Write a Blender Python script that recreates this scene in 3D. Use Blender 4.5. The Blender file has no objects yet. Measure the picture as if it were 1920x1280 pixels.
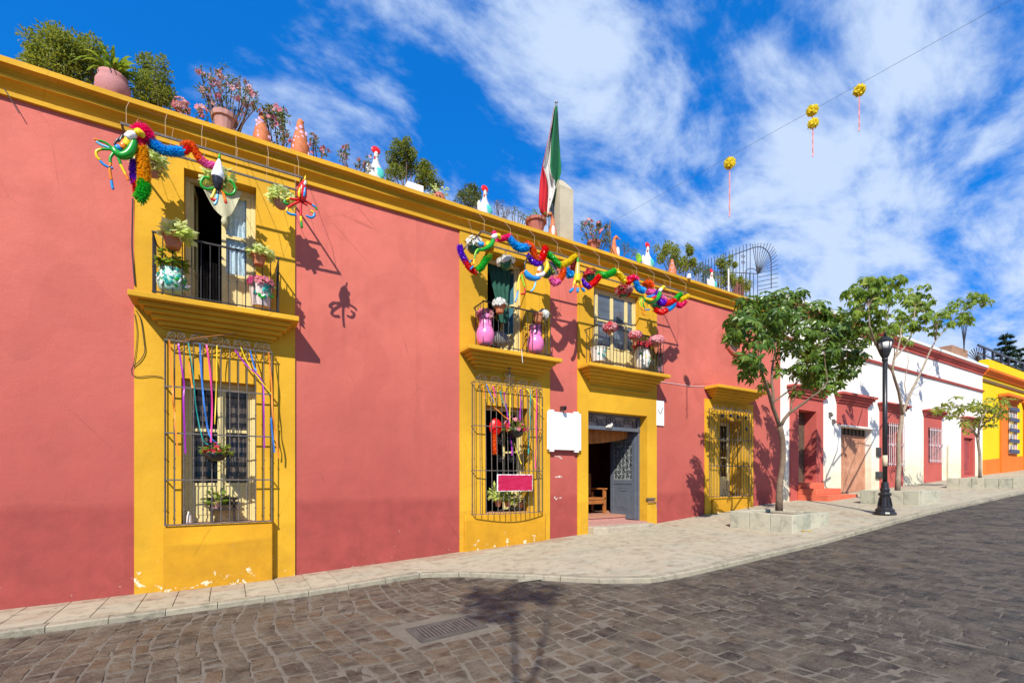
import bpy, math, random
from mathutils import Vector, Matrix, noise as mnoise
R = random.Random(11)
S = bpy.context.scene
COL = S.collection

# ------------------------------------------------------------------ camera, sky, sun, exposure
CZ = 1.72                                   # eye height above the lowest pavement
cam = bpy.data.cameras.new('camera'); cam_o = bpy.data.objects.new('camera', cam); COL.objects.link(cam_o)
cam_o.location = (0, 0, CZ); cam_o.rotation_euler = (math.pi/2, 0, -math.atan2(.5135, .858))
cam.sensor_width = 36; cam.lens = 886/1920*36; cam.shift_y = 255/1920; cam.clip_end = 2000; cam.clip_start = .05
S.camera = cam_o
SUN_DIR = Vector((.408, .49, -.555)).normalized()
w = bpy.data.worlds.new('World'); S.world = w; w.use_nodes = True
nt = w.node_tree; nt.nodes.clear()
def N(t, **k):
    n = nt.nodes.new(t)
    for a, b in k.items(): setattr(n, a, b)
    return n
def L(a, b): nt.links.new(a, b)
sky = N('ShaderNodeTexSky', sky_type='NISHITA', sun_disc=False)
sky.sun_elevation = math.asin(-SUN_DIR.z); sky.sun_rotation = math.atan2(-SUN_DIR.x, -SUN_DIR.y)
sky.air_density = 1.0; sky.dust_density = .3; sky.ozone_density = 4.0; sky.altitude = 1500
hs = N('ShaderNodeMixRGB', blend_type='MULTIPLY'); hs.inputs[0].default_value = 1; hs.inputs[2].default_value = (.06, 1.62, 4.45, 1)   # deep polarised blue of the photograph
gm = N('ShaderNodeGamma'); gm.inputs[1].default_value = .42; L(sky.outputs[0], gm.inputs[0]); L(gm.outputs[0], hs.inputs[1])
tc = N('ShaderNodeTexCoord')
sep = N('ShaderNodeSeparateXYZ'); L(tc.outputs['Generated'], sep.inputs[0])
den = N('ShaderNodeMath', operation='ADD'); den.inputs[1].default_value = .32; L(sep.outputs[2], den.inputs[0])
mx = N('ShaderNodeMath', operation='MAXIMUM'); mx.inputs[1].default_value = .08; L(den.outputs[0], mx.inputs[0])
dx = N('ShaderNodeMath', operation='DIVIDE'); L(sep.outputs[0], dx.inputs[0]); L(mx.outputs[0], dx.inputs[1])
dy = N('ShaderNodeMath', operation='DIVIDE'); L(sep.outputs[1], dy.inputs[0]); L(mx.outputs[0], dy.inputs[1])
cmb = N('ShaderNodeCombineXYZ'); L(dx.outputs[0], cmb.inputs[0]); L(dy.outputs[0], cmb.inputs[1])
mp = N('ShaderNodeMapping'); mp.inputs['Rotation'].default_value = (0, 0, math.radians(-20)); mp.inputs['Scale'].default_value = (1.0, 1.5, 1)
mp.inputs['Location'].default_value = (2.2, 14.8, 0)
L(cmb.outputs[0], mp.inputs[0])
n1 = N('ShaderNodeTexNoise'); n1.inputs['Scale'].default_value = 3.0; n1.inputs['Detail'].default_value = 9; n1.inputs['Roughness'].default_value = .60; n1.inputs['Distortion'].default_value = .25
L(mp.outputs[0], n1.inputs['Vector'])
n2 = N('ShaderNodeTexNoise'); n2.inputs['Scale'].default_value = 7.5; n2.inputs['Detail'].default_value = 7; n2.inputs['Roughness'].default_value = .6
L(mp.outputs[0], n2.inputs['Vector'])
# more cloud towards the street's far end, clearer sky the other way
vd = N('ShaderNodeVectorMath', operation='DOT_PRODUCT'); L(tc.outputs['Generated'], vd.inputs[0]); vd.inputs[1].default_value = (.80, -.30, -.45)
b1 = N('ShaderNodeMath', operation='MULTIPLY_ADD'); L(vd.outputs['Value'], b1.inputs[0]); b1.inputs[1].default_value = .185; b1.inputs[2].default_value = .036
a1 = N('ShaderNodeMath', operation='ADD'); L(n1.outputs['Fac'], a1.inputs[0]); L(b1.outputs[0], a1.inputs[1])
a2 = N('ShaderNodeMath', operation='MULTIPLY_ADD'); L(n2.outputs['Fac'], a2.inputs[0]); a2.inputs[1].default_value = .22; L(a1.outputs[0], a2.inputs[2])
cr = N('ShaderNodeValToRGB'); L(a2.outputs[0], cr.inputs[0])
cr.color_ramp.interpolation = 'EASE'
cr.color_ramp.elements[0].position = .545; cr.color_ramp.elements[0].color = (0, 0, 0, 1)
cr.color_ramp.elements[1].position = .80; cr.color_ramp.elements[1].color = (.95, .95, .95, 1)
mixc = N('ShaderNodeMixRGB'); L(cr.outputs[0], mixc.inputs[0]); L(hs.outputs[0], mixc.inputs[1]); mixc.inputs[2].default_value = (5.9, 7.2, 9.4, 1)
bg = N('ShaderNodeBackground'); bg.inputs['Strength'].default_value = .075; L(mixc.outputs[0], bg.inputs[0])
wo = N('ShaderNodeOutputWorld'); L(bg.outputs[0], wo.inputs[0])
sun = bpy.data.lights.new('sun', 'SUN'); sun.energy = 4.6; sun.angle = math.radians(.5); sun.color = (1, .95, .86)
sun_o = bpy.data.objects.new('sun', sun); COL.objects.link(sun_o); sun_o.location = (-20, -25, 30)
sun_o.rotation_euler = SUN_DIR.to_track_quat('-Z', 'Y').to_euler()
S.view_settings.view_transform = 'Standard'; S.view_settings.look = 'None'; S.view_settings.gamma = 1
S.view_settings.use_curve_mapping = False; S.view_settings.exposure = .55
S.render.engine = 'CYCLES'
S.cycles.max_bounces = 7; S.cycles.transparent_max_bounces = 12

# ------------------------------------------------------------------ survey: a sight line of the photograph met with the plane y = const
def P(px, py, y=9.0):
    u = px-960; X = .5135*886+.858*u; Y = .858*886-.5135*u
    return Vector((y*X/Y, y, CZ+y*(895-py)/Y))
def PX(px, y=9.0): return P(px, 895, y).x
def onground(px, py):
    u = px-960; X = .5135*886+.858*u; Y = .858*886-.5135*u; y = 6
    for _ in range(40):
        y = .5*y+.5*((CZ-gz(y*X/Y))*Y/(py-895))
    return Vector((y*X/Y, y, gz(y*X/Y)))
GP = [(-30, -.45), (-2.65, -.06), (.98, .02), (4.1, .17), (7.2, .33), (9.95, .475), (15, .85), (24.3, 1.31), (35.5, 1.86), (60, 3.0), (200, 9)]
def gz(x):
    for (a, za), (b, zb) in zip(GP, GP[1:]):
        if x <= b: return za+(zb-za)*(x-a)/(b-a)
    return GP[-1][1]
def px_of(p):
    f = p[0]*.5135+p[1]*.858
    if f < .05: return None
    r = p[0]*.858-p[1]*.5135
    return 960+886*r/f, 895-886*(p[2]-CZ)/f, f

# ------------------------------------------------------------------ object helpers
def worg(o):
    v = Vector((0, 0, 0))
    while o is not None: v = v+o.location; o = o.parent
    return v
def tag(o, label=None, cat=None, group=None, kind=None):
    if label: o['label'] = label
    if cat: o['category'] = cat
    if group: o['group'] = group
    if kind: o['kind'] = kind
    return o
def thing(name, label, cat, loc=(0, 0, 0), group=None):
    o = bpy.data.objects.new(name, None); COL.objects.link(o); o.location = loc; o.empty_display_size = .1
    return tag(o, label, cat, group)
class MB:
    def __init__(s): s.v = []; s.f = []; s.m = []; s.t = []; s.tone = 0.0
    def add(s, vs, fs, mi=0):
        b = len(s.v); s.v += [tuple(v) for v in vs]; s.t += [s.tone]*len(vs)
        for f in fs: s.f.append([b+i for i in f]); s.m.append(mi)
        return s
    def box(s, x0, x1, y0, y1, z0, z1, mi=0):
        return s.add([(x0,y0,z0),(x1,y0,z0),(x1,y1,z0),(x0,y1,z0),(x0,y0,z1),(x1,y0,z1),(x1,y1,z1),(x0,y1,z1)],
                     [(0,3,2,1),(4,5,6,7),(0,1,5,4),(1,2,6,5),(2,3,7,6),(3,0,4,7)], mi)
    def obox(s, c, ax, ay, az, mi=0):
        c, ax, ay, az = Vector(c), Vector(ax), Vector(ay), Vector(az)
        vs = [c+i*ax+j*ay+k*az for k in (-1,1) for i, j in ((-1,-1),(1,-1),(1,1),(-1,1))]
        return s.add(vs, [(0,3,2,1),(4,5,6,7),(0,1,5,4),(1,2,6,5),(2,3,7,6),(3,0,4,7)], mi)
    def bar(s, a, b, r, mi=0, n=4): return s.tube([a, b], r, n, mi)
    def tube(s, pts, r, n=6, mi=0, cap=True):
        pts = [Vector(p) for p in pts]; rs = r if isinstance(r, (list, tuple)) else [r]*len(pts)
        vs = []; up = Vector((0, 0, 1)); prev = None
        for i, p in enumerate(pts):
            d = (pts[min(i+1, len(pts)-1)]-pts[max(i-1, 0)])
            d = d.normalized() if d.length > 1e-9 else up
            if prev is None:
                a = d.cross(up) if abs(d.z) < .95 else d.cross(Vector((1, 0, 0)))
            else: a = prev-d*prev.dot(d)
            if a.length < 1e-6: a = d.orthogonal()
            a.normalize(); b = d.cross(a); prev = a
            for k in range(n):
                t = 2*math.pi*(k+.5)/n; vs.append(p+(a*math.cos(t)+b*math.sin(t))*rs[i])
        fs = []
        for i in range(len(pts)-1):
            for k in range(n): fs.append((i*n+k, i*n+(k+1)%n, (i+1)*n+(k+1)%n, (i+1)*n+k))
        if cap: fs.append(tuple(range(n))[::-1]); fs.append(tuple(range((len(pts)-1)*n, len(pts)*n)))
        return s.add(vs, fs, mi)
    def lathe(s, prof, c, n=12, mi=0, sx=1, sy=1, axis=None):
        c = Vector(c); vs = []; fs = []
        for r, z in prof:
            for k in range(n):
                t = 2*math.pi*k/n; vs.append(Vector((r*math.cos(t)*sx, r*math.sin(t)*sy, z)))
        if axis is not None:
            q = Vector((0, 0, 1)).rotation_difference(Vector(axis)); vs = [q @ v for v in vs]
        vs = [v+c for v in vs]
        for i in range(len(prof)-1):
            for k in range(n): fs.append((i*n+k, i*n+(k+1)%n, (i+1)*n+(k+1)%n, (i+1)*n+k))
        fs.append(tuple(range(n))[::-1]); fs.append(tuple(range((len(prof)-1)*n, len(prof)*n)))
        return s.add(vs, fs, mi)
    def ball(s, c, rx, ry=None, rz=None, nu=10, nv=6, mi=0, jit=0):
        ry = ry or rx; rz = rz or rx
        prof = [(math.sin(math.pi*i/nv)+1e-4, -math.cos(math.pi*i/nv)) for i in range(nv+1)]
        b = len(s.v); s.lathe(prof, (0, 0, 0), nu, mi)
        for i in range(b, len(s.v)):
            x, y, z = s.v[i]; k = 1+R.uniform(-jit, jit)
            s.v[i] = (c[0]+x*rx*k, c[1]+y*ry*k, c[2]+z*rz*k)
        return s
    def prism(s, poly, a, b, ax='x', mi=0):
        # polygon in the plane across an axis, swept from a to b
        def pt(u, v, t): return {'x': (t, u, v), 'y': (u, t, v), 'z': (u, v, t)}[ax]
        n = len(poly); vs = [pt(u, v, a) for u, v in poly]+[pt(u, v, b) for u, v in poly]
        fs = [(i, (i+1) % n, n+(i+1) % n, n+i) for i in range(n)]+[tuple(range(n))[::-1], tuple(range(n, 2*n))]
        return s.add(vs, fs, mi)
    def leaf(s, p, d, up, ln, wd, mi=0, droop=.25, tone=None):
        d = Vector(d).normalized(); up = Vector(up); sd = d.cross(up)
        if sd.length < 1e-4: sd = d.orthogonal()
        sd.normalize(); nn = sd.cross(d)
        p = Vector(p); m = p+d*ln*.5+nn*ln*.06; t = p+d*ln-nn*ln*droop
        if tone is not None: o, s.tone = s.tone, tone
        s.add([p, m+sd*wd*.5-nn*wd*.16, t, m-sd*wd*.5-nn*wd*.16, m], [(0, 1, 4), (1, 2, 4), (2, 3, 4), (3, 0, 4)], mi)
        if tone is not None: s.tone = o
        return s
    def mesh(s, name, mats, org=Vector((0, 0, 0)), smooth=False):
        me = bpy.data.meshes.new(name)
        me.from_pydata([(v[0]-org[0], v[1]-org[1], v[2]-org[2]) for v in s.v], [], s.f)
        mats = mats if isinstance(mats, (list, tuple)) else [mats]
        for m in mats: me.materials.append(m)
        if len(mats) > 1: me.polygons.foreach_set('material_index', s.m)
        if smooth: me.polygons.foreach_set('use_smooth', [True]*len(s.f))
        if any(s.t):
            a = me.attributes.new('tone', 'FLOAT', 'POINT'); a.data.foreach_set('value', s.t)
        me.update(); return me
    def build(s, name, mats, parent=None, smooth=False, bevel=0, label=None, kind=None, base=None):
        org = worg(parent) if parent is not None else Vector((0, 0, 0))
        if parent is None and base is not None: org = Vector(base)
        o = bpy.data.objects.new(name, s.mesh(name, mats, org, smooth)); COL.objects.link(o); o.parent = parent
        if parent is None: o.location = org
        if bevel:
            b = o.modifiers.new('bevel', 'BEVEL'); b.width = bevel; b.segments = 2; b.limit_method = 'ANGLE'
        if label: o['label'] = label
        if kind: o['kind'] = kind
        return o
def place(name, me, parent, loc, rot=None, scale=None):
    o = bpy.data.objects.new(name, me); COL.objects.link(o); o.parent = parent
    o.location = Vector(loc)-worg(parent) if parent is not None else loc
    if rot is not None: o.rotation_euler = rot
    if scale is not None: o.scale = scale
    return o
def spline(pts, k=6):
    pts = [Vector(p) for p in pts]
    if len(pts) < 3: return [pts[0].lerp(pts[1], i/k) for i in range(k+1)]
    out = []
    for i in range(len(pts)-1):
        p0 = pts[max(i-1, 0)]; p1 = pts[i]; p2 = pts[i+1]; p3 = pts[min(i+2, len(pts)-1)]
        for j in range(k):
            t = j/k; out.append(.5*((2*p1)+(p2-p0)*t+(2*p0-5*p1+4*p2-p3)*t*t+(3*p1-p0-3*p2+p3)*t**3))
    return out+[pts[-1]]

# ------------------------------------------------------------------ materials
def newmat(name):
    m = bpy.data.materials.new(name); m.use_nodes = True; t = m.node_tree; t.nodes.clear()
    o = t.nodes.new('ShaderNodeOutputMaterial'); b = t.nodes.new('ShaderNodeBsdfPrincipled'); t.links.new(b.outputs[0], o.inputs[0])
    return m, t, b, o
class G:
    """short hand for building one node tree"""
    def __init__(s, t): s.t = t
    def n(s, ty, ins=None, **k):
        nd = s.t.nodes.new(ty)
        for a, b in k.items(): setattr(nd, a, b)
        for a, b in (ins or {}).items():
            if hasattr(b, 'is_output'): s.t.links.new(b, nd.inputs[a])
            else: nd.inputs[a].default_value = b
        return nd
    def math(s, op, a, b=0, c=0, clamp=False):
        return s.n('ShaderNodeMath', {0: a, 1: b, 2: c}, operation=op, use_clamp=clamp).outputs[0]
    def noise(s, sc, det=4, ro=.55, vec=None, dist=0):
        d = {'Scale': sc, 'Detail': det, 'Roughness': ro, 'Distortion': dist}
        if vec is not None: d['Vector'] = vec
        return s.n('ShaderNodeTexNoise', d).outputs['Fac']
    def mix(s, f, a, b, bt='MIX'):
        def c(v): return (*v, 1) if isinstance(v, tuple) and len(v) == 3 else v
        return s.n('ShaderNodeMixRGB', {0: f, 1: c(a), 2: c(b)}, blend_type=bt).outputs[0]
    def step(s, v, a, b, lo=0., hi=1.):
        return s.n('ShaderNodeMapRange', {0: v, 1: a, 2: b, 3: lo, 4: hi}).outputs[0]
    def vec(s, v, sc):
        return s.n('ShaderNodeMapping', {'Vector': v, 'Scale': sc}).outputs[0]
    def bump(s, h, st, d=.01, nrm=None):
        k = {'Height': h, 'Strength': st, 'Distance': d}
        if nrm is not None: k['Normal'] = nrm
        return s.n('ShaderNodeBump', k).outputs[0]
def C(h):
    h = h.lstrip('#'); r = [int(h[i:i+2], 16)/255 for i in (0, 2, 4)]
    return tuple(c/12.92 if c <= .04045 else ((c+.055)/1.055)**2.4 for c in r)
def mul(c, k): return tuple(min(1, x*k) for x in c)
_mc = {}
def M(name, col, rough=.7, var=.16, scale=9, bump=.15, metal=0, spec=.4, col2=None, trans=0, sheen=0):
    if name in _mc: return _mc[name]
    m, t, b, o = newmat(name); g = G(t)
    p = g.n('ShaderNodeNewGeometry').outputs['Position']
    f = g.noise(scale, 6, .62, p); f2 = g.noise(scale*7, 3, .6, p)
    c = g.mix(g.step(f, .3, .7), mul(col, 1-var), col2 or mul(col, 1+var))
    c = g.mix(g.step(f2, .42, .75, 0, .35), c, mul(col, .62))
    t.links.new(c, b.inputs['Base Color'])
    b.inputs['Metallic'].default_value = metal; b.inputs['Specular IOR Level'].default_value = spec
    t.links.new(g.step(f2, .2, .8, max(rough-.1, .03), min(rough+.1, 1)), b.inputs['Roughness'])
    if bump: t.links.new(g.bump(f2, bump, .006), b.inputs['Normal'])
    if trans:
        tr = g.n('ShaderNodeBsdfTranslucent', {0: c}); mxs = g.n('ShaderNodeMixShader', {0: trans, 1: b.outputs[0], 2: tr.outputs[0]})
        t.links.new(mxs.outputs[0], o.inputs[0])
    _mc[name] = m; return m
def leafmat(name, c1, c2, c3, trans=.3, rough=.42):
    m, t, b, o = newmat(name); g = G(t)
    at = g.n('ShaderNodeAttribute', attribute_name='tone').outputs['Fac']; rd = g.n('ShaderNodeObjectInfo').outputs['Random']
    f = g.math('FRACT', g.math('ADD', at, rd))
    cr = g.n('ShaderNodeValToRGB', {0: f}).color_ramp
    cr.elements[0].color = (*c1, 1); cr.elements[1].color = (*c3, 1); e = cr.elements.new(.6); e.color = (*c2, 1)
    c = [n for n in t.nodes if n.bl_idname == 'ShaderNodeValToRGB'][0].outputs[0]
    p = g.n('ShaderNodeNewGeometry').outputs['Position']
    c = g.mix(g.step(g.noise(30, 3, .6, p), .3, .75, 0, .35), c, mul(c1, .7))
    t.links.new(c, b.inputs['Base Color']); b.inputs['Roughness'].default_value = rough; b.inputs['Specular IOR Level'].default_value = .45
    tr = g.n('ShaderNodeBsdfTranslucent', {0: g.mix(.5, c, mul(c3, 1.5))})
    t.links.new(g.n('ShaderNodeMixShader', {0: trans, 1: b.outputs[0], 2: tr.outputs[0]}).outputs[0], o.inputs[0])
    return m
def plaster(name, top, low=None, zl=None, chips=1.0, chipz=(0, 1.2), chipcol=(.72, .66, .55), var=.12, slope=0, ragged=.1, soft=.03, bleach=None):
    m, t, b, o = newmat(name); g = G(t)
    geo = g.n('ShaderNodeNewGeometry'); p = geo.outputs['Position']
    sx = g.n('ShaderNodeSeparateXYZ', {0: p}); z = sx.outputs[2]; x = sx.outputs[0]
    zr = g.math('SUBTRACT', z, g.math('MULTIPLY', x, slope)) if slope else z
    big = g.noise(.55, 4, .55, p); mid = g.noise(3.1, 6, .6, p); fine = g.noise(42, 5, .62, p)
    c = g.mix(g.step(big, .32, .68), mul(top, 1-var), mul(top, 1+var))
    c = g.mix(g.step(mid, .35, .75, 0, .22), c, mul(top, .72))
    if low:
        edge = g.math('ADD', zr, g.math('MULTIPLY', g.math('SUBTRACT', g.noise(1.3, 5, .55, p), .5), ragged))
        lc = g.mix(g.step(mid, .3, .7), mul(low, .88), mul(low, 1.12))
        if bleach:       # older sun-bleached paint, patchy, deeper in colour lower down
            e2 = g.math('ADD', zr, g.math('MULTIPLY', g.math('SUBTRACT', g.noise(.7, 5, .6, p), .5), 2.2))
            c = g.mix(g.step(e2, bleach[0], bleach[1], 0, bleach[2]), c, lc)
        c = g.mix(g.step(edge, zl+soft, zl-soft), c, lc)
    # rain streaks, running down
    st = g.noise(1.0, 5, .6, g.vec(p, (4.2, 4.2, .22)))
    c = g.mix(g.step(st, .55, .82, 0, .18), c, mul(low or top, .6))
    st2 = g.noise(1.0, 5, .6, g.vec(p, (6.1, 6.1, .5)))
    c = g.mix(g.step(st2, .6, .85, 0, .10), c, mul(top, 1.3))
    # patch repairs and hairline marks
    pt = g.noise(.8, 2, .4, p, .8); c = g.mix(g.step(pt, .60, .615, 0, .10), c, mul(low or top, .8))
    hv = g.n('ShaderNodeTexVoronoi', {'Vector': p, 'Scale': .9}, feature='DISTANCE_TO_EDGE').outputs['Distance']
    c = g.mix(g.math('MULTIPLY', g.step(g.math('ADD', hv, g.math('MULTIPLY', mid, .03)), .022, .016), g.step(big, .5, .62, 0, .35)), c, mul(low or top, .45))
    # splash and grime near the pavement, as patches
    gr = g.math('MULTIPLY', g.step(zr, chipz[0]+.5, chipz[0], 0, 1), g.step(g.noise(2.6, 6, .65, p), .42, .7))
    c = g.mix(g.math('MULTIPLY', gr, .45), c, mul(low or top, .5))
    # flaked paint
    ch = g.noise(5.5, 7, .72, p); msk = g.step(zr, chipz[1], chipz[0], 0, .17)
    th = g.math('SUBTRACT', .76, g.math('MULTIPLY', msk, chips))
    cf = g.step(g.math('SUBTRACT', ch, th), 0, .012)
    ch2 = g.noise(19, 3, .6, p); cf2 = g.step(g.math('SUBTRACT', ch2, g.math('SUBTRACT', .80, g.math('MULTIPLY', msk, .4))), 0, .02)
    cf = g.math('MAXIMUM', cf, cf2)
    c = g.mix(cf, c, chipcol)
    t.links.new(c, b.inputs['Base Color']); b.inputs['Specular IOR Level'].default_value = .25
    t.links.new(g.step(mid, .2, .8, .72, .92), b.inputs['Roughness'])
    h = g.math('ADD', g.math('MULTIPLY', mid, 1.6), g.math('SUBTRACT', g.math('MULTIPLY', fine, .35), g.math('MULTIPLY', cf, .25)))
    t.links.new(g.bump(h, .35, .02), b.inputs['Normal'])
    return m
def stonemat(name, cols, streak, rough=(.45, .8), sc=1, bump=.6, sand=None):
    m, t, b, o = newmat(name); g = G(t)
    at = g.n('ShaderNodeAttribute', attribute_name='tone').outputs['Fac']
    rmp = g.n('ShaderNodeValToRGB', {0: at}); cr = rmp.color_ramp; cr.interpolation = 'LINEAR'
    while len(cr.elements) < len(cols): cr.elements.new(.5)
    for i, c in enumerate(cols): cr.elements[i].position = i/(len(cols)-1); cr.elements[i].color = (*c, 1)
    p = g.n('ShaderNodeNewGeometry').outputs['Position']
    f1 = g.noise(7*sc, 7, .68, p, .4); f2 = g.noise(38*sc, 5, .65, p); f3 = g.noise(2.2*sc, 5, .6, p)
    c = g.mix(g.step(f1, .38, .7, 0, .8), rmp.outputs[0], g.mix(.5, rmp.outputs[0], streak))
    c = g.mix(g.step(f1, .5, .3, 0, .7), c, mul(cols[0], .45))
    c = g.mix(g.step(f2, .52, .75, 0, .5), c, mul(streak, .9))
    c = g.mix(g.step(f3, .5, .72, 0, .45), c, streak)
    c = g.mix(g.step(g.noise(1.05, 6, .66, p), .52, .74, 0, .42), c, mul(cols[0], .8))
    if sand: c = g.mix(g.math('MULTIPLY', g.step(g.n('ShaderNodeSeparateXYZ', {0: p}).outputs[0], 8.5, 1.0), g.step(g.noise(3.3, 6, .65, p), .42, .66, 0, .62)), c, sand)
    t.links.new(c, b.inputs['Base Color']); b.inputs['Specular IOR Level'].default_value = .22
    t.links.new(g.step(f2, .3, .7, rough[0], rough[1]), b.inputs['Roughness'])
    h = g.math('ADD', f1, g.math('MULTIPLY', f2, .5))
    t.links.new(g.bump(h, bump, .03), b.inputs['Normal'])
    return m
def glassmat(name, tint, refl=.035):
    m, t, b, o = newmat(name); g = G(t); t.nodes.remove(b)
    tr = g.n('ShaderNodeBsdfTransparent', {0: (*tint, 1)}); gl = g.n('ShaderNodeBsdfGlossy', {0: (.62, .60, .56, 1), 'Roughness': .03})
    p = g.n('ShaderNodeNewGeometry').outputs['Position']
    t.links.new(g.bump(g.noise(1.7, 2, .5, p), .25, .02), gl.inputs['Normal'])
    fr = g.n('ShaderNodeLayerWeight', {0: .32}).outputs['Facing']
    f = g.math('ADD', g.math('MULTIPLY', fr, .30), refl)
    t.links.new(g.n('ShaderNodeMixShader', {0: f, 1: tr.outputs[0], 2: gl.outputs[0]}).outputs[0], o.inputs[0])
    return m

PINK_U = (.572, .142, .106); PINK_L = (.325, .062, .051); YEL = (.62, .333, .019); CREAM = (.68, .56, .25)
m_pink = plaster('salmon_plaster', PINK_U, PINK_L, 1.30, chips=.62, chipcol=(.60, .50, .42), chipz=(.1, 2.0), slope=.0, ragged=.08, soft=.07, bleach=(5.0, .8, .85))
m_yel = plaster('ochre_plaster', YEL, mul(YEL, .94), .9, chips=1.15, chipz=(-.02, .85), chipcol=(.75, .66, .45), slope=.03, var=.17)
m_sill = plaster('deep_ochre_plaster', (.575, .285, .012), (.53, .26, .012), .7, chips=1.2, chipz=(-.02, .85), chipcol=(.75, .66, .45), slope=.03, var=.22)  # sill blocks slightly deeper and more orange than the bays
m_white = plaster('white_plaster', (.80, .77, .70), (.74, .66, .47), 1.5, chips=.3, chipz=(.6, 2.2), var=.05, slope=.048, ragged=1.0, soft=.7)
m_redtrim = plaster('red_trim_plaster', (.46, .095, .075), None, None, chips=.5, chipz=(.6, 2.2))
m_byel = plaster('bright_yellow_plaster', (.82, .53, .004), None, None, chips=.2, chipz=(1.5, 2.2), var=.06)
m_orange = plaster('orange_plaster', (.72, .17, .02), None, None, chips=.3, chipz=(1.5, 2.2))
m_iron = M('wrought_iron', (.035, .032, .032), .55, .3, 20, .2, .3)
m_rust = M('weathered_iron', (.13, .11, .095), .7, .35, 14, .3, .2)
m_cream = M('cream_painted_wood', CREAM, .55, .08, 5, .15)
m_greywood = M('grey_painted_door', (.10, .115, .14), .5, .12, 6, .12)
m_dkwood = M('dark_weathered_wood', (.10, .065, .04), .75, .35, 7, .4)
m_wood = M('varnished_wood', (.34, .12, .03), .4, .25, 6, .2)
m_terra = M('terracotta', (.50, .17, .07), .8, .14, 7, .25)
m_terrapale = M('dusty_terracotta', (.45, .23, .19), .85, .16, 7, .3)
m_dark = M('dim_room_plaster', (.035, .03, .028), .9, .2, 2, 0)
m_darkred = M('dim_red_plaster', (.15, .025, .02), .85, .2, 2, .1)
m_pane = glassmat('window_glass', (.72, .70, .66))
m_black = M('black_paint', (.018, .018, .02), .38, .2, 10, .1, .0, .5)
m_whitep = M('white_paint', (.80, .80, .79), .5, .04, 4, .05)
m_bark = M('grey_brown_bark', (.17, .115, .075), .9, .3, 9, .9)
m_twig = M('brown_twig', (.15, .095, .06), .9, .3, 12, .4)
m_soil = M('dry_soil', (.13, .09, .06), .95, .35, 8, .8)
m_leaf = leafmat('glossy_dark_leaf', (.048, .105, .013), (.105, .195, .022), (.21, .31, .038), .42, .32)
m_leafb = leafmat('bright_leaf', (.095, .185, .014), (.18, .28, .022), (.34, .40, .04), .45, .45)
m_leafp = leafmat('thin_olive_leaf', (.12, .19, .018), (.25, .31, .03), (.42, .40, .05), .45, .5)
m_conif = leafmat('conifer_spray', (.06, .11, .015), (.17, .22, .022), (.36, .36, .04), .4, .6)
m_shrub = leafmat('small_shrub_leaf', (.05, .095, .018), (.13, .18, .035), (.25, .26, .08), .35, .55)
m_lettuce = leafmat('pale_green_leaf', (.42, .58, .06), (.68, .78, .17), (.88, .90, .46), .5, .5)
m_pine = leafmat('pine_needles', (.022, .050, .022), (.04, .085, .032), (.07, .12, .04), .2, .7)
def solid(n, c, r=.45): return M(n, c, r, .1, 12, .05, trans=.35 if 'tinsel' in n or 'petal' in n else 0)
cR = solid('red_tinsel', (.90, .012, .012), .3); cO = solid('orange_tinsel', (.95, .15, .012), .3); cY = solid('yellow_tinsel', (.95, .72, .01), .3); cG = solid('green_tinsel', (.03, .58, .04), .3)
cB = solid('blue_tinsel', (.012, .46, .95), .3); cV = solid('violet_tinsel', (.20, .02, .72), .3); cP = solid('pink_tinsel', (.95, .18, .52), .3); cM = solid('magenta_tinsel', (.92, .01, .18), .3)
cA = solid('amber_tinsel', (.92, .48, .012), .3); cW = solid('white_vinyl', (.82, .82, .80), .3); cK = solid('black_vinyl', (.02, .02, .025), .3); cDR = solid('dark_red_petal', (.32, .02, .02))
vG = solid('green_vinyl', (.01, .30, .02), .3); vB = solid('blue_vinyl', (.02, .25, .62), .3); vY = solid('yellow_vinyl', (.85, .56, .01), .3); vO = solid('orange_vinyl', (.85, .20, .01), .3); vR = solid('red_vinyl', (.65, .012, .012), .3)
vLG = solid('lime_vinyl', (.30, .60, .03), .3); vLB = solid('light_blue_vinyl', (.16, .50, .75), .3)
pW = solid('white_petal', (.80, .80, .74), .7); pP = solid('pink_petal', (.75, .24, .28), .7); pR = solid('red_petal', (.62, .03, .05), .7); pL = solid('light_pink_petal', (.78, .42, .42), .7); pM = solid('magenta_petal', (.62, .07, .22), .7)
m_greenpot = solid('green_glazed_clay', (.012, .12, .055), .25); m_tealp = solid('teal_paint', (.02, .34, .28), .4); m_pinkglaze = solid('pink_glazed_clay', (.78, .19, .42), .3)
m_bone = M('off_white_glaze', (.70, .64, .55), .45, .1, 8, .1)
# ------------------------------------------------------------------ ground, road, pavement
KERB = [(-14, 7.66), (2.75, 7.62), (3.3, 7.25), (4.04, 6.38), (4.75, 5.40), (5.35, 4.92), (6.2, 4.83), (30, 4.78), (66, 4.75)]
def kout(x):
    for (a, ya), (b, yb) in zip(KERB, KERB[1:]):
        if x <= b: return ya+(yb-ya)*(x-a)/(b-a)
    return KERB[-1][1]
def kin(x):
    s = (kout(x+.05)-kout(x-.05))/.1
    return kout(x)+.17*math.sqrt(1+s*s)
def sheet(name, mat, xs, ya, yb, dz, kind='structure'):
    mb = MB()
    vs = []
    for x in xs: vs += [(x, ya(x), gz(x)+dz), (x, yb(x), gz(x)+dz)]
    mb.add(vs, [(2*i, 2*i+2, 2*i+3, 2*i+1) for i in range(len(xs)-1)])
    return mb.build(name, mat, kind=kind)
XS = [-14, -8, -5, -2.65, -1, .98, 2.75, 3.3, 4.04, 4.75, 5.35, 6.2, 7.2, 8.5, 9.95, 12, 15, 20, 24.3, 30, 35.5, 45, 60, 66]
m_earth = M('packed_earth', (.17, .14, .105), .95, .3, 1.2, .6)
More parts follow.
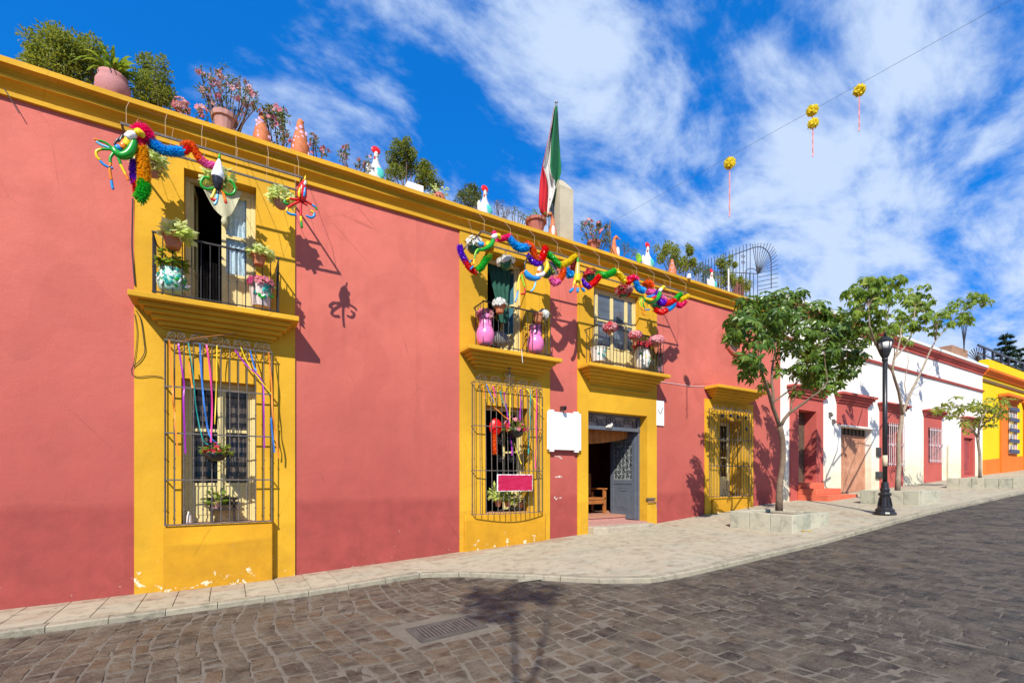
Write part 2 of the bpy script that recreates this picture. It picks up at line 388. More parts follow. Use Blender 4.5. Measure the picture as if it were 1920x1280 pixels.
m_mortar = M('sandy_mortar', (.138, .114, .084), .95, .38, 3, 1.0)
m_mortar, t, b, o_ = newmat('joint_sand'); g = G(t); p_ = g.n('ShaderNodeNewGeometry').outputs['Position']
c_ = g.mix(g.math('MULTIPLY', g.step(g.n('ShaderNodeSeparateXYZ', {0: p_}).outputs[0], 10.5, 3.5), g.step(g.noise(1.3, 5, .6, p_), .25, .6, .35, 1)), (.080, .068, .053), (.172, .143, .104))
c_ = g.mix(g.step(g.noise(14, 6, .68, p_), .4, .7, 0, .55), c_, (.10, .082, .062)); t.links.new(c_, b.inputs['Base Color']); b.inputs['Roughness'].default_value = .95
t.links.new(g.bump(g.noise(60, 4, .65, p_), .8, .01), b.inputs['Normal'])
m_bed = M('pavement_bed_mortar', (.27, .225, .165), .95, .25, 8, .5)
gb = MB(); gx = [-400, -30]+XS+[200, 500]
gb.add([(x, y, gz(max(x, -30))-.45) for x in gx for y in (-300, 500)], [(2*i, 2*i+2, 2*i+3, 2*i+1) for i in range(len(gx)-1)])
gb.build('ground', m_earth, kind='structure')
road = sheet('road', m_mortar, XS, lambda x: -9, lambda x: kout(x)+.06, -.0705)
walk = sheet('pavement', m_bed, XS, lambda x: kin(x)-.1, lambda x: 9.2, -.016)
m_cob = stonemat('street_stone', [(.026, .0225, .020), (.040, .032, .0275), (.062, .047, .035), (.086, .069, .050), (.112, .068, .036), (.090, .077, .060)], (.17, .14, .10), (.42, .74), 1, .9, sand=(.185, .152, .110))
m_pav = stonemat('paving_stone', [(.33, .23, .155), (.355, .305, .215), (.395, .345, .245), (.35, .328, .242), (.385, .34, .235)], (.455, .40, .29), (.7, .92), .8, .3)
m_kerb = stonemat('kerb_stone', [(.24, .22, .16), (.29, .26, .185), (.33, .29, .205)], (.40, .345, .25), (.65, .9), 1, .4)
def split_pieces(lst, name, mats, parent, stuffname, limit=290, wx=1.0):
    # lst: (verts, faces, tone, centre, area); the largest in view stay single
    def size(c, a):
        q = px_of(c)
        if q is None or not (-40 < q[0] < 1960 and -40 < q[1] < 1330): return 0
        return a*(CZ-c[2])/q[2]**3
    lst = sorted(lst, key=lambda s: -size(s[3], s[4]))
    rest = MB()
    for i, (vs, fs, tone, c, a) in enumerate(lst):
        if i < limit:
            mb = MB(); mb.tone = tone; mb.add([Vector(v)-Vector(c) for v in vs], fs)
            place(name, mb.mesh(name, mats), parent, c)
        else:
            rest.tone = tone; rest.add(vs, fs)
    if rest.v: rest.build(stuffname, mats, parent, kind='stuff')
def slab(cs, z0, ztop, bev, dome=0, rough=0, mid=1):
    """stone on four corner points, edges broken and rounded"""
    ring = []
    for i in range(4):
        a = Vector((*cs[i], 0)); b = Vector((*cs[(i+1) % 4], 0)); d = b-a
        if mid:
            nrm = Vector((d.y, -d.x, 0)).normalized() if d.length > 1e-6 else Vector((0, 0, 0))
            ring.append(a+d*.075); ring.append(a+d*R.uniform(.4, .6)+nrm*R.uniform(-rough, rough)*.6); ring.append(a+d*.925)
        else: ring.append(a)
    if mid:
        ring = [r+Vector((R.uniform(-rough, rough)*.3, R.uniform(-rough, rough)*.3, 0)) for r in ring]
    n = len(ring); c = sum(ring, Vector((0, 0, 0)))/n
    tz = [R.uniform(-1, 1)*rough*.3 for _ in range(n)]
    vs = [(p.x, p.y, z0(p.x)) for p in ring]
    vs += [(p.x, p.y, ztop(p.x, p.y)-bev) for p in ring]
    for p, t in zip(ring, tz):
        q = p+(c-p)*min(.3, bev*1.4/max((c-p).length, .01)); vs.append((q.x, q.y, ztop(q.x, q.y)+t))
    vs.append((c.x, c.y, ztop(c.x, c.y)+dome))
    fs = []
    for k in range(2):
        for i in range(n): fs.append((k*n+i, k*n+(i+1) % n, (k+1)*n+(i+1) % n, (k+1)*n+i))
    for i in range(n): fs.append((2*n+i, 2*n+(i+1) % n, 3*n))
    area = abs(sum(ring[i].x*ring[(i+1) % n].y-ring[(i+1) % n].x*ring[i].y for i in range(n)))/2
    return vs, fs, (c.x, c.y, ztop(c.x, c.y)), area
# cobbles in courses laid across the street
GR = onground(838, 1166)
def warp(x, y):
    a = mnoise.noise(Vector((x*.55, y*.55, 3.1))); b = mnoise.noise(Vector((x*.6, y*.6, 9.7)))
    e = mnoise.noise(Vector((x*2.1, y*2.1, 5.0)))
    return x+a*.22+e*.045, y+b*.18+e*.03
stones = []
x = -7.0
while x < 47:
    wdt = R.uniform(.15, .25) if x < 16 else R.uniform(.30, .42)
    y = -1.0 if x < 14 else 0.4
    y += R.uniform(0, .2)
    while y < 7.8:
        ln = R.choice([R.uniform(.12, .20), R.uniform(.17, .30), R.uniform(.26, .42)])
        if x > 16: ln *= 1.25
        g0 = R.uniform(.006, .014) if x < 5 else R.uniform(.001, .007)
        q = [warp(x+g0, y+g0), warp(x+wdt-g0, y+g0), warp(x+wdt-g0, y+ln-g0), warp(x+g0, y+ln-g0)]
        y += ln
        q = [(a+R.uniform(-.016, .016), b+R.uniform(-.016, .016)) for a, b in q]
        q = [(a, min(b, kout(a)-.025)) for a, b in q]
        if (q[3][1]-q[0][1]) < .06 or (q[2][1]-q[1][1]) < .06: continue
        cx = sum(p[0] for p in q)/4; cy = sum(p[1] for p in q)/4
        if abs(cx-GR.x) < .45 and abs(cy-GR.y) < .33: continue
        up = R.uniform(-.004, .004); tx = R.uniform(-.014, .014); ty = R.uniform(-.014, .014)
        far = cx > 17
        vs, fs, c, a = slab(q, lambda X: gz(X)-.11, lambda X, Y: gz(X)-.066+up+(X-cx)*tx+(Y-cy)*ty, R.uniform(.003, .007), R.uniform(0, .003), .013, 0 if far else 1)
        big = mnoise.noise(Vector((cx*.35, cy*.35, 1.3)))
        t = R.random()**1.25
        t = t*.62+max(0, min(.36, .36-(cx-.8)*.075))+big*.2
        stones.append((vs, fs, max(.001, min(.999, t)), c, a))
    x += wdt
split_pieces(stones, 'cobblestone', m_cob, road, 'far_cobbles', 295)
# pavers
pav = []
x = -8.0
while x < 62:
    xw = R.uniform(.40, .46) if x < 3.1 else R.uniform(.56, .66)
    if x > 30: xw = 1.2
    gq = .005 if x < 3.1 else .002; x0, x1 = x+gq, x+xw-gq; x += xw
    lo0, lo1 = kin(x0)+.012, kin(x1)+.012
    edges = [9.0]
    if x < 3.1: edges += [8.76, 8.42]+[8.02]
    else:
        yy = 8.72-R.uniform(0, .25); edges.append(yy)
        while yy > min(lo0, lo1)+.3: yy -= R.uniform(.52, .66); edges.append(yy)
    for i, yt in enumerate(edges):
        last = i == len(edges)-1
        if last: b0, b1 = lo0, lo1
        else: b0, b1 = max(edges[i+1]+gq*2, lo0), max(edges[i+1]+gq*2, lo1)
        if yt-b0 < .03 and yt-b1 < .03: continue
        q = [(x0, min(b0, yt-.012)), (x1, min(b1, yt-.012)), (x1, yt), (x0, yt)]
        up = R.uniform(-.002, .002)
        vs, fs, c, a = slab(q, lambda X: gz(X)-.05, lambda X, Y: gz(X)+up, .002, 0, 0, 0)
        t = R.uniform(.0, .10) if i == 0 and x < 7 else (R.uniform(.05, .5) if x < 3.2 and i == 1 else R.uniform(.22, .98))
        pav.append((vs, fs, t, c, a))
split_pieces(pav, 'paver', m_pav, walk, 'far_pavers', 250)
# kerb stones as parts of one kerb
kerb = tag(bpy.data.objects.new('kerb', None), kind='structure'); COL.objects.link(kerb); kerb.location = (0, 7.6, 0)
pts = [Vector((a, b, 0)) for a, b in KERB]
seg = 0; pos = pts[0].copy(); ks = []
fine = []
for a, b in zip(pts, pts[1:]):
    n = max(1, round((b-a).length/(.57 if b.x < 31 else 2.4)))
    for i in range(n): fine.append((a.lerp(b, i/n), a.lerp(b, (i+1)/n)))
for k, (a, b) in enumerate(fine):
    if b.x < -6: continue
    d = (b-a).normalized(); nrm = Vector((-d.y, d.x, 0))
    a2 = a+d*.004; b2 = b-d*.004; tk = .165; up = R.uniform(-.004, .004); off = R.uniform(-.006, .006)
    a2 = a2+nrm*off; b2 = b2+nrm*off
    mb = MB(); mb.tone = R.uniform(.05, .95)
    za, zb = gz(a2.x)+.006+up, gz(b2.x)+.006+up
    vs = []
    for zz, ins in ((-.2, 0), (-.016, 0), (0, .014)):
        for p, z_ in ((a2, za), (b2, zb)): vs.append((*(p+nrm*ins).xy, z_+zz))
        for p, z_ in ((b2, zb), (a2, za)): vs.append((*(p+nrm*tk).xy, z_+(zz if ins == 0 else 0)))
    c = (a2+b2)/2; cc = Vector((c.x, c.y, (za+zb)/2))
    fs = [(j*4+i, j*4+(i+1) % 4, (j+1)*4+(i+1) % 4, (j+1)*4+i) for j in (0, 1) for i in range(4)]+[(8, 9, 10, 11)]
    mb.add([Vector(v)-cc for v in vs], fs)
    place('kerb_stone', mb.mesh('kerb_stone', m_kerb), kerb, cc)
m_grout = M('dark_drain_mortar', (.085, .072, .058), .95, .3, 6, .8)
# storm drain
dr = thing('storm_drain', 'dark iron storm drain grate set among the cobbles near the kerb corner', 'drain', (GR.x, GR.y, gz(GR.x)-.07))
mb = MB(); z0 = gz(GR.x)-.077; x0, x1, y0, y1 = GR.x-.40, GR.x+.40, GR.y-.26, GR.y+.26
sl = (gz(GR.x+.3)-gz(GR.x-.3))/.6
def tz(xx): return gz(GR.x)-.060+(xx-GR.x)*sl
def slopebox(mb, xa, xb, ya, yb, dz0, dz1):
    mb.add([(xa, ya, tz(xa)+dz0), (xb, ya, tz(xb)+dz0), (xb, yb, tz(xb)+dz0), (xa, yb, tz(xa)+dz0), (xa, ya, tz(xa)+dz1), (xb, ya, tz(xb)+dz1), (xb, yb, tz(xb)+dz1), (xa, yb, tz(xa)+dz1)],
           [(0,3,2,1),(4,5,6,7),(0,1,5,4),(1,2,6,5),(2,3,7,6),(3,0,4,7)])
for a in ((x0, x1, y0, y0+.09), (x0, x1, y1-.09, y1), (x0, x0+.09, y0+.092, y1-.092), (x1-.09, x1, y0+.092, y1-.092)): slopebox(mb, *a, -.05, .0)
mb.build('surround', m_grout, dr)
mb = MB(); slopebox(mb, x0+.09, x1-.09, y0+.09, y1-.09, -.03, -.0085); mb.build('dark_hollow_plate', m_black, dr)  # black plate close under the bars, painted as the shade of a hollow
for i in range(14):
    xa = x0+.105+i*.0425; mb = MB(); slopebox(mb, xa, xa+.022, y0+.095, y1-.095, -.0082, .002); mb.build('bar', m_rust, dr)
# ------------------------------------------------------------------ the salmon house
ZR = lambda z: CZ+z            # heights read against the eye level
PB = thing('pink_house', 'long salmon pink two storey house with ochre yellow window bays and cornice', 'house', (4, 9, 0))
WT = 9.38                      # back of the front wall
def holes_wall(mb, x0, x1, z0, z1, holes, y0, y1):
    xs = sorted({x0, x1, *[h[0] for h in holes], *[h[1] for h in holes]})
    for a, b in zip(xs, xs[1:]):
        iv = sorted([(h[2], h[3]) for h in holes if h[0] <= a+1e-6 and h[1] >= b-1e-6])
        z = z0
        for lo, hi in iv:
            if lo > z+1e-6: mb.box(a, b, y0, y1, z, lo)
            z = max(z, hi)
        if z < z1-1e-6: mb.box(a, b, y0, y1, z, z1)
ZT = ZR(5.30); ZB = -1.2
X_END = 15.90
BAY = [(-1.221, .982), (4.109, 6.400), (7.22, 9.944)]
B4 = (11.96, 14.33)
Z4T = ZR(2.32)
op = {'up1': (-.608, .388, ZR(2.665), ZR(4.84)), 'lo1': (-.642, .391, ZR(-.73), ZR(1.556)),
      'up2': (4.757, 5.738, ZR(2.665), ZR(4.83)), 'lo2': (4.706, 5.795, ZR(-.76), ZR(1.556)),
      'up3': (7.724, 9.28, ZR(2.70), ZR(4.755)), 'gap': (7.546, 9.577, ZR(-1.55), ZR(1.642)), 'door': (7.546, 9.577, ZR(-1.16), ZR(1.642)),
      'lo4': (12.64, 13.72, ZR(-.57), ZR(1.75))}
oc = (13.45, ZR(4.38), .52)    # bull's eye
mb = MB(); xs = [-14]+[v for b in BAY for v in b]+[X_END]
for a, b in ((-14, BAY[0][0]), (BAY[0][1], BAY[1][0]), (BAY[1][1], BAY[2][0])): mb.box(a, b, 9, WT, ZB, ZT)
holes_wall(mb, BAY[2][1], X_END, ZB, ZT, [(B4[0], B4[1], ZB, Z4T), (oc[0]-.6, oc[0]+.6, oc[1]-.6, oc[1]+.6)], 9, WT)
# square round the bull's eye filled back to a circle
n = 32; ring = [(oc[0]+oc[2]*math.cos(2*math.pi*i/n), oc[1]+oc[2]*math.sin(2*math.pi*i/n)) for i in range(n)]
sq = []
for i in range(n):
    t = 2*math.pi*i/n; k = .6/max(abs(math.cos(t)), abs(math.sin(t))); sq.append((oc[0]+k*math.cos(t), oc[1]+k*math.sin(t)))
mb.add([(a, 9, b) for a, b in ring]+[(a, 9, b) for a, b in sq]+[(a, WT, b) for a, b in ring],
       [(i, (i+1) % n, n+(i+1) % n, n+i) for i in range(n)]+[(i, 2*n+i, 2*n+(i+1) % n, (i+1) % n) for i in range(n)])
mb.build('wall', m_pink, PB)
def bay(name, x0, x1, ztop, holes):
    mb = MB(); holes_wall(mb, x0, x1, ZB, ztop, [op[h] for h in holes], 8.972, WT)
    return mb.build(name, m_yel, PB)
bay('window_bay', *BAY[0], ZT, ('up1', 'lo1')); bay('window_bay', *BAY[1], ZT, ('up2', 'lo2')); bay('window_bay', *BAY[2], ZT, ('up3', 'gap'))
bay('window_bay', *B4, Z4T, ('lo4',))
# sill blocks under the grilles
mb = MB(); mb.box(-.871, .624, 8.86, 8.97, ZB, ZR(-.74)); mb.build('sill_block', m_sill, PB, bevel=.012)
mb = MB(); mb.box(4.20, 6.24, 8.92, 8.97, ZB, ZR(-.79)); mb.build('sill_block', m_sill, PB, bevel=.012)
mb = MB(); mb.box(12.25, 14.05, 8.92, 8.97, ZB, ZR(-.60)); mb.build('sill_block', m_sill, PB, bevel=.012)
# crowning cornice
prof = [(9.05, 5.14), (8.945, 5.14), (8.94, 5.20), (8.985, 5.215), (8.97, 5.27), (8.915, 5.315), (8.86, 5.33), (8.85, 5.365), (8.90, 5.375), (8.86, 5.43), (8.80, 5.455), (8.752, 5.462), (8.75, 5.535), (9.5, 5.55), (9.5, 5.14)]
def wavy(mb, poly, a, b, step=.35, amp=.006, keep=(9.2, 99)):
    # a run moulding, drawn by hand: its line wanders a few millimetres
    n = len(poly); k = max(1, round((b-a)/step)); vs = []
    for i in range(k+1):
        x = a+(b-a)*i/k
        for j, (y, z) in enumerate(poly):
            w_ = 0 if y > keep[0] or i in (0, k) else amp
            vs.append((x, y+w_*mnoise.noise(Vector((x*1.3, j*.35, 0.5))), z+w_*1.3*mnoise.noise(Vector((x*.9, j*.3, 7.5)))+w_*.5*R.uniform(-1, 1)))
    fs = [(i*n+j, i*n+(j+1) % n, (i+1)*n+(j+1) % n, (i+1)*n+j) for i in range(k) for j in range(n)]+[tuple(range(n))[::-1], tuple(range(k*n, k*n+n))]
    return mb.add(vs, fs)
mb = MB(); wavy(mb, [(y, ZR(z)) for y, z in prof], -14, X_END); mb.build('cornice', m_yel, PB)
# roof, rear and party walls
mb = MB(); mb.box(-14, X_END, 9.5, 17, ZR(5.2), ZR(5.5)); mb.build('roof', m_terrapale, PB)
mb = MB(); mb.box(-14, X_END, 16.7, 17, ZB, ZR(5.2)); mb.box(-14.2, -14, 9, 17, ZB, ZR(5.3)); mb.build('rear_wall', m_pink, PB)
# balcony slabs with stepped moulding
def balcony(x0, x1, zt, p=.49):
    mb = MB(); z = ZR(zt); mb.box(x0, x1, 9-p, 8.98, z-.085, z)
    for pp, za, zb in ((.37, -.15, -.085), (.30, -.215, -.15), (.215, -.28, -.215), (.13, -.345, -.28), (.07, -.385, -.345)):
        i = (p-pp)*.85; mb.box(x0+i, x1-i, 9-pp, 8.98, z+za, z+zb)
    o = mb.build('balcony_slab', m_yel, PB, bevel=.012)
    mb = MB(); mb.box(x0+.36, x1-.36, 8.935, 8.98, z-.50, z-.455); mb.build('moulding', m_yel, PB, bevel=.008)
    return o
balcony(-1.235, .995, 2.665); balcony(4.10, 6.415, 2.665); balcony(7.21, 9.955, 2.70); balcony(B4[0]-.02, B4[1]+.02, 2.665)
for a, b, zt in ((4.75, 5.76, 4.86), (7.7, 9.33, 4.80)):   # lintel strips over the right-hand balcony doors
    mb = MB(); mb.box(a-.1, b+.1, 8.93, 8.97, ZR(zt), ZR(zt)+.06); mb.build('lintel_moulding', m_yel, PB, bevel=.008)
# dim rooms behind the openings
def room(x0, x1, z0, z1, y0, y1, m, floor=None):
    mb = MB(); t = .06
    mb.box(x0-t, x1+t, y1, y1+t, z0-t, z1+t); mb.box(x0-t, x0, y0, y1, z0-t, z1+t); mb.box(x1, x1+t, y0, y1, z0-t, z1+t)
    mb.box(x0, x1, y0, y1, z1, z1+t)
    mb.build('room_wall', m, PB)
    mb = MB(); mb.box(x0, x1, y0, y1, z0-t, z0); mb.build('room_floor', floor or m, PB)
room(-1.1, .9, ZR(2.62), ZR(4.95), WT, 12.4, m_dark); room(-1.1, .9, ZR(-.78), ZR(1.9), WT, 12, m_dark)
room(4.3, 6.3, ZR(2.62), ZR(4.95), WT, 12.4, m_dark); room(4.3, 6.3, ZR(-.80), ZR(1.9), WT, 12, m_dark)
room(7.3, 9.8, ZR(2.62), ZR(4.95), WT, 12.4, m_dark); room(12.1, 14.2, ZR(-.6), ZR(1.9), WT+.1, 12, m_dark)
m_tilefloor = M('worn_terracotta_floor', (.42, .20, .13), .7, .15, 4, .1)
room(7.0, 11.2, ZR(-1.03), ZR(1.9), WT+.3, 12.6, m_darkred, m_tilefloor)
# bull's eye window
mb = MB()
def ringtube(mb, c, r, tr, y, mi=0, n=28): mb.tube([(c[0]+r*math.cos(2*math.pi*i/n), y, c[1]+r*math.sin(2*math.pi*i/n)) for i in range(n+1)], tr, 6, mi)
ringtube(mb, oc, oc[2]+.05, .07, 8.99)
bo = mb.build('round_window', m_pink, PB, smooth=True)
mb = MB(); mb.prism([(oc[0]+oc[2]*math.cos(2*math.pi*i/n), oc[1]+oc[2]*math.sin(2*math.pi*i/n)) for i in range(n)], 9.2, 9.22, 'y'); mb.build('pane', M('dark_round_glass', (.05, .055, .055), .12, .2, 3, .1), bo)
mb = MB(); mb.box(oc[0]-.02, oc[0]+.02, 9.16, 9.195, oc[1]-.5, oc[1]+.5); mb.box(oc[0]-.5, oc[0]-.021, 9.16, 9.195, oc[1]-.02, oc[1]+.02); mb.box(oc[0]+.021, oc[0]+.5, 9.16, 9.195, oc[1]-.02, oc[1]+.02); mb.build('glazing_bar', m_iron, bo)

# ---- leaves of windows and doors
def frame(mb, x0, x1, z0, z1, y0, y1, s):
    mb.box(x0, x0+s, y0, y1, z0, z1); mb.box(x1-s, x1, y0, y1, z0, z1); mb.box(x0+s, x1-s, y0, y1, z1-s, z1); mb.box(x0+s, x1-s, y0, y1, z0, z0+s)
def casement(x0, x1, z0, z1, y, zs, s=.06, pane=m_pane, panel=True, m=m_cream, parent=PB, name='window_leaf', curtain=None):
    """a glazed leaf: zs are the heights of its cross rails, lowest field is a wooden panel"""
    mb = MB(); frame(mb, x0, x1, z0, z1, y, y+.045, s)
    for z in zs: mb.box(x0+s, x1-s, y+.001, y+.044, z-s*.45, z+s*.45)
    lf = mb.build(name, m, parent, bevel=.005)
    zz = [z0+s]+[v for z in zs for v in (z-s*.45, z+s*.45)]+[z1-s]
    for i in range(0, len(zz), 2):
        a, b = zz[i], zz[i+1]
        if i == 0 and panel:
            mb = MB(); mb.box(x0+s, x1-s, y+.014, y+.03, a, b); k = .06
            if b-a > .3 and x1-x0 > .3:
                nf = 2 if b-a > .7 else 1
                for q in range(nf):
                    aa = a+(b-a)*q/nf; bb = a+(b-a)*(q+1)/nf; mb.box(x0+s+k, x1-s-k, y+.006, y+.0145, aa+k, bb-k)
            mb.build('panel', m, lf, bevel=.004)
        else:
            mb = MB(); mb.box(x0+s, x1-s, y+.02, y+.024, a, b); mb.build('pane', pane, lf)
            if curtain:
                mb = MB(); nn = 14; vs = []
                for j in range(nn+1):
                    xx = x0+s+(x1-x0-2*s)*j/nn; yy = y+.075+.012*math.sin(j*1.9)
                    vs += [(xx, yy, a-.03), (xx, yy, b+.03)]
                mb.add(vs, [(2*j, 2*j+2, 2*j+3, 2*j+1) for j in range(nn)]); mb.build('curtain', curtain, lf)
    return lf
def swing(o, hx, hy, ang):
    """turn a built leaf about a vertical hinge"""
    w0 = worg(o); h = Vector((hx, hy, 0)); rot = Matrix.Rotation(ang, 4, 'Z')
    for ob in [o]+list(o.children):
        T = Matrix.Translation(h-w0) @ rot @ Matrix.Translation(w0-h)
        if ob.data.users == 1: ob.data.transform(T)
# weave for the lace
m_lace, t, b, o_ = newmat('blue_lace_curtain'); g = G(t); pp = g.n('ShaderNodeNewGeometry').outputs['Position']
wv = g.noise(1, 3, .6, g.vec(pp, (30, 30, 70))); t.links.new(g.mix(g.step(wv, .35, .7), (.48, .64, .76), (.85, .92, .95)), b.inputs['Base Color']); b.inputs['Roughness'].default_value = .9
m_stripe, t, b, o_ = newmat('grey_striped_blind'); g = G(t); z = g.n('ShaderNodeSeparateXYZ', {0: g.n('ShaderNodeNewGeometry').outputs['Position']}).outputs[2]
t.links.new(g.mix(g.step(g.math('SINE', g.math('MULTIPLY', z, 38.0)), -.2, .2), (.10, .082, .072), (.46, .40, .36)), b.inputs['Base Color']); b.inputs['Roughness'].default_value = .9
m_sheer = M('cream_sheer_cloth', (.72, .70, .48), .9, .1, 20, .3, trans=.35)
m_gcurt = M('green_curtain', (.015, .09, .06), .85, .3, 6, .3)

# upper window 1: outer frame, right leaf shut, left leaf swung in
x0, x1, z0, z1 = op['up1']
mb = MB(); mb.box(x0, x0+.07, 9.2, 9.3, z0, z1-.07); mb.box(x1-.07, x1, 9.2, 9.3, z0, z1-.07); mb.box(x0, x1, 9.2, 9.3, z1-.07, z1); mb.build('window_frame', m_cream, PB, bevel=.006)
casement(x0+.50, x1-.072, z0+.01, z1-.072, 9.21, [z0+.72, z0+1.36], .065, curtain=m_lace, pane=glassmat('clear_glass', (.93, .95, .95), .03))
lf = casement(x0+.072, x0+.50, z0+.01, z1-.072, 9.21, [z0+.72, z0+1.36], .065); swing(lf, x0+.072, 9.25, math.radians(84))
# swagged cloth at the top of it
mb = MB(); vs = []; nn = 20; mm = 6
a_, b_, c_ = P(372, 338, 9.16), P(455, 360, 9.16), P(421, 412, 9.13)
for j in range(mm+1):
    for i in range(nn+1):
        t_ = i/nn; top = a_.lerp(b_, t_); bot = (a_.lerp(c_, t_*2) if t_ < .5 else c_.lerp(b_, t_*2-1)); sag = -.12*math.sin(math.pi*((t_*2) % 1.0001))
        p = top.lerp(bot+Vector((0, 0, sag*.6)), j/mm); p = p+Vector((0, -.03*math.sin(t_*16)*(j/mm)-.01, 0)); vs.append(p)
mb.add(vs, [(j*(nn+1)+i, j*(nn+1)+i+1, (j+1)*(nn+1)+i+1, (j+1)*(nn+1)+i) for j in range(mm) for i in range(nn)])
mb.lathe([(.02, .05), (.035, 0), (.05, -.07), (.035, -.14), (.01, -.15)], c_+Vector((0, 0, .04)), 8)
sw = mb.build('swag_curtain', m_sheer, None, smooth=True, base=c_); tag(sw, 'cream sheer curtain knotted in a swag across the leftmost balcony door', 'curtain')
# lower window 1
x0, x1, z0, z1 = op['lo1']
mb = MB(); mb.box(x0, x0+.075, 9.17, 9.27, z0, z1-.07); mb.box(x1-.06, x1, 9.17, 9.27, z0, z1-.07); mb.box(x0, x1, 9.17, 9.27, z1-.07, z1); mb.build('window_frame', m_cream, PB, bevel=.006)
xm = .5*(x0+x1)+.02
casement(x0+.077, xm-.004, z0+.01, z1-.072, 9.18, [z0+.62, z0+1.50], .055, curtain=None)
casement(xm+.004, x1-.062, z0+.01, z1-.072, 9.18, [z0+.62, z0+1.50], .055, curtain=m_stripe)
mb = MB(); mb.box(xm-.028, xm+.028, 9.165, 9.182, z0+.02, z1-.08); mb.build('meeting_stile', m_cream, PB, bevel=.005)
mb = MB(); mb.box(x0+.12, xm-.2, 9.26, 9.265, z0+.66, z1-.2); mb.build('blind', m_stripe, PB)
mb = MB(); mb.box(x0, x1, 8.98, 9.17, z0-.02, z0+.004); mb.build('sill', m_terrapale, PB)
# upper window 2: one leaf ajar on the right, the left one open
x0, x1, z0, z1 = op['up2']
mb = MB(); mb.box(x0, x0+.06, 9.22, 9.3, z0, z1-.07); mb.box(x1-.06, x1, 9.22, 9.3, z0, z1-.07); mb.box(x0, x1, 9.22, 9.3, z1-.07, z1); mb.build('window_frame', m_cream, PB, bevel=.006)
lf = casement(x1-.50, x1-.062, z0+.01, z1-.072, 9.23, [z0+.62, z0+1.30], .06, pane=M('teal_glass', (.05, .16, .20), .12, .2, 2, .1)); swing(lf, x1-.062, 9.27, math.radians(-66))
lf = casement(x0+.062, x0+.50, z0+.01, z1-.072, 9.23, [z0+.62, z0+1.30], .06); swing(lf, x0+.062, 9.27, math.radians(86))
# upper window 3: three lights shut
x0, x1, z0, z1 = op['up3']
mb = MB(); mb.box(x0, x0+.06, 9.10, 9.2, z0, z1-.06); mb.box(x1-.06, x1, 9.10, 9.2, z0, z1-.06); mb.box(x0, x1, 9.10, 9.2, z1-.06, z1); mb.build('window_frame', m_cream, PB, bevel=.006)
m_bluepane = M('sky_tinted_glass', (.10, .125, .15), .08, .3, 1.5, .06, spec=.8)  # blue-grey of the reflected sky put into the pane colour
wds = [x0+.062, x0+.20, x0+.72, x0+1.22, x1-.062]
for i, (a, b) in enumerate(zip(wds, wds[1:])): casement(a+.003, b-.003, z0+.01, z1-.062, 9.11, [z0+.62, z0+1.28], .05 if i else .035, pane=m_bluepane)
# lower window 2: pale leaf folded in on the right, open room
x0, x1, z0, z1 = op['lo2']
mb = MB(); mb.box(x0, x0+.05, 9.24, 9.32, z0, z1-.06); mb.box(x1-.05, x1, 9.24, 9.32, z0, z1-.06); mb.box(x0, x1, 9.24, 9.32, z1-.06, z1); mb.build('window_frame', m_cream, PB, bevel=.006)
lf = casement(x1-.52, x1-.052, z0+.01, z1-.062, 9.25, [z0+.6, z0+1.35], .05); swing(lf, x1-.052, 9.29, math.radians(-72))
mb = MB(); mb.box(x0, x1, 8.98, 9.24, z0-.02, z0+.004); mb.build('sill', m_terrapale, PB)
# window 4
x0, x1, z0, z1 = op['lo4']
mb = MB(); mb.box(x0, x0+.05, 9.40, 9.47, z0, z1-.06); mb.box(x1-.05, x1, 9.40, 9.47, z0, z1-.06); mb.box(x0, x1, 9.40, 9.47, z1-.06, z1); mb.build('window_frame', m_cream, PB, bevel=.006)
casement(x0+.052, x0+.54, z0+.01, z1-.062, 9.41, [z0+.58, z0+1.2, z0+1.75], .05); casement(x0+.544, x1-.052, z0+.01, z1-.062, 9.41, [z0+.58, z0+1.2, z0+1.75], .05)
mb = MB(); mb.box(x0+.09, x0+.2, 9.395, 9.408, z0+1.28, z0+1.4); tag(mb.build('window_sticker', solid('cyan_sticker', (.02, .40, .52)), None), 'small cyan sticker on the shaded window behind the street tree', 'sticker')

# ---- balcony railings: one bar mesh shared along each
def railing(x0, x1, z0, z1, nb, y=8.55, xw=None):
    mb = MB(); mb.box(x0-.012, x1+.012, y-.014, y+.014, z1-.012, z1+.012)
    rl = mb.build('balcony_railing', m_iron, PB)
    mb = MB(); mb.box(x0-.012, x1+.012, y-.010, y+.010, z0-.008, z0+.008); mb.build('bottom_rail', m_iron, rl)
    for xx in (x0, x1):
        for zz in (z0, z1-.012): mb = MB(); mb.box(xx-.010, xx+.010, y+.0145, 8.97, zz-.008, zz+.010); mb.build('side_rail', m_iron, rl)
    b = MB(); h = z1-z0; b.tube([(0, 0, -.05), (0, 0, h-.013)], .0075, 5); b.ball((0, 0, h*.42), .014, nu=6, nv=4); b.ball((0, 0, h*.56), .012, nu=6, nv=4)
    me = b.mesh('bar', m_iron)
    for i in range(nb): place('bar', me, rl, (x0+(x1-x0)*i/(nb-1), y, z0))
    for xx in (x0, x1):
        for k in (1, 2, 3): place('bar', me, rl, (xx, y+.115*k, z0))
    return rl
r1 = railing(-.95, .69, ZR(2.70), ZR(3.56), 15)
r2 = railing(4.434, 6.11, ZR(2.72), ZR(3.59), 15)
r3 = railing(7.43, 9.73, ZR(2.745), ZR(3.60), 22)
m_plast = glassmat('cloudy_plastic_sheet', (.80, .82, .84), .16)
mb = MB(); mb.box(8.95, 9.72, 8.575, 8.58, ZR(2.76), ZR(3.36)); mb.build('plastic_screen', m_plast, r3)
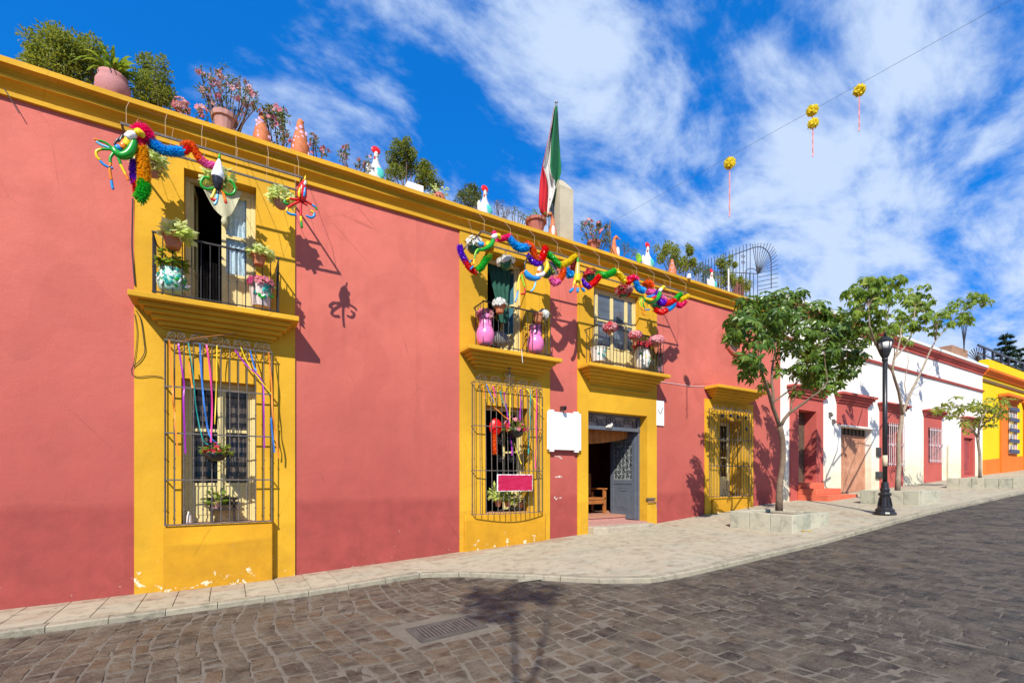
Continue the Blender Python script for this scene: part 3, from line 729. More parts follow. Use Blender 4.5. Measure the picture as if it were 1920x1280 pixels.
# chicken wire inside railing 1: fine mesh
mb = MB()
for i in range(40):
    xa = -.93+i*.04
    pts = [(xa+(.012 if j % 2 else -.012), 8.575, ZR(2.72)+j*.026) for j in range(23)]; mb.tube(pts, .0011, 3, 0, False)
mb.build('wire_netting', m_rust, r1)

# ---- wrought-iron window grilles
def scroll(mb, c, r, turns, y, sgn=1, r_=.006, ph=0):
    pts = []
    for i in range(15):
        t = i/14; a = ph+sgn*turns*2*math.pi*t; rr = r*(1-.75*t); pts.append((c[0]+rr*math.cos(a), y, c[1]+rr*math.sin(a)))
    mb.tube(pts, r_, 4)
def grille(x0, x1, z0, z1, rails, nb, y, curve=0, crest=.14, scrolls=5, label=None):
    gr = MB()
    for z in rails+[z0, z1]:
        if curve: 
            bow = curve*max(0, 1-(z-z0)/(z1-z0)*1.2); pts = [(x0+(x1-x0)*i/10, y-bow*math.sin(math.pi*i/10), z) for i in range(11)]; gr.tube(pts, .011, 4)
        else: gr.box(x0-.01, x1+.01, y-.012, y-.002, z-.011, z+.011)
        for xx in (x0, x1): gr.box(xx-.008, xx+.008, y-.0015, 8.972, z-.008, z+.008)
    g_ = gr.build('window_grille', m_rust, PB)
    b = MB(); h = z1-z0; b.tube([(0, 0, 0), (0, 0, h)], .0085, 5)
    for f in (.08, .36, .62): b.ball((0, 0, h*f), .016, nu=6, nv=4)
    me = b.mesh('bar', m_rust)
    for i in range(nb):
        xx = x0+(x1-x0)*i/(nb-1)
        if curve:
            cb = MB(); k = curve*math.sin(math.pi*i/(nb-1)); cb.tube([(xx, y-k*max(0, 1-t*1.2)+.006, z0+h*t) for t in (0, .15, .3, .45, .6, .75, .9, 1)], .0085, 5); cb.ball((xx, y-k*.5, z0+h*.42), .016, nu=6, nv=4)
            cb.build('bar', m_rust, g_)
        else: place('bar', me, g_, (xx, y+.003, z0))
    for xx in (x0, x1): place('bar', me, g_, (xx, 8.94, z0))
    sc = MB(); wd = (x1-x0)/scrolls
    for i in range(scrolls):
        cx = x0+wd*(i+.5); r = min(crest*.48, wd*.24)
        scroll(sc, (cx-wd*.24, z1+r+.012), r, 1.4, y, 1, .006, -1.57); scroll(sc, (cx+wd*.24, z1+r+.012), r, 1.4, y, -1, .006, -1.57)
        sc.tube([(cx-wd*.45+wd*.9*j/8, y, z1+.02+crest*math.sin(math.pi*j/8)) for j in range(9)], .006, 4)
    sc.build('scroll_crest', m_rust, g_)
    return g_
g1 = grille(-.837, .615, ZR(-.72), ZR(2.09), [ZR(-.035), ZR(.678), ZR(1.385)], 13, 8.84)
g2 = grille(4.372, 6.08, ZR(-.77), ZR(2.00), [ZR(.15), ZR(1.087)], 14, 8.83, curve=.10)
g4 = grille(12.12, 14.06, ZR(-.56), ZR(2.02), [ZR(.35), ZR(1.15)], 15, 8.86, crest=.09)
# grille scrolls over the top rail shadow: an ornament at the peak of the second crest
mb = MB(); c = (5.22, ZR(2.22))
for s_ in (-1, 1): scroll(mb, (c[0]+s_*.07, c[1]), .07, 1.2, 8.83, s_, .008, 1.57)
mb.tube([(c[0], 8.83, ZR(2.0)), (c[0], 8.83, c[1]+.16)], .009, 5); mb.ball((c[0], 8.83, c[1]+.17), .03, nu=8, nv=5); mb.build('finial', m_rust, g2)
mb = MB()
for zz in (ZR(.78), ZR(.40)):
    for xx in (5.0, 5.27):
        mb = MB()
        for k in range(4): scroll(mb, (xx+.06*math.cos(k*1.57+.78), zz+.06*math.sin(k*1.57+.78)), .045, 1.1, 8.80, 1 if k % 2 else -1, .006, k*1.57)
        mb.ball((xx, 8.80, zz), .02, nu=6, nv=4); mb.build('rosette', m_iron, g2)
mb = MB()
scroll(mb, (-.16, ZR(.16)), .11, 1.3, 8.82, 1, .006); scroll(mb, (.02, ZR(.11)), .10, 1.3, 8.82, -1, .006, 3.1); mb.build('rosette', m_iron, g1)
for px_, py_, lb in ((1355, 779, 'leftmost small round dark ornament on the shaded grille'), (1370, 779, 'second from left small round ornament on the shaded grille'), (1399, 783, 'upper right small round ornament on the shaded grille'), (1400, 804, 'lowest small round ornament on the shaded grille'), (1384, 781, 'middle small round ornament on the shaded grille')):   # small dark lids hung on the shaded grille
    p = P(px_, py_, 8.83); mb = MB(); mb.lathe([(.055, -.012), (.055, .012), (.03, .02)], p, 12, axis=(0, -1, 0)); o = mb.build('hanging_disc', m_black, None, base=p)
    tag(o, lb, 'ornament', 'round ornaments on the shaded grille')

# ---- entrance
x0, x1, z0, z1 = op['door']; zt = ZR(1.27)
mb = MB(); mb.box(x0, x1, 9.22, 9.32, zt-.04, zt+.05); mb.box(x0, x0+.05, 9.22, 9.32, zt+.05, z1-.05); mb.box(x1-.10, x1, 9.22, 9.32, zt+.05, z1-.05); mb.box(x0, x1, 9.22, 9.32, z1-.05, z1)
mb.box(x1-.05, x1, 9.24, 9.36, z0, zt-.04); mb.box(x0, x0+.05, 9.24, 9.36, z0, zt-.04)
df = mb.build('door_frame', m_greywood, PB, bevel=.006)
mb = MB(); mb.box(x0+.05, x1-.10, 9.285, 9.29, zt+.05, z1-.05); mb.build('transom_panel', M('pinkish_dusty_glass', (.36, .28, .25), .4, .15, 3, .1), df)
mb = MB()
for i in range(6):
    cx = x0+.05+(x1-x0-.15)*(i+.5)/6; zz = (zt+z1)/2; s_ = 1 if i % 2 else -1
    scroll(mb, (cx-.07, zz+.04*s_), .12, 1.5, 9.25, s_, .009, 1.57*s_); scroll(mb, (cx+.09, zz-.04*s_), .10, 1.4, 9.25, -s_, .009, -1.57*s_)
mb.build('transom_scrollwork', m_black, df)
def door_leaf(hx, sgn, ang):
    wd = .95; y = 9.30; a, b = (hx-wd, hx) if sgn < 0 else (hx, hx+wd)
    mb = MB(); frame(mb, a, b, z0+.02, zt-.045, y, y+.05, .13); mb.box(a+.13, b-.13, y+.001, y+.049, z0+.98, z0+1.10)
    lf = mb.build('door', m_greywood, PB, bevel=.006)
    mb = MB(); mb.box(a+.13, b-.13, y+.014, y+.034, z0+.15, z0+.98); k = .10
    for kk, d in ((.10, .008), (.17, .003)):
        frame(mb, a+.13+kk, b-.13-kk, z0+.15+kk, z0+.98-kk, y+d, y+.0139, .022); frame(mb, a+.13+kk, b-.13-kk, z0+.15+kk, z0+.98-kk, y+.0341, y+.05-d, .022)
    mb.build('panel', m_greywood, lf, bevel=.004)
    mb = MB(); mb.box(a+.13, b-.13, y+.022, y+.026, z0+1.10, zt-.175); mb.build('pane', M('silvery_cracked_glass', (.23, .25, .24), .35, .6, 26, .5), lf)
    mb = MB()
    for i in range(5):
        for j in range(9):
            cx = a+.19+(wd-.38)*i/4; cz = z0+1.17+(zt-.2-z0-1.2)*j/8
            q = MB(); scroll(q, (cx, cz), .075, 1.3, y+.04, 1 if (i+j) % 2 else -1, .007, i*1.3+j); mb.add(q.v, q.f)
            q = MB(); scroll(q, (cx+.03, cz+.03), .06, 1.2, y+.008, 1 if (i+j) % 2 else -1, .007, i*1.3+j+2); mb.add(q.v, q.f)
    mb.build('ironwork', m_black, lf)
    swing(lf, hx, y+.025, ang); return lf
door_leaf(x1-.055, -1, math.radians(-88)); door_leaf(x0+.055, 1, math.radians(86))
mb = MB(); mb.box(x0+.002, x1-.002, 8.975, 9.70, z0-.45, z0-.002); mb.box(7.0, 11.2, 9.702, 9.78, z0-.2, ZR(-1.092)); mb.build('threshold', m_terrapale, PB)
mb = MB(); mb.prism([(x0-.02, 8.968), (x0-.02, 8.74), (x0+.25, 8.58), (x1-.35, 8.60), (x1+.04, 8.76), (x1+.04, 8.968)], z0-.45, z0-.035, 'z'); mb.build('step', M('worn_limestone', (.40, .34, .25), .9, .22, 5, .6), PB, bevel=.02)
# orange valance inside the doorway
mb = MB(); vs = []; nn = 40
for i in range(nn+1):
    t_ = i/nn; xx = x0+.02+(1.95)*t_; yy = 9.62+.025*math.sin(t_*60); vs += [(xx, yy, zt+.05), (xx, yy+.02*math.sin(t_*43), zt-.40+.22*t_*t_)]
mb.add(vs, [(2*i, 2*i+2, 2*i+3, 2*i+1) for i in range(nn)])
tag(mb.build('valance', M('orange_cloth', (.55, .20, .05), .9, .2, 12, .3, trans=.2), None, base=(8.5, 9.62, zt)), 'rust orange cloth valance hung inside the open entrance', 'valance')
p = P(1143, 799, 9.20); mb = MB(); mb.ball(p, .09, .03, .05, 10, 6); mb.ball(p+Vector((.07, 0, .05)), .04, .03, .06, 8, 5); mb.ball(p+Vector((-.09, 0, -.02)), .05, .02, .025, 8, 5)
tag(mb.build('door_ornament', m_bone, None, smooth=True, base=p), 'small white sculpted ornament on the transom bar above the entrance', 'ornament')

# green curtain gathered in the middle balcony doorway
mb = MB(); vs = []; nn = 16; top_, bot_ = P(936, 497, 9.34), P(946, 605, 9.34)
for j in range(9):
    f = j/8; wv = (.26*(1-f)+.07)*(1 if f < .85 else 1.25); cx = top_.x+(bot_.x-top_.x)*f; zz = top_.z+(bot_.z-top_.z)*f
    for i in range(nn+1): t_ = i/nn*2-1; vs.append((cx+t_*wv, 9.345+.03*math.sin(t_*13+f*1.5), zz))
mb.add(vs, [(j*(nn+1)+i, j*(nn+1)+i+1, (j+1)*(nn+1)+i+1, (j+1)*(nn+1)+i) for j in range(8) for i in range(nn)])
tag(mb.build('curtain', m_gcurt, None, smooth=True, base=top_), 'dark green curtain gathered in the middle balcony doorway', 'curtain')
# ------------------------------------------------------------------ white house
WH = thing('white_house', 'long white house with red brown cornice, door surrounds and window bays', 'house', (24, 9, 1.3))
WX0, WX1 = X_END+.01, 35.5
D1 = (PX(1480), PX(1541)); O1 = (PX(1494.7), PX(1528)); DZ1 = P(1500, 768).z
GA = (PX(1577), PX(1634)); GZ = P(1600, 801.5).z
wins = [(PX(1648.6), PX(1691), PX(1661), PX(1690.0)), (PX(1731.8), PX(1763.5), PX(1738), PX(1763.4)-.05)]
D4 = (PX(1802), PX(1826))
WTOP = ZR(5.66)
SUR = [(D1[0], D1[1], -1, P(1480, 742).z), (wins[0][0], wins[0][1], -1, P(1648, 768).z), (wins[1][0], wins[1][1], -1, P(1732, 780).z), (D4[0], D4[1], -1, P(1802, 792).z)]
mb = MB(); holes_wall(mb, WX0, WX1, -1, WTOP, SUR+[(GA[0], GA[1], -1, GZ)], 9.0, WT+.05); mb.build('wall', m_white, WH)
Wz = lambda a, b: gz((a+b)/2)
# door surround
def surround(x0, x1, ztop, hole, capx=.18, caph=.30):
    mb = MB(); holes_wall(mb, x0, x1, -1, ztop, [hole] if hole else [], 8.95, WT+.05); o = mb.build('door_surround', m_redtrim, WH)
    mb = MB()
    for i, (pr, a, b) in enumerate(((.06, .0, .08), (.12, .08, .16), (.18, .16, .24), (.26, .24, .30))):
        a *= caph/.3; b *= caph/.3; mb.box(x0-pr*.75, x1+pr*.75, 9-pr-.05, 8.98, ztop+a, ztop+b)
    mb.build('surround_cornice', m_redtrim, WH, bevel=.01)
surround(D1[0], D1[1], SUR[0][3], (O1[0], O1[1], -1, DZ1), caph=.36)
m_pgr = M('pinkish_grey_paint', (.56, .45, .45), .6, .1, 6, .1)
for wv, s_ in zip(wins, SUR[1:3]):
    zb = gz(wv[0])+.95; zt_ = s_[3]-.50; surround(wv[0], wv[1], s_[3], (wv[2], wv[3], zb, zt_))
    mb = MB(); mb.box(wv[2]-.05, wv[3]+.05, WT-.06, WT, zb-.05, zt_+.05); mb.build('window_shutter', M('plum_shutter', (.16, .06, .07), .7, .2, 4, .2), WH)
    mb = MB(); 
    for q in range(3):
        zz = zb+.1+(zt_-zb-.2)*q/2; mb.box(wv[2]-.02, wv[3]+.02, 8.885, 8.90, zz-.02, zz+.02)
    g_ = mb.build('window_grille', m_pgr, WH)
    b = MB(); b.tube([(0, 0, 0), (0, 0, zt_-zb)], .014, 5); me = b.mesh('bar', m_pgr)
    for q in range(9): place('bar', me, g_, (wv[2]+.03+(wv[3]-wv[2]-.06)*q/8, 8.88, zb))
    mb = MB()
    for q in range(4): scroll(mb, (wv[2]+.2+(wv[3]-wv[2]-.4)*q/3, (zb+zt_)/2), .10, 1.3, 8.86, 1 if q % 2 else -1, .012)
    mb.build('scrollwork', m_pgr, g_)
# blind door 4
surround(D4[0], D4[1], SUR[3][3], (D4[0]+.25, D4[1]-.25, gz(D4[0])+.15, SUR[3][3]-.75), caph=.3)
mb = MB(); mb.box(D4[0]+.2, D4[1]-.2, 9.1, 9.15, gz(D4[0])+.1, SUR[3][3]-.7); mb.build('door', M('plum_red_door', (.30, .05, .05), .7, .2, 3, .2), WH)
mb = MB(); frame(mb, D4[0]+.35, D4[1]-.35, gz(D4[0])+.3, SUR[3][3]-.9, 9.08, 9.10, .05); mb.build('door_moulding', m_redtrim, WH)
# first door: planks deep in the reveal
zb = gz(O1[0])+.60
for i in range(5):
    wv = (O1[1]-O1[0]+.1)/5; xa = O1[0]-.05+i*wv; mb = MB(); mb.box(xa+.004, xa+wv-.004, WT-.02, WT+.03, zb-.1, DZ1-.28); mb.build('door_plank', m_dkwood, WH, bevel=.006)
mb = MB(); mb.box(O1[0]-.05, O1[1]+.05, WT-.02, WT+.03, DZ1-.27, DZ1+.05); mb.build('transom', m_dkwood, WH)
m_step = M('orange_red_step_paint', (.62, .135, .065), .75, .12, 5, .25)
for i, (a, b, dz, yo) in enumerate(((-.02, .25, .20, 7.95), (-.02, .25, .40, 8.32), (.0, 0.0, .60, 8.68))):
    xa, xb = (O1[0]-.10+.006*i, O1[1]+.38+(.35 if i == 0 else 0)) if i < 2 else (O1[0]+.005, O1[1]-.005)
    mb = MB(); mb.box(xa, xb, yo, 8.945 if i < 2 else WT-.03, gz(O1[0])+(-.25 if i == 0 else .2*i), gz(O1[0])+dz); mb.build('step', m_step, WH, bevel=.015)
# garage door
zb = gz(GA[0])+.02; zp = P(1600, 816).z
mb = MB(); mb.box(PX(1568.5), PX(1625), 8.95, 8.998, GZ+.07, P(1568, 754).z); mb.build('gate_panel', m_redtrim, WH)
mb = MB(); zc = P(1568, 754).z
for pr, a, b in ((.06, 0, .09), (.13, .09, .18), (.20, .18, .27), (.28, .27, .36)): mb.box(PX(1568.5)-pr*.7, PX(1625)+pr*.7, 8.95-pr, 8.99, zc+a, zc+b)
mb.build('gate_cornice', m_redtrim, WH, bevel=.01)
mb = MB(); mb.box(GA[0]-.06, GA[1]+.1, 8.90, 8.99, GZ, GZ+.06); mb.build('gate_lintel', m_white, WH)
m_gate = M('sun_bleached_orange_wood', (.47, .20, .11), .8, .22, 3, .5, col2=(.58, .29, .17))
n_ = 14
for i in range(n_):
    wv = (GA[1]-GA[0])/n_; xa = GA[0]+i*wv; mb = MB(); mb.box(xa+.006, xa+wv-.006, 9.22+R.uniform(0, .012), 9.28, zb+R.uniform(0, .04), zp); mb.build('gate_plank', m_gate, WH, bevel=.006)
mb = MB(); mb.box(GA[0], GA[1], 9.24, 9.29, zp+.03, GZ); mb.build('gate_transom', m_dkwood, WH)
for i in range(8):
    xa = GA[0]+(GA[1]-GA[0])*(i+.5)/8; mb = MB(); mb.box(xa-.015, xa+.015, 9.205, 9.235, zp+.03, GZ); mb.build('transom_bar', m_iron, WH)
mb = MB(); mb.box(GA[0], GA[1], 9.20, 9.238, zp+.001, zp+.029); mb.build('gate_rail', m_gate, WH)
# cornice and string course
mb = MB(); prof = [(9.02, 5.60), (8.95, 5.60), (8.94, 5.67), (8.98, 5.68), (8.90, 5.75), (8.88, 5.81), (8.80, 5.87), (8.78, 5.96), (9.45, 5.96), (9.45, 5.60)]
wavy(mb, [(y, ZR(z)) for y, z in prof], WX0, WX1, .5, .008); mb.build('cornice', m_redtrim, WH)
mb = MB(); mb.prism([(y, ZR(z)) for y, z in [(8.76, 5.965), (8.74, 6.08), (9.45, 6.14), (9.45, 5.965)]], WX0, WX1, 'x'); mb.build('coping', m_white, WH)
mb = MB(); mb.prism([(y, ZR(z)) for y, z in [(8.998, 4.68), (8.93, 4.68), (8.90, 4.76), (8.998, 4.80)]], WX0, WX1, 'x'); mb.build('string_course', m_redtrim, WH)
mb = MB(); mb.box(WX0, WX1, 9.45, 18, ZR(5.4), ZR(5.7)); mb.build('roof', m_terrapale, WH)
mb = MB(); mb.box(WX0, WX1, 17.7, 18, 0, ZR(5.4)); mb.box(WX0, WX0+.3, 9.46, 17.7, ZR(5.3), ZR(6.05)); mb.box(WX1-.3, WX1, 9.46, 17.7, 0, ZR(5.4)); mb.build('rear_wall', m_white, WH)
# meters and a drainpipe
for (xa, xb, ya, yb, nm, lb) in ((1642, 1649, 839, 855, 'meter_box', 'small dark meter box on the white wall above the letter box'), (1641, 1652, 884, 897, 'letter_box', 'black letter box low on the white wall beside the lamp post')):
    p, q = P(xa, yb), P(xb, ya); mb = MB(); mb.box(p.x, q.x, 8.93, 8.995, p.z, q.z); mb.box(p.x+.05, q.x-.05, 8.915, 8.929, p.z+.06, q.z-.05)
    tag(mb.build(nm, M(nm, (.045, .042, .040), .6, .3, 9, .1), None, base=(p.x, 8.95, p.z), bevel=.008), lb, 'box')
p = P(1775, 900); mb = MB(); mb.tube([(p.x, 8.95, gz(p.x)), (p.x, 8.95, gz(p.x)+1.7)], .035, 6); tag(mb.build('drainpipe', M('buff_pipe', (.55, .48, .34), .7), None, base=(p.x, 8.95, gz(p.x))), 'short cream drainpipe on the white wall', 'pipe')
for px_, py_, lb in ((1555, 777, 'upper small rusty fixture on the white wall between the two wooden doors'), (1561, 790, 'lower small rusty fixture on the white wall between the two wooden doors')):
    p = P(px_, py_); mb = MB(); mb.box(p.x-.06, p.x+.06, 8.93, 8.998, p.z-.08, p.z+.08); mb.ball((p.x, 8.91, p.z-.02), .05, nu=8, nv=5); tag(mb.build('wall_fixture', m_rust, None, base=p), lb, 'fixture', 'fixtures on the white wall')

# ------------------------------------------------------------------ bright yellow house
YH = thing('yellow_house', 'bright yellow house with orange base and orange window surrounds at the street end', 'house', (41, 9, 2))
A0, A1 = WX1+.01, 58
wy = P(1884, 765); YW = (PX(1886), PX(1900.5)); zt_ = P(1886, 765).z; zb = P(1886, 849).z
mb = MB(); holes_wall(mb, A0, A1, gz(A0)-1, ZR(6.0), [(YW[0], YW[1], zb, zt_)], 9.0, 9.5); mb.build('wall', m_byel, YH)
mb = MB(); za = P(1850, 862.5).z
mb.add([(A0, 8.975, gz(A0)-1), (A1, 8.975, gz(A0)-1), (A1, 8.975, gz(A1)+1.0), (A0, 8.975, za), (A0, 8.999, gz(A0)-1), (A1, 8.999, gz(A0)-1), (A1, 8.999, gz(A1)+1.0), (A0, 8.999, za)], [(0,1,2,3),(4,7,6,5),(3,2,6,7),(0,3,7,4),(1,5,6,2)]); mb.build('base_band', m_orange, YH)
def ysur(x0, x1, zt):
    mb = MB(); holes_wall(mb, x0, x1, gz(x0)-.5, zt, [(YW[0], YW[1], zb, zt_)] if abs(x0-PX(1874)) < .1 else [(x0+.4, x1-.4, zb+.2, zt_+.3)], 8.90, 8.974); mb.build('window_surround', m_orange, YH)
    mb = MB()
    for pr, a, b in ((.10, 0, .12), (.22, .12, .24), (.40, .24, .40)): mb.box(x0-pr*.8, x1+pr*.8, 8.93-pr, 8.97, zt+a, zt+b)
    mb.build('surround_cornice', m_orange, YH, bevel=.012)
ysur(PX(1874), PX(1903), P(1874, 752).z); ysur(PX(1918), PX(1918)+2.4, P(1874, 752).z)
mb = MB(); mb.box(YW[0]-.05, YW[1]+.05, 9.40, 9.45, zb-.05, zt_+.05); mb.build('window_shutter', m_dkwood, YH)
gm = MB(); gm.box(YW[0]-.1, YW[1]+.15, 8.835, 8.85, zb-.02, zb+.03); gy = gm.build('window_grille', m_whitep, YH)
b = MB(); b.tube([(0, 0, 0), (0, 0, zt_-zb+.1)], .016, 5); me = b.mesh('bar', m_whitep)
for q in range(6): place('bar', me, gy, (YW[0]+(YW[1]-YW[0])*q/5, 8.86, zb))
for q in range(5):
    zz = zb+.1+(zt_-zb-.15)*q/4; mb = MB(); mb.box(YW[0]-.1, YW[1]+.1, 8.76, 8.83, zz-.11, zz+.11); mb.build('blue_crossboard', M('slate_blue_board', (.06, .07, .12), .6, .2, 8, .2), gy)
cm = MB(); zc = P(1843, 702).z-CZ
cm.prism([(y, ZR(zc+z)) for y, z in [(9.0, -.02), (8.9, -.02), (8.88, .06), (8.72, .20), (8.70, .32), (9.2, .34), (9.2, -.02)]], A0, A1, 'x'); cm.build('cornice', m_orange, YH)
cm = MB(); cm.prism([(y, ZR(zc+z)) for y, z in [(8.75, .325), (8.75, .80), (9.15, .80), (9.15, .345)]], A0, A1, 'x'); cm.build('parapet', m_byel, YH)
cm = MB(); cm.box(A0, A1, 8.94, 8.998, ZR(zc-.38), ZR(zc-.22)); cm.build('string_course', M('brown_band', (.16, .09, .03), .8), YH)
cm = MB(); cm.box(A0, A1, 9.15, 18, ZR(zc+.1), ZR(zc+.3)); cm.box(A0, A1, 17.7, 18, 1, ZR(zc+.1)); cm.build('roof', m_terrapale, YH)
rm = MB(); rz = ZR(zc+.80); rm.box(A0-.9, A1, 8.92, 8.99, rz+.62, rz+.72); rm.box(A0-.9, A1, 8.93, 8.98, rz+.22, rz+.28); rr = rm.build('roof_railing', m_black, YH)
b = MB(); b.box(-.05, .05, -.05, .05, 0, .62); me = b.mesh('post', m_black)
for q in range(16): place('post', me, rr, (A0+.1+q*1.4, 8.955, rz))

# ------------------------------------------------------------------ planters
m_plant = stonemat('planter_stone', [(.33, .335, .25), (.40, .39, .29), (.45, .42, .31), (.37, .365, .285)], (.52, .47, .34), (.7, .92), .55, .35)
def planter(x0, x1, y0, y1, h, label, n_side):
    zb_ = gz(x0); zt_ = zb_+h
    t = thing('planter', label, 'planter', ((x0+x1)/2, (y0+y1)/2, zb_), 'stone block planters along the pavement')
    th = .16
    def blk(a, b, c, d):
        mb = MB(); mb.tone = R.uniform(.02, .98); mb.box(a, b, c, d, zb_-.3, zt_+R.uniform(-.008, .004)); mb.build('stone_block', m_plant, t, bevel=.012)
    g_ = .004
    for i in range(n_side):
        a = y0+(y1-y0)*i/n_side; b = y0+(y1-y0)*(i+1)/n_side; blk(x0+R.uniform(-.004, .004), x0+th, a+g_, b-g_); blk(x1-th, x1+R.uniform(-.004, .004), a+g_, b-g_)
    ns = max(2, round((x1-x0-2*th)/.5))
    for i in range(ns):
        a = x0+th+(x1-x0-2*th)*i/ns; b = x0+th+(x1-x0-2*th)*(i+1)/ns; blk(a+g_, b-g_, y0+R.uniform(-.004, .004), y0+th); blk(a+g_, b-g_, y1-th, y1)
    mb = MB(); mb.box(x0+th, x1-th, y0+th, y1-th, zb_-.2, zt_-.07); mb.build('soil', m_soil, t)
    return zt_-.07
PL = [planter(10.45, 12.0, 5.65, 7.15, .40, 'pale stone planter nearest the camera, around the dense leafy tree', 3), planter(16.6, 18.1, 5.5, 6.96, .41, 'middle pale stone planter behind the black lamp post', 4), planter(24.3, 25.9, 5.0, 7.2, .40, 'farthest stone planter holding the low spreading young tree', 6)]

# ------------------------------------------------------------------ street lamp
lb_ = (14.2, 5.4, gz(14.2))
SL = thing('street_lamp', 'black cast iron street lamp standing on the pavement before the white house', 'street lamp', lb_)
x, y, z = lb_
mb = MB(); pr = [(.235, 0), (.24, .03), (.225, .07), (.20, .08), (.205, .12), (.15, .18), (.155, .21), (.125, .24), (.105, .42), (.11, .47), (.135, .49), (.14, .52), (.115, .55), (.09, .57), (.10, .60), (.105, .64), (.085, .67), (.075, .80), (.06, .82)]
mb.lathe(pr, (x, y, z), 16); mb.build('base', m_black, SL, smooth=False)
mb = MB()
for i in range(8):
    a = 2*math.pi*i/8; mb.tube([(x+.15*math.cos(a), y+.15*math.sin(a), z+.22), (x+.112*math.cos(a), y+.112*math.sin(a), z+.43)], .018, 4)
mb.build('fluting', m_black, SL, kind='stuff')
mb = MB(); mb.tube([(x, y, z+.80), (x, y, z+3.95)], .052, 12); mb.build('pole', m_black, SL, smooth=True)
mb = MB(); mb.lathe([(.055, 3.86), (.07, 3.9), (.056, 3.94), (.09, 4.0), (.128, 4.12), (.132, 4.16)], (x, y, z), 12); mb.build('lantern_bowl', m_black, SL)
mb = MB(); mb.lathe([(.12, 4.165), (.15, 4.34)], (x, y, z), 12); mb.build('lantern_pane', M('frosted_lamp_glass', (.62, .60, .56), .3, .1, 8, .05), SL, smooth=True)
mb = MB()
for i in range(6):
    a = 2*math.pi*i/6; mb.tube([(x+.13*math.cos(a), y+.13*math.sin(a), z+4.15), (x+.158*math.cos(a), y+.158*math.sin(a), z+4.36)], .010, 4)
mb.build('lantern_frame', m_black, SL)
mb = MB(); mb.lathe([(.17, 4.345), (.175, 4.37), (.12, 4.44), (.05, 4.49), (.025, 4.52), (.036, 4.55), (.01, 4.60)], (x, y, z), 12); mb.build('lantern_cap', m_black, SL)
mb = MB(); zz = z+1.22; mb.tube([(x, y, zz), (x, y, zz+.27)], .056, 12); tag(mb.build('paper_notice', M('cream_paper', (.62, .52, .34), .9, .12, 6, .1), None, smooth=True, base=(x, y, zz)), 'blank cream paper wrapped around the black lamp post', 'notice')

# ------------------------------------------------------------------ trees
m_leafcard = MB().leaf((0, 0, 0), (1, 0, 0), (0, 0, 1), 1, .42, droop=.22).mesh
def tree(name, label, base, limbs, tips, leafm, ln, nsing, nr=(6, 8), mult=1.0, twig=True, spread=.10, drop=.55, group='trees along the pavement', rad=None, rosettes=None, barkm=None):
    """limbs: (points, radii); tips: rosette centres with a count; big leaves one by one up to nsing, the rest as one crown"""
    t = thing(name, label, 'tree', base, group)
    mb = MB(); mb.tube(limbs[0][0], limbs[0][1], 9); mb.build('trunk', barkm or m_bark, t, smooth=True)
    for pts, rs in limbs[1:]:
        mb = MB(); mb.tube(pts, rs, 7); mb.build('limb', barkm or m_bark, t, smooth=True)
    nodes = [Vector(p) for l, _ in limbs[1:] for p in l]+[Vector(limbs[0][0][-1])]
    tw = MB(); leaves = []
    for c, cnt, r in tips:
        c = Vector(c); q = min(nodes, key=lambda v: (v-c).length); tw.tube(spline([q, q.lerp(c, .5)+Vector((R.uniform(-.06, .06), R.uniform(-.06, .06), -.03)), c], 3), [.012]*3+[.009]*3+[.006], 5)
        for _ in range(int(cnt*mult+.5)):
            d = Vector((R.gauss(0, 1), R.gauss(0, 1), R.gauss(0, .75))); d = d.normalized()*r*(R.random()**.45); e = c+d
            ax = (d*1.2/r+Vector((0, 0, .6))).normalized(); tw.tube([c+d*.25, e], .0035, 3, 0, False)
            k = R.randint(*nr); ph = R.random()*6.28
            for j in range(k):
                a = ph+6.283*j/k; s1 = ax.orthogonal().normalized(); s2 = ax.cross(s1)
                dd = (s1*math.cos(a)+s2*math.sin(a))*1.0+ax*R.uniform(-.1, .45)+Vector((0, 0, -drop*R.uniform(.4, 1.2)))
                l_ = ln*R.uniform(.7, 1.15); leaves.append((e+dd.normalized()*.02, dd.normalized(), (ax+Vector((R.uniform(-.4, .4), R.uniform(-.4, .4), R.uniform(-.2, .3)))).normalized(), l_, l_*R.uniform(.36, .46)))
    tw.build('twigs', m_twig, t, kind='stuff')
    leaves.sort(key=lambda s: (s[0]-Vector((0, 0, CZ))).length)
    me = MB().leaf((0, 0, 0), (1, 0, 0), (0, 0, 1), 1, .42, droop=.22).mesh('leaf', leafm)
    cr = MB()
    for i, (p, d, up, l_, wd) in enumerate(leaves):
        if i < nsing:
            sd = d.cross(up).normalized(); nn = sd.cross(d)
            o = bpy.data.objects.new('leaf', me); COL.objects.link(o); o.parent = t
            m4 = Matrix(((d.x*l_, -sd.x*l_, nn.x*l_), (d.y*l_, -sd.y*l_, nn.y*l_), (d.z*l_, -sd.z*l_, nn.z*l_))).to_4x4(); m4.translation = p-Vector(base); o.matrix_local = m4
        else: cr.leaf(p, d, up, l_, wd, droop=.22, tone=R.random())
    cr.build('crown', leafm, t, kind='stuff')
    return t
def pline(lst, y0, rs, zlift=0): return ([P(a, b, y0+c) for a, b, c in lst], rs)
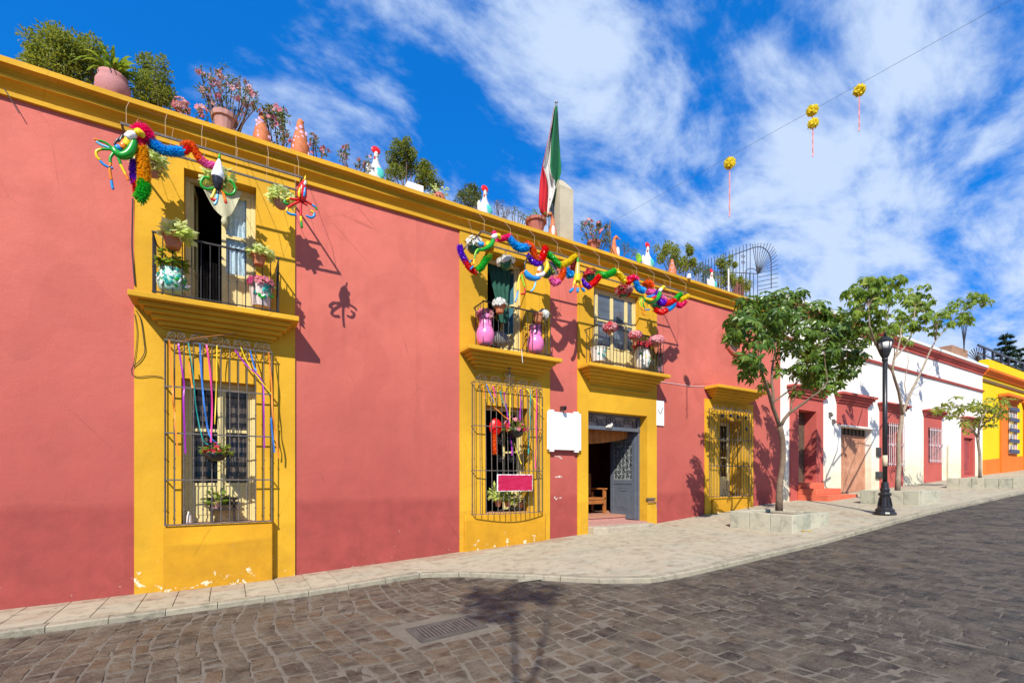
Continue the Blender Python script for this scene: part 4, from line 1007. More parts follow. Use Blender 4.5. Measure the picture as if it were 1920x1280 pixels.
# tree 1, dense with dark leaves
by = 6.40; b1 = P(1460.7, 955, by); b1.z = PL[0]-.05; b1.x = 11.25
tr = [(1460.7, 957, 0), (1461, 930, 0), (1462, 906, .01), (1466, 882, .02), (1468, 860, .02), (1468, 840, .01), (1467, 824, 0), (1464, 808, 0), (1462, 798, 0)]
limbs = [pline(tr, by, [.085, .075, .070, .066, .064, .062, .062, .064, .06]),
         pline([(1462, 800, 0), (1456, 782, 0), (1449, 763, -.05), (1444, 745, -.1), (1437, 722, -.2), (1431, 706, -.3), (1424, 680, -.45), (1415, 655, -.6)], by, [.05, .045, .043, .04, .032, .028, .02, .012]),
         pline([(1449, 764, 0), (1450, 740, .05), (1447, 715, .1), (1448, 690, .15), (1453, 660, .2), (1456, 625, .2)], by, [.034, .032, .030, .026, .02, .012]),
         pline([(1464, 798, 0), (1471, 785, -.05), (1480, 774, -.1), (1494, 764, -.2), (1506, 756, -.3), (1520, 745, -.45), (1534, 736, -.6), (1552, 715, -.7)], by, [.045, .04, .038, .034, .031, .026, .02, .012]),
         pline([(1452, 752, 0), (1466, 742, .2), (1480, 732, .35), (1500, 712, .5), (1530, 690, .6)], by, [.022, .02, .018, .014, .009]),
         pline([(1482, 772, 0), (1484, 755, .1), (1487, 735, .25), (1493, 715, .4), (1505, 690, .5), (1520, 655, .6)], by, [.022, .02, .018, .015, .012, .008])]
tips = []
def cl(px, py, dy, n, r, y): tips.append((P(px, py, y+dy), n, r))
for a in [(1385, 600, -.2, 8, .30), (1402, 575, 0, 9, .32), (1435, 562, .2, 10, .34), (1468, 556, .1, 10, .33), (1500, 552, .2, 6, .24), (1400, 612, -.5, 8, .28), (1372, 630, -.2, 5, .22), (1425, 595, .4, 11, .36), (1455, 590, -.4, 11, .36), (1490, 585, .1, 12, .38), (1525, 580, .3, 11, .36), (1556, 592, 0, 11, .34), (1590, 600, .2, 10, .34), (1440, 625, 0, 10, .34), (1420, 640, -.6, 7, .28), (1470, 622, .5, 11, .38), (1505, 618, -.5, 12, .38), (1540, 618, .2, 13, .38), (1575, 628, -.3, 12, .36), (1608, 632, .1, 9, .32), (1400, 668, -.5, 6, .22), (1420, 690, -.3, 4, .20), (1480, 655, 0, 9, .34), (1512, 655, .3, 12, .36), (1545, 655, -.4, 13, .38), (1580, 662, .2, 12, .36), (1607, 665, -.2, 7, .28), (1500, 690, .3, 9, .30), (1530, 690, -.2, 12, .34), (1562, 690, .2, 11, .34), (1590, 695, 0, 7, .26), (1545, 718, -.4, 7, .26), (1520, 715, .3, 6, .24), (1570, 718, 0, 4, .20), (1398, 590, .5, 6, .28), (1462, 695, .1, 2, .15), (1400, 700, -.2, 3, .16), (1432, 720, .2, 2, .14), (1495, 735, 0, 2, .14)]: cl(*a[:3], a[3], a[4], by)
tree('street_tree', 'dense dark leaved young tree in the nearest stone planter before the salmon wall', b1, limbs, tips, m_leaf, .225, 295, drop=.75, mult=1.5)
# tree 2, tall forked with drooping clumps
by = 6.23; b2 = Vector((17.35, by, PL[1]-.05)); tips = []
tr = [(1683, 919, 0), (1684, 895, 0), (1686, 867, 0), (1685, 840, 0), (1686, 815, 0), (1690, 795, 0), (1692, 778, 0)]
limbs = [pline(tr, by, [.075, .068, .064, .060, .058, .056, .054]),
         pline([(1692, 779, 0), (1689, 755, -.05), (1685, 734, -.1), (1678, 712, -.15), (1673, 695, -.2), (1676, 675, -.2), (1683, 655, -.1), (1688, 635, 0), (1690, 610, 0)], by, [.042, .040, .038, .036, .033, .030, .026, .02, .014]),
         pline([(1692, 778, 0), (1698, 760, .05), (1705, 743, .1), (1712, 727, .15), (1722, 707, .2), (1732, 686, .25), (1742, 662, .3), (1754, 638, .35), (1768, 622, .4), (1784, 607, .5), (1798, 592, .6)], by, [.042, .040, .037, .035, .032, .029, .026, .023, .019, .015, .01]),
         pline([(1674, 697, 0), (1664, 683, -.3), (1652, 665, -.5), (1640, 640, -.7), (1630, 610, -.8), (1628, 570, -.8)], by, [.034, .03, .027, .024, .02, .014]),
         pline([(1678, 670, 0), (1697, 650, .2), (1708, 630, .3), (1714, 600, .4), (1716, 570, .4)], by, [.028, .025, .022, .018, .012]),
         pline([(1754, 638, 0), (1756, 615, -.1), (1752, 600, -.2), (1745, 590, -.3)], by, [.02, .018, .014, .01]),
         pline([(1700, 745, 0), (1696, 720, .4), (1699, 700, .6), (1703, 680, .7), (1702, 655, .75)], by, [.014, .013, .011, .009, .006])]
for a in [(1605, 540, -.8, 8, .32), (1625, 528, -.5, 9, .34), (1650, 530, -.9, 10, .34), (1675, 528, -.6, 8, .32), (1612, 562, -.4, 9, .34), (1640, 560, -.8, 11, .36), (1662, 558, -.5, 9, .34), (1602, 580, -.8, 6, .28), (1632, 588, -.6, 9, .34), (1700, 558, .2, 8, .32), (1722, 548, .4, 10, .34), (1735, 565, .3, 9, .30), (1715, 572, .5, 7, .30), (1690, 590, 0, 8, .34), (1665, 605, -.2, 9, .34), (1690, 615, .3, 8, .32), (1712, 605, .1, 8, .32), (1738, 595, -.2, 9, .32), (1765, 588, -.1, 8, .30), (1752, 610, .2, 7, .28), (1790, 575, .5, 9, .32), (1812, 562, .7, 10, .34), (1838, 553, .8, 9, .32), (1852, 565, .6, 5, .24), (1805, 590, .4, 8, .30), (1820, 600, .6, 5, .26), (1640, 612, -.6, 9, .36), (1610, 612, -.4, 6, .34), (1660, 630, -.3, 5, .28), (1785, 600, .3, 6, .28), (1700, 635, .2, 3, .2)]: cl(*a[:3], a[3], a[4], by)
tree('street_tree', 'tall forked tree with drooping leaf clumps behind the black lamp post', b2, limbs, tips, m_leafb, .205, 295, nr=(6, 8), drop=1.6, mult=1.25, barkm=M('pale_bark', (.30, .23, .16), .9, .25, 9, .8))
# tree 3, low flat crown
by = 6.35; b3 = Vector((24.95, by, PL[2]-.05)); tips = []
tr = [(1837.5, 897, 0), (1837.5, 875, 0), (1837, 850, 0), (1834, 830, 0), (1832, 818, 0)]
limbs = [pline(tr, by, [.055, .048, .045, .043, .04]), pline([(1833, 820, 0), (1826, 808, 0), (1815, 795, .1), (1803, 786, .2), (1790, 778, .3), (1775, 770, .5)], by, [.045, .04, .035, .03, .022, .014]),
         pline([(1834, 828, 0), (1835, 810, 0), (1836, 796, -.2), (1842, 782, -.3), (1850, 770, -.4)], by, [.04, .036, .03, .022, .014]), pline([(1835, 806, 0), (1848, 792, -.3), (1862, 780, -.6), (1880, 770, -.9)], by, [.03, .025, .02, .012])]
for a in [(1765, 762, .5, 4, .34), (1780, 768, .4, 4, .30), (1795, 758, .3, 6, .38), (1810, 770, .2, 5, .36), (1820, 758, 0, 6, .38), (1832, 772, .2, 6, .40), (1845, 758, -.2, 6, .40), (1858, 768, -.4, 6, .40), (1872, 760, -.6, 5, .36), (1885, 758, -.8, 4, .34), (1880, 780, -.8, 3, .26), (1848, 785, -.2, 4, .30), (1855, 797, -.2, 2, .2), (1815, 800, .2, 3, .24), (1806, 788, .2, 2, .2), (1830, 788, 0, 3, .3)]: cl(*a[:3], a[3]+1, a[4], by)
tree('street_tree', 'small flat crowned young tree in the farthest planter', b3, limbs, tips, m_leafp, .22, 0, nr=(5, 7), drop=.6, mult=.85, barkm=M('pale_bark', (.30, .23, .16), .9, .25, 9, .8))
# tree on the near side of the street, behind the camera: its shade lies on the cobbles
by0 = Vector((-1.65, -1.45, gz(-1.6)-.12)); tips = []; TS = lambda px, py, h: (onground(px, py)-SUN_DIR*(h/-SUN_DIR.z)*1.0)
for px_, py_, h, n_, r in ((890, 1105, 9.4, 8, .35), (930, 1118, 9.8, 10, .38), (960, 1105, 10.0, 10, .36), (985, 1095, 9.6, 7, .32), (1010, 1112, 9.3, 8, .32), (1035, 1098, 9.9, 6, .28), (940, 1140, 9.1, 9, .34), (900, 1132, 9.0, 6, .30)): tips.append((TS(px_, py_, h), n_, r))
top = TS(960, 1150, 8.6)
mid = by0.lerp(top, .5)+Vector((.05, 0, .2))
limbs = [([by0, by0.lerp(mid, .5)+Vector((-.08, .02, .1)), mid], [.05, .045, .04]), ([mid, mid.lerp(top, .5)+Vector((.15, -.05, 0)), top], [.032, .026, .014]), ([mid, mid.lerp(TS(1035, 1110, 9.0), .5)+Vector((.1, .0, .0)), TS(1035, 1110, 9.2)], [.03, .02, .012])]
tree('street_tree', 'slim street tree across the road whose shade falls on the cobbles', by0, limbs, tips, m_leafb, .15, 0, group=None, mult=1.5)
# pines far behind
def pine(px, pytop, y, h, r0, label):
    top = P(px, pytop, y); base = Vector((top.x, y, top.z-h))
    t = thing('pine_tree', label, 'tree', base, 'pines beyond the yellow house')
    mb = MB(); mb.tube([base, top], [.28, .03], 7); mb.build('trunk', m_bark, t)
    fo = MB(); z = .22
    while z < .99:
        rad = r0*(1-z)**.75+.12; nb = 11
        for k in range(nb):
            a = R.random()*6.28; L_ = rad*R.uniform(.8, 1.08); o = Vector((base.x, base.y, base.z+h*z))
            for j in range(9):
                f = (j+1)/9; c = o+Vector((math.cos(a)*L_*f, math.sin(a)*L_*f, -.10*L_*f+.28*L_*f*f))
                for q in range(3):
                    d = Vector((math.cos(a)+R.gauss(0, .6), math.sin(a)+R.gauss(0, .6), R.uniform(-.1, .5))); fo.leaf(c, d, (0, 0, 1), R.uniform(.4, .7)*(1.1-.4*f), .17, tone=R.random())
        z += .042
    fo.build('crown', m_pine, t)
pine(1886, 626, 16, 15, 3.0, 'dark tiered pine with a pointed top behind the yellow house')
pine(1912, 652, 17, 14, 4.2, 'broader dark pine at the frame edge behind the yellow house')
# ------------------------------------------------------------------ hanging iron frames over the balconies
def hang_frame(x0, x1, label, nw):
    z = ZR(4.73); t = thing('awning_frame', label, 'frame', ((x0+x1)/2, 8.55, z), 'iron frames slung under the cornice')
    mb = MB(); mb.box(x0-.012, x1+.012, 8.088, 8.112, z-.015, z+.015); mb.build('front_bar', m_rust, t)
    mb = MB(); mb.box(x0-.012, x1+.012, 8.488, 8.512, z-.013, z+.013); mb.build('rear_bar', m_rust, t)
    for xx in (x0, x1): mb = MB(); mb.box(xx-.012, xx+.012, 8.1125, 8.985, z-.012, z+.012); mb.build('side_bar', m_rust, t)
    for i in range(nw):
        xx = x0+.05+(x1-x0-.1)*i/(nw-1); mb = MB(); xt = xx*1.055; mb.tube([(xx, 8.10, z+.01), (xx*.7+xt*.3, 8.22, z+.30), (xt, 8.76, ZR(5.46))], .0035, 4); mb.tube([(xx, 8.50, z+.01), (xx+.03, 8.86, ZR(5.34))], .0025, 4); mb.build('cord', M('tan_cord', (.42, .30, .18), .9), t)
hang_frame(-1.235, .985, 'iron frame hung on cords under the cornice above the leftmost balcony', 6)
hang_frame(4.17, 10.08, 'long iron frame hung on cords above the two right hand balconies', 11)
# two thin tan lines along the cornice
mb = MB(); mb.tube([(-1.1, 8.80, ZR(5.43)), (1.5, 8.80, ZR(5.42))], .004, 4); tag(mb.build('tan_line', M('tan_cord', (.42, .30, .18), .9), None, base=(0, 8.8, ZR(5.43))), 'thin tan line running along the cornice above the leftmost balcony', 'cord')
mb = MB(); mb.tube([(4.3, 8.80, ZR(5.43)), (10.2, 8.80, ZR(5.42))], .004, 4); tag(mb.build('tan_line', M('tan_cord', (.42, .30, .18), .9), None, base=(7, 8.8, ZR(5.43))), 'thin tan line running along the cornice above the two right hand balconies', 'cord')

# ------------------------------------------------------------------ tinsel garlands
def tinsel(mb, pts, r, mi=0, dens=1.0):
    pts = spline(pts, 8); mb.tube(pts, [r*.76*(.75 if i in (0, len(pts)-1) else R.uniform(.93, 1.07)) for i in range(len(pts))], 9, mi)
    ln = sum((b-a).length for a, b in zip(pts, pts[1:])); n = int(ln*3400*dens*(r/.06))
    for _ in range(n):
        i = R.randrange(len(pts)-1); d = (pts[i+1]-pts[i]); p = pts[i]+d*R.random(); d = d.normalized() if d.length > 1e-6 else Vector((0, 0, 1))
        o = d.orthogonal().normalized(); o = Matrix.Rotation(R.random()*6.283, 3, d) @ o
        t = (o+d*R.uniform(-.5, .5)).normalized(); s = t.cross(d).normalized()*R.uniform(.005, .012); q = p+t*r*.66; e = p+t*r*R.uniform(.86, 1.20)+d*R.uniform(-.035, .035)
        mb.add([q-s, q+s, e+s*.8, e-s*.8], [(0, 1, 2, 3)], mi)
def garland(label, segs, y=8.08, group='tinsel garlands on the iron frames'):
    """segs: (material, radius, [(px, py, dy), ...])"""
    c = P(*segs[0][2][0][:2], y); t = thing('tinsel_garland', label, 'garland', c, group)
    for m, r, pl in segs:
        mb = MB(); tinsel(mb, [P(a, b, y+(c_[0] if c_ else 0)) for a, b, *c_ in pl], r); mb.build('tinsel_section', m, t)
    return t
garland('tinsel garland falling in a long amber and green tail, left end of the frame', [(cM, .085, [(259, 247), (266, 243), (274, 250), (277, 258), (270, 262)]), (cM, .062, [(265, 262), (264, 270), (265, 279)]), (cA, .074, [(266, 279), (268, 300), (270, 322), (269, 343)]), (cG, .078, [(269, 343), (270, 355), (266, 366), (261, 372)])], 8.06)
garland('short violet and red tinsel tail hanging beside the amber one', [(cV, .055, [(253, 302), (251, 318), (253, 340)]), (cR, .045, [(253, 340), (256, 352), (256, 366)])], 8.14)
garland('blue, red and pink tinsel garland swagged along the leftmost frame', [(cB, .072, [(274, 258), (290, 272), (312, 283), (341, 284)]), (cR, .050, [(339, 280), (347, 284), (352, 278)]), (cO, .055, [(344, 273), (358, 272), (366, 283), (374, 297), (380, 302)]), (cP, .060, [(380, 302), (390, 309), (403, 311)])], 8.08)
garland('violet, red, green and amber tinsel loop at the left end of the long frame', [(cV, .060, [(862, 462), (865, 476), (872, 489)]), (cR, .058, [(872, 489), (880, 502), (891, 510)]), (cG, .065, [(891, 509), (903, 500), (910, 488), (916, 481)]), (cA, .062, [(914, 482), (918, 472), (921, 463)])])
garland('magenta knot and sagging sky blue tinsel length under the long frame', [(cM, .055, [(934, 448), (944, 447), (955, 444)]), (cB, .078, [(955, 447), (966, 460), (976, 465), (988, 464)])])
garland('orange and red tinsel tuft crossing a violet loop on the long frame', [(cO, .072, [(987, 458), (997, 464), (1001, 475), (1006, 487)]), (cV, .055, [(990, 479), (997, 489), (1005, 494), (1014, 493)]), (cP, .05, [(1004, 484), (1009, 487), (1014, 484)]), (cR, .072, [(1013, 491), (1018, 480), (1022, 466)])])
garland('green and yellow tinsel swag next to the yellow star ornament', [(cG, .065, [(1026, 476), (1037, 485), (1049, 497)]), (cY, .066, [(1049, 498), (1061, 494), (1070, 488), (1078, 482)]), (cDR, .060, [(1078, 486), (1076, 496), (1073, 508)]), (cB, .075, [(1062, 505), (1066, 514), (1072, 514)]), (cO, .064, [(1057, 506), (1054, 517), (1047, 527)]), (cP, .066, [(1046, 528), (1039, 530), (1033, 522)])])
garland('violet and red tinsel loop under the green one beside the star ornament', [(cV, .055, [(1091, 525), (1097, 533), (1104, 537)]), (cR, .065, [(1104, 537), (1114, 530), (1123, 519)]), (cG, .070, [(1122, 514), (1134, 516), (1144, 513), (1151, 509)])])
garland('yellow, magenta and blue tinsel swag over the rightmost balcony door', [(cY, .068, [(1154, 508), (1163, 517), (1171, 528)]), (cR, .058, [(1171, 527), (1180, 528), (1186, 520)]), (cM, .062, [(1178, 524), (1187, 520), (1194, 524)]), (cB, .075, [(1192, 528), (1197, 540), (1206, 545)])])
garland('orange, pink and violet tinsel clump at the right end of the long frame', [(cO, .085, [(1210, 535), (1216, 531), (1222, 537)]), (cP, .075, [(1214, 544), (1219, 549), (1224, 547)]), (cV, .07, [(1221, 552), (1226, 553), (1227, 546)])])
garland('red tinsel loop ending in green, yellow, magenta and blue tips', [(cP, .055, [(1240, 556), (1246, 560), (1247, 565)]), (cV, .070, [(1233, 562), (1240, 568), (1245, 567)]), (cR, .068, [(1245, 569), (1255, 568), (1264, 564)]), (cG, .060, [(1264, 563), (1270, 557), (1276, 552)]), (cY, .062, [(1275, 562), (1281, 560), (1288, 556)]), (cM, .062, [(1269, 570), (1276, 573), (1284, 566)]), (cB, .055, [(1264, 571), (1257, 578), (1250, 580)]), (cR, .058, [(1249, 582), (1240, 586), (1229, 581)])])

# ------------------------------------------------------------------ vinyl birds and stars with streamers
def streamer(t, segs, y, r):
    for m, pl in segs:
        mb = MB(); mb.tube(spline([P(a, b, y+(c[0] if c else 0)) for a, b, *c in pl], 5), r, 6); mb.build('streamer', m, t, smooth=True)
def bird(name, label, base, y):
    return thing(name, label, 'ornament', P(*base, y), 'vinyl birds and stars hung on the frames')
def piece(t, name, m, pl, rs, y, k=6):
    mb = MB(); pts = spline([P(a, b, y+(c[0] if c else 0)) for a, b, *c in pl], k); n = len(pts)
    rr = [rs[min(int(i/(n-1)*(len(rs)-1)), len(rs)-2)]*(1-((i/(n-1)*(len(rs)-1)) % 1 if i < n-1 else 1))+rs[min(int(i/(n-1)*(len(rs)-1))+1, len(rs)-1)]*((i/(n-1)*(len(rs)-1)) % 1 if i < n-1 else 1) for i in range(n)]
    mb.tube(pts, rr, 10); return mb.build(name, m, t, smooth=True)
y = 8.0
t = bird('parrot_ornament', 'green parrot ornament with white head, yellow beak and long streamers, left end of first frame', (255, 255), y)
piece(t, 'body', vG, [(252, 262), (249, 275), (241, 288), (228, 292), (217, 285), (213, 277)], [.035, .05, .055, .05, .045, .03], y)
piece(t, 'breast_band', vY, [(246, 256), (243, 266), (237, 275)], [.06, .065, .05], y+.02)
piece(t, 'breast_band', vO, [(236, 265), (232, 275), (230, 280)], [.04, .055, .045], y+.03)
piece(t, 'breast_band', vB, [(226, 277), (221, 279), (217, 281)], [.04, .045, .03], y+.03)
piece(t, 'wing', cK, [(231, 254), (227, 264), (226, 272)], [.02, .03, .015], y+.07)
piece(t, 'wing', cK, [(230, 256), (220, 263), (214, 272)], [.012, .016, .01], y+.07)
piece(t, 'head', cW, [(238, 259), (246, 254), (254, 252)], [.045, .055, .04], y-.02)
piece(t, 'beak', vY, [(254, 250), (260, 249), (266, 253), (268, 259)], [.035, .055, .045, .01], y-.03)
streamer(t, [(vO, [(177, 261), (186, 264)]), (vG, [(186, 264), (198, 268), (211, 278)]), (vLB, [(181, 266), (190, 272), (206, 278)]), (vG, [(212, 281), (200, 280), (190, 280)]), (vY, [(190, 280), (181, 284), (182, 294), (188, 301)]), (vB, [(188, 302), (198, 311), (212, 316)]), (vG, [(213, 287), (207, 296), (207, 306)]), (vO, [(207, 306), (206, 322), (209, 338)]), (vB, [(209, 339), (210, 347), (212, 355)]), (vG, [(220, 291), (224, 301), (226, 308)]), (vY, [(226, 309), (232, 320), (236, 328)]), (vO, [(236, 328), (239, 334), (241, 338)])], y, .017)
t = bird('toucan_ornament', 'black and white toucan ornament with green loops before the leftmost balcony door', (410, 310), y)
piece(t, 'head', cW, [(411, 298), (410, 312), (409, 328), (408, 334)], [.012, .05, .085, .08], y)
piece(t, 'beak_tip', vG, [(412, 288), (411.5, 295), (411, 299)], [.008, .02, .016], y)
piece(t, 'body', cK, [(408, 334), (408, 345), (407, 356)], [.08, .07, .035], y)
streamer(t, [(vG, [(405, 350), (392, 355), (380, 351), (377, 341), (383, 333), (393, 335)]), (vG, [(410, 350), (422, 362), (434, 365), (441, 357), (438, 345), (430, 338)]), (vY, [(404, 354), (400, 365), (396, 372)]), (vR, [(396, 372), (402, 376), (406, 373)]), (cK, [(409, 355), (408, 365)]), (vLB, [(408, 365), (406, 378), (402, 384)]), (vO, [(414, 354), (420, 366), (423, 378)]), (vR, [(423, 378), (424, 381)])], y, .020)
t = bird('bird_ornament', 'red star shaped bird ornament with curled rainbow arms at right end of first frame', (566, 350), y)
piece(t, 'body', vR, [(570, 338), (568, 350), (566, 366), (565, 378)], [.012, .06, .075, .04], y)
piece(t, 'wing_mark', vY, [(563, 352), (561, 362), (561, 370)], [.012, .022, .012], y-.065); piece(t, 'wing_mark', vB, [(572, 352), (571, 361), (570, 369)], [.012, .02, .012], y-.06)
piece(t, 'crest', vY, [(573, 329), (572, 334), (571, 338)], [.004, .014, .01], y)
piece(t, 'face', cW, [(573, 338), (572, 343), (571, 347)], [.006, .02, .01], y-.055)
streamer(t, [(vR, [(563, 374), (552, 374), (543, 372)]), (vY, [(543, 372), (536, 375)]), (vG, [(536, 375), (533, 380), (541, 383)]), (vR, [(561, 378), (548, 384), (539, 390)]), (vY, [(539, 390), (537, 397)]), (vB, [(538, 398), (546, 402), (556, 403)]), (vR, [(569, 376), (578, 380), (585, 384)]), (vB, [(585, 384), (592, 389)]), (vG, [(592, 389), (594, 393)]), (vR, [(568, 380), (576, 385)]), (vY, [(583, 395), (589, 400)]), (vB, [(574, 404), (582, 408), (588, 406), (590, 399)]), (vR, [(565, 378), (564, 392), (564, 406)]), (vY, [(564, 406), (565, 416)]), (vG, [(565, 416), (566, 427)])], y, .019)
y = 8.0
t = bird('parrot_ornament', 'green parrot ornament with yellow beak at left end of the long frame', (930, 450), y)
piece(t, 'body', vG, [(925, 449), (922, 457), (916, 463), (905, 468), (896, 468)], [.035, .05, .045, .03, .02], y)
piece(t, 'breast_band', vY, [(916, 456), (911, 461)], [.045, .04], y+.03); piece(t, 'breast_band', vO, [(909, 459), (906, 462)], [.045, .04], y+.03); piece(t, 'wing', vB, [(906, 458), (901, 458), (897, 454)], [.045, .05, .02], y+.03)
piece(t, 'head', cW, [(923, 446), (928, 443), (932, 442)], [.04, .05, .035], y-.02); piece(t, 'crest', cM, [(923, 438), (927, 436), (931, 438)], [.02, .035, .015], y)
piece(t, 'beak', vY, [(931, 441), (936, 443), (938, 449)], [.04, .045, .01], y-.03)
streamer(t, [(vLG, [(896, 467), (892, 472), (890, 480)]), (vG, [(900, 468), (893, 474), (889, 486)]), (vY, [(889, 486), (888, 497)]), (vO, [(887, 494), (884, 498)]), (vB, [(884, 488), (880, 492)]), (vR, [(886, 488), (882, 490)]), (vB, [(887, 499), (882, 505)])], y, .015)
t = bird('toucan_ornament', 'ring shaped toucan ornament with blue belly and trailing streamers below the long frame', (1005, 510), y)
piece(t, 'body', vB, [(984, 507), (990, 517), (1000, 522), (1012, 521)], [.035, .065, .055, .03], y)
piece(t, 'breast_band', cW, [(1006, 517), (1016, 515), (1021, 510)], [.04, .045, .035], y-.01); piece(t, 'breast_band', vY, [(1020, 512), (1026, 502), (1025, 490)], [.04, .05, .03], y-.01)
piece(t, 'wing', cK, [(1015, 512), (1018, 503), (1016, 494)], [.012, .028, .018], y-.02); piece(t, 'head', cW, [(1009, 508), (1012, 503), (1013, 500)], [.03, .035, .02], y); piece(t, 'beak', vO, [(1007, 508), (1011, 511), (1015, 509)], [.014, .022, .01], y-.02)
streamer(t, [(cK, [(984, 505), (984, 494), (989, 484), (995, 479)]), (vO, [(985, 508), (978, 512), (975, 516)]), (vY, [(975, 516), (972, 530), (971, 545)]), (vB, [(971, 546), (969, 556), (966, 566)]), (vLG, [(978, 514), (980, 526), (984, 538)]), (vR, [(984, 540), (983, 550), (977, 551)]), (vLB, [(1002, 520), (1004, 530), (1000, 542), (995, 546)])], y, .018)
t = bird('rainbow_hoop', 'white edged rainbow hoop hanging beside the ring shaped toucan', (1033, 500), 8.2)
streamer(t, [(cW, [(1028, 492), (1036, 499), (1042, 508), (1044, 516)]), (vLG, [(1027, 494), (1034, 502), (1038, 511)]), (vB, [(1027, 490), (1037, 495), (1044, 505)])], 8.2, .02)
t = bird('star_ornament', 'yellow octopus shaped star ornament with three blue tipped arms on the long frame', (1083, 490), y)
piece(t, 'tip', vG, [(1083.5, 483), (1083.5, 488), (1083.5, 493)], [.012, .03, .03], y)
piece(t, 'body', M('straw_vinyl', (.55, .38, .08), .35), [(1083.5, 492), (1083, 503), (1082.5, 516)], [.03, .055, .07], y); piece(t, 'skirt', vY, [(1082.5, 516), (1082, 528)], [.075, .075], y)
streamer(t, [(vY, [(1078, 526), (1076, 534)]), (vO, [(1076, 534), (1074, 541)]), (vB, [(1074, 541), (1070, 546), (1068, 546)]), (vY, [(1083, 526), (1083, 536)]), (vO, [(1083, 536), (1083, 540)]), (vB, [(1083, 540), (1083, 548)]), (vY, [(1087, 526), (1089, 533)]), (vO, [(1089, 533), (1091, 540)]), (vB, [(1091, 540), (1096, 546)])], y, .032)
t = bird('parrot_ornament', 'green parrot ornament with striped belly at the right end of the long frame', (1240, 548), y)
piece(t, 'body', vG, [(1238, 545), (1235, 555), (1228, 563), (1217, 567), (1208, 561)], [.035, .055, .055, .045, .025], y); piece(t, 'breast_band', vY, [(1229, 557), (1220, 562), (1212, 560)], [.035, .045, .03], y-.05); piece(t, 'breast_band', vR, [(1230, 556), (1222, 559)], [.03, .03], y-.075); piece(t, 'wing', vB, [(1227, 553), (1220, 556), (1213, 556)], [.02, .03, .02], y-.07)
piece(t, 'head', cW, [(1236, 546), (1239, 543), (1240, 541)], [.035, .045, .03], y-.02); piece(t, 'beak', vY, [(1240, 542), (1244, 538), (1248, 541)], [.04, .04, .015], y-.02)
streamer(t, [(vG, [(1208, 560), (1203, 557), (1199, 562)]), (vY, [(1202, 558), (1199, 568), (1201, 577)]), (vO, [(1201, 577), (1205, 581), (1210, 583)]), (vG, [(1208, 562), (1206, 570), (1209, 577)]), (vB, [(1209, 579), (1214, 581), (1218, 580)]), (vY, [(1211, 565), (1216, 573), (1217, 579)]), (vO, [(1204, 584), (1206, 589), (1211, 591)]), (vLG, [(1203, 560), (1202, 568), (1203, 575)])], y, .015)

# ------------------------------------------------------------------ potted plants
def bunch(mb, c, r, h, n, ln, wd, droop=.3, mi=0, dn=-.2, flat=.8):
    c = Vector(c)
    for _ in range(n):
        d = Vector((R.gauss(0, 1), R.gauss(0, 1), R.gauss(0, 1)*flat)); d.normalize(); d.z = max(d.z, dn); k = R.random()**.5
        p = c+Vector((d.x*r*k, d.y*r*k, d.z*h*k)); up = Vector((R.gauss(0, .5), R.gauss(0, .5), 1))
        mb.leaf(p, (d+Vector((R.gauss(0, .4), R.gauss(0, .4), R.gauss(0, .25)))), up, ln*R.uniform(.6, 1.2), wd*R.uniform(.7, 1.2), mi, droop*R.uniform(.3, 1.3), tone=R.random())
def blooms(mb, c, r, h, n, s, mi=0, nmat=1, dn=-.1):
    c = Vector(c)
    for _ in range(n):
        d = Vector((R.gauss(0, 1), R.gauss(0, 1), R.gauss(0, .8))); d.normalize(); d.z = max(d.z, dn); k = R.uniform(.75, 1.05)
        p = c+Vector((d.x*r*k, d.y*r*k, d.z*h*k)); a0 = R.random()*6.28; o = d.orthogonal().normalized(); q = d.cross(o); ss = s*R.uniform(.75, 1.2); m = mi+R.randrange(nmat)
        for j in range(6):
            a = a0+j*1.047; e = (o*math.cos(a)+q*math.sin(a)); mb.leaf(p, e+d*.35, d, ss, ss*.75, m, .1)
def flower_pot(mb, c, r, h, style='pot', n=14):
    if style == 'pot': pr = [(r*.62, 0), (r*.92, h*.78), (r*.92, h*.79), (r*1.06, h*.80), (r*1.08, h), (r*.94, h), (r*.92, h*.86)]
    elif style == 'bowl': pr = [(r*.35, 0), (r*.75, h*.2), (r*.98, h*.6), (r*1.05, h*.95), (r*1.0, h), (r*.92, h*.9)]
    elif style == 'jar': pr = [(r*.62, 0), (r*.86, h*.11), (r*1.0, h*.30), (r*.98, h*.44), (r*.80, h*.585), (r*.72, h*.63), (r*.76, h*.645), (r*.76, h*.66), (r*.70, h*.68), (r*.71, h*.9), (r*.80, h), (r*.72, h*.99), (r*.6, h*.88)]
    elif style == 'round': pr = [(r*.6, 0), (r*.85, h*.15), (r*1.0, h*.42), (r*.96, h*.7), (r*.78, h*.92), (r*.84, h), (r*.74, h), (r*.7, h*.9)]
    elif style == 'tub': pr = [(r*.80, 0), (r*.92, h*.5), (r*1.0, h*.94), (r*1.06, h*.95), (r*1.05, h), (r*.95, h), (r*.92, h*.9)]
    elif style == 'cone': pr = [(r*.12, 0), (r*.55, h*.5), (r*1.0, h), (r*.9, h), (r*.8, h*.9)]
    global LASTPR; LASTPR = pr; mb.lathe(pr, c, n); return mb
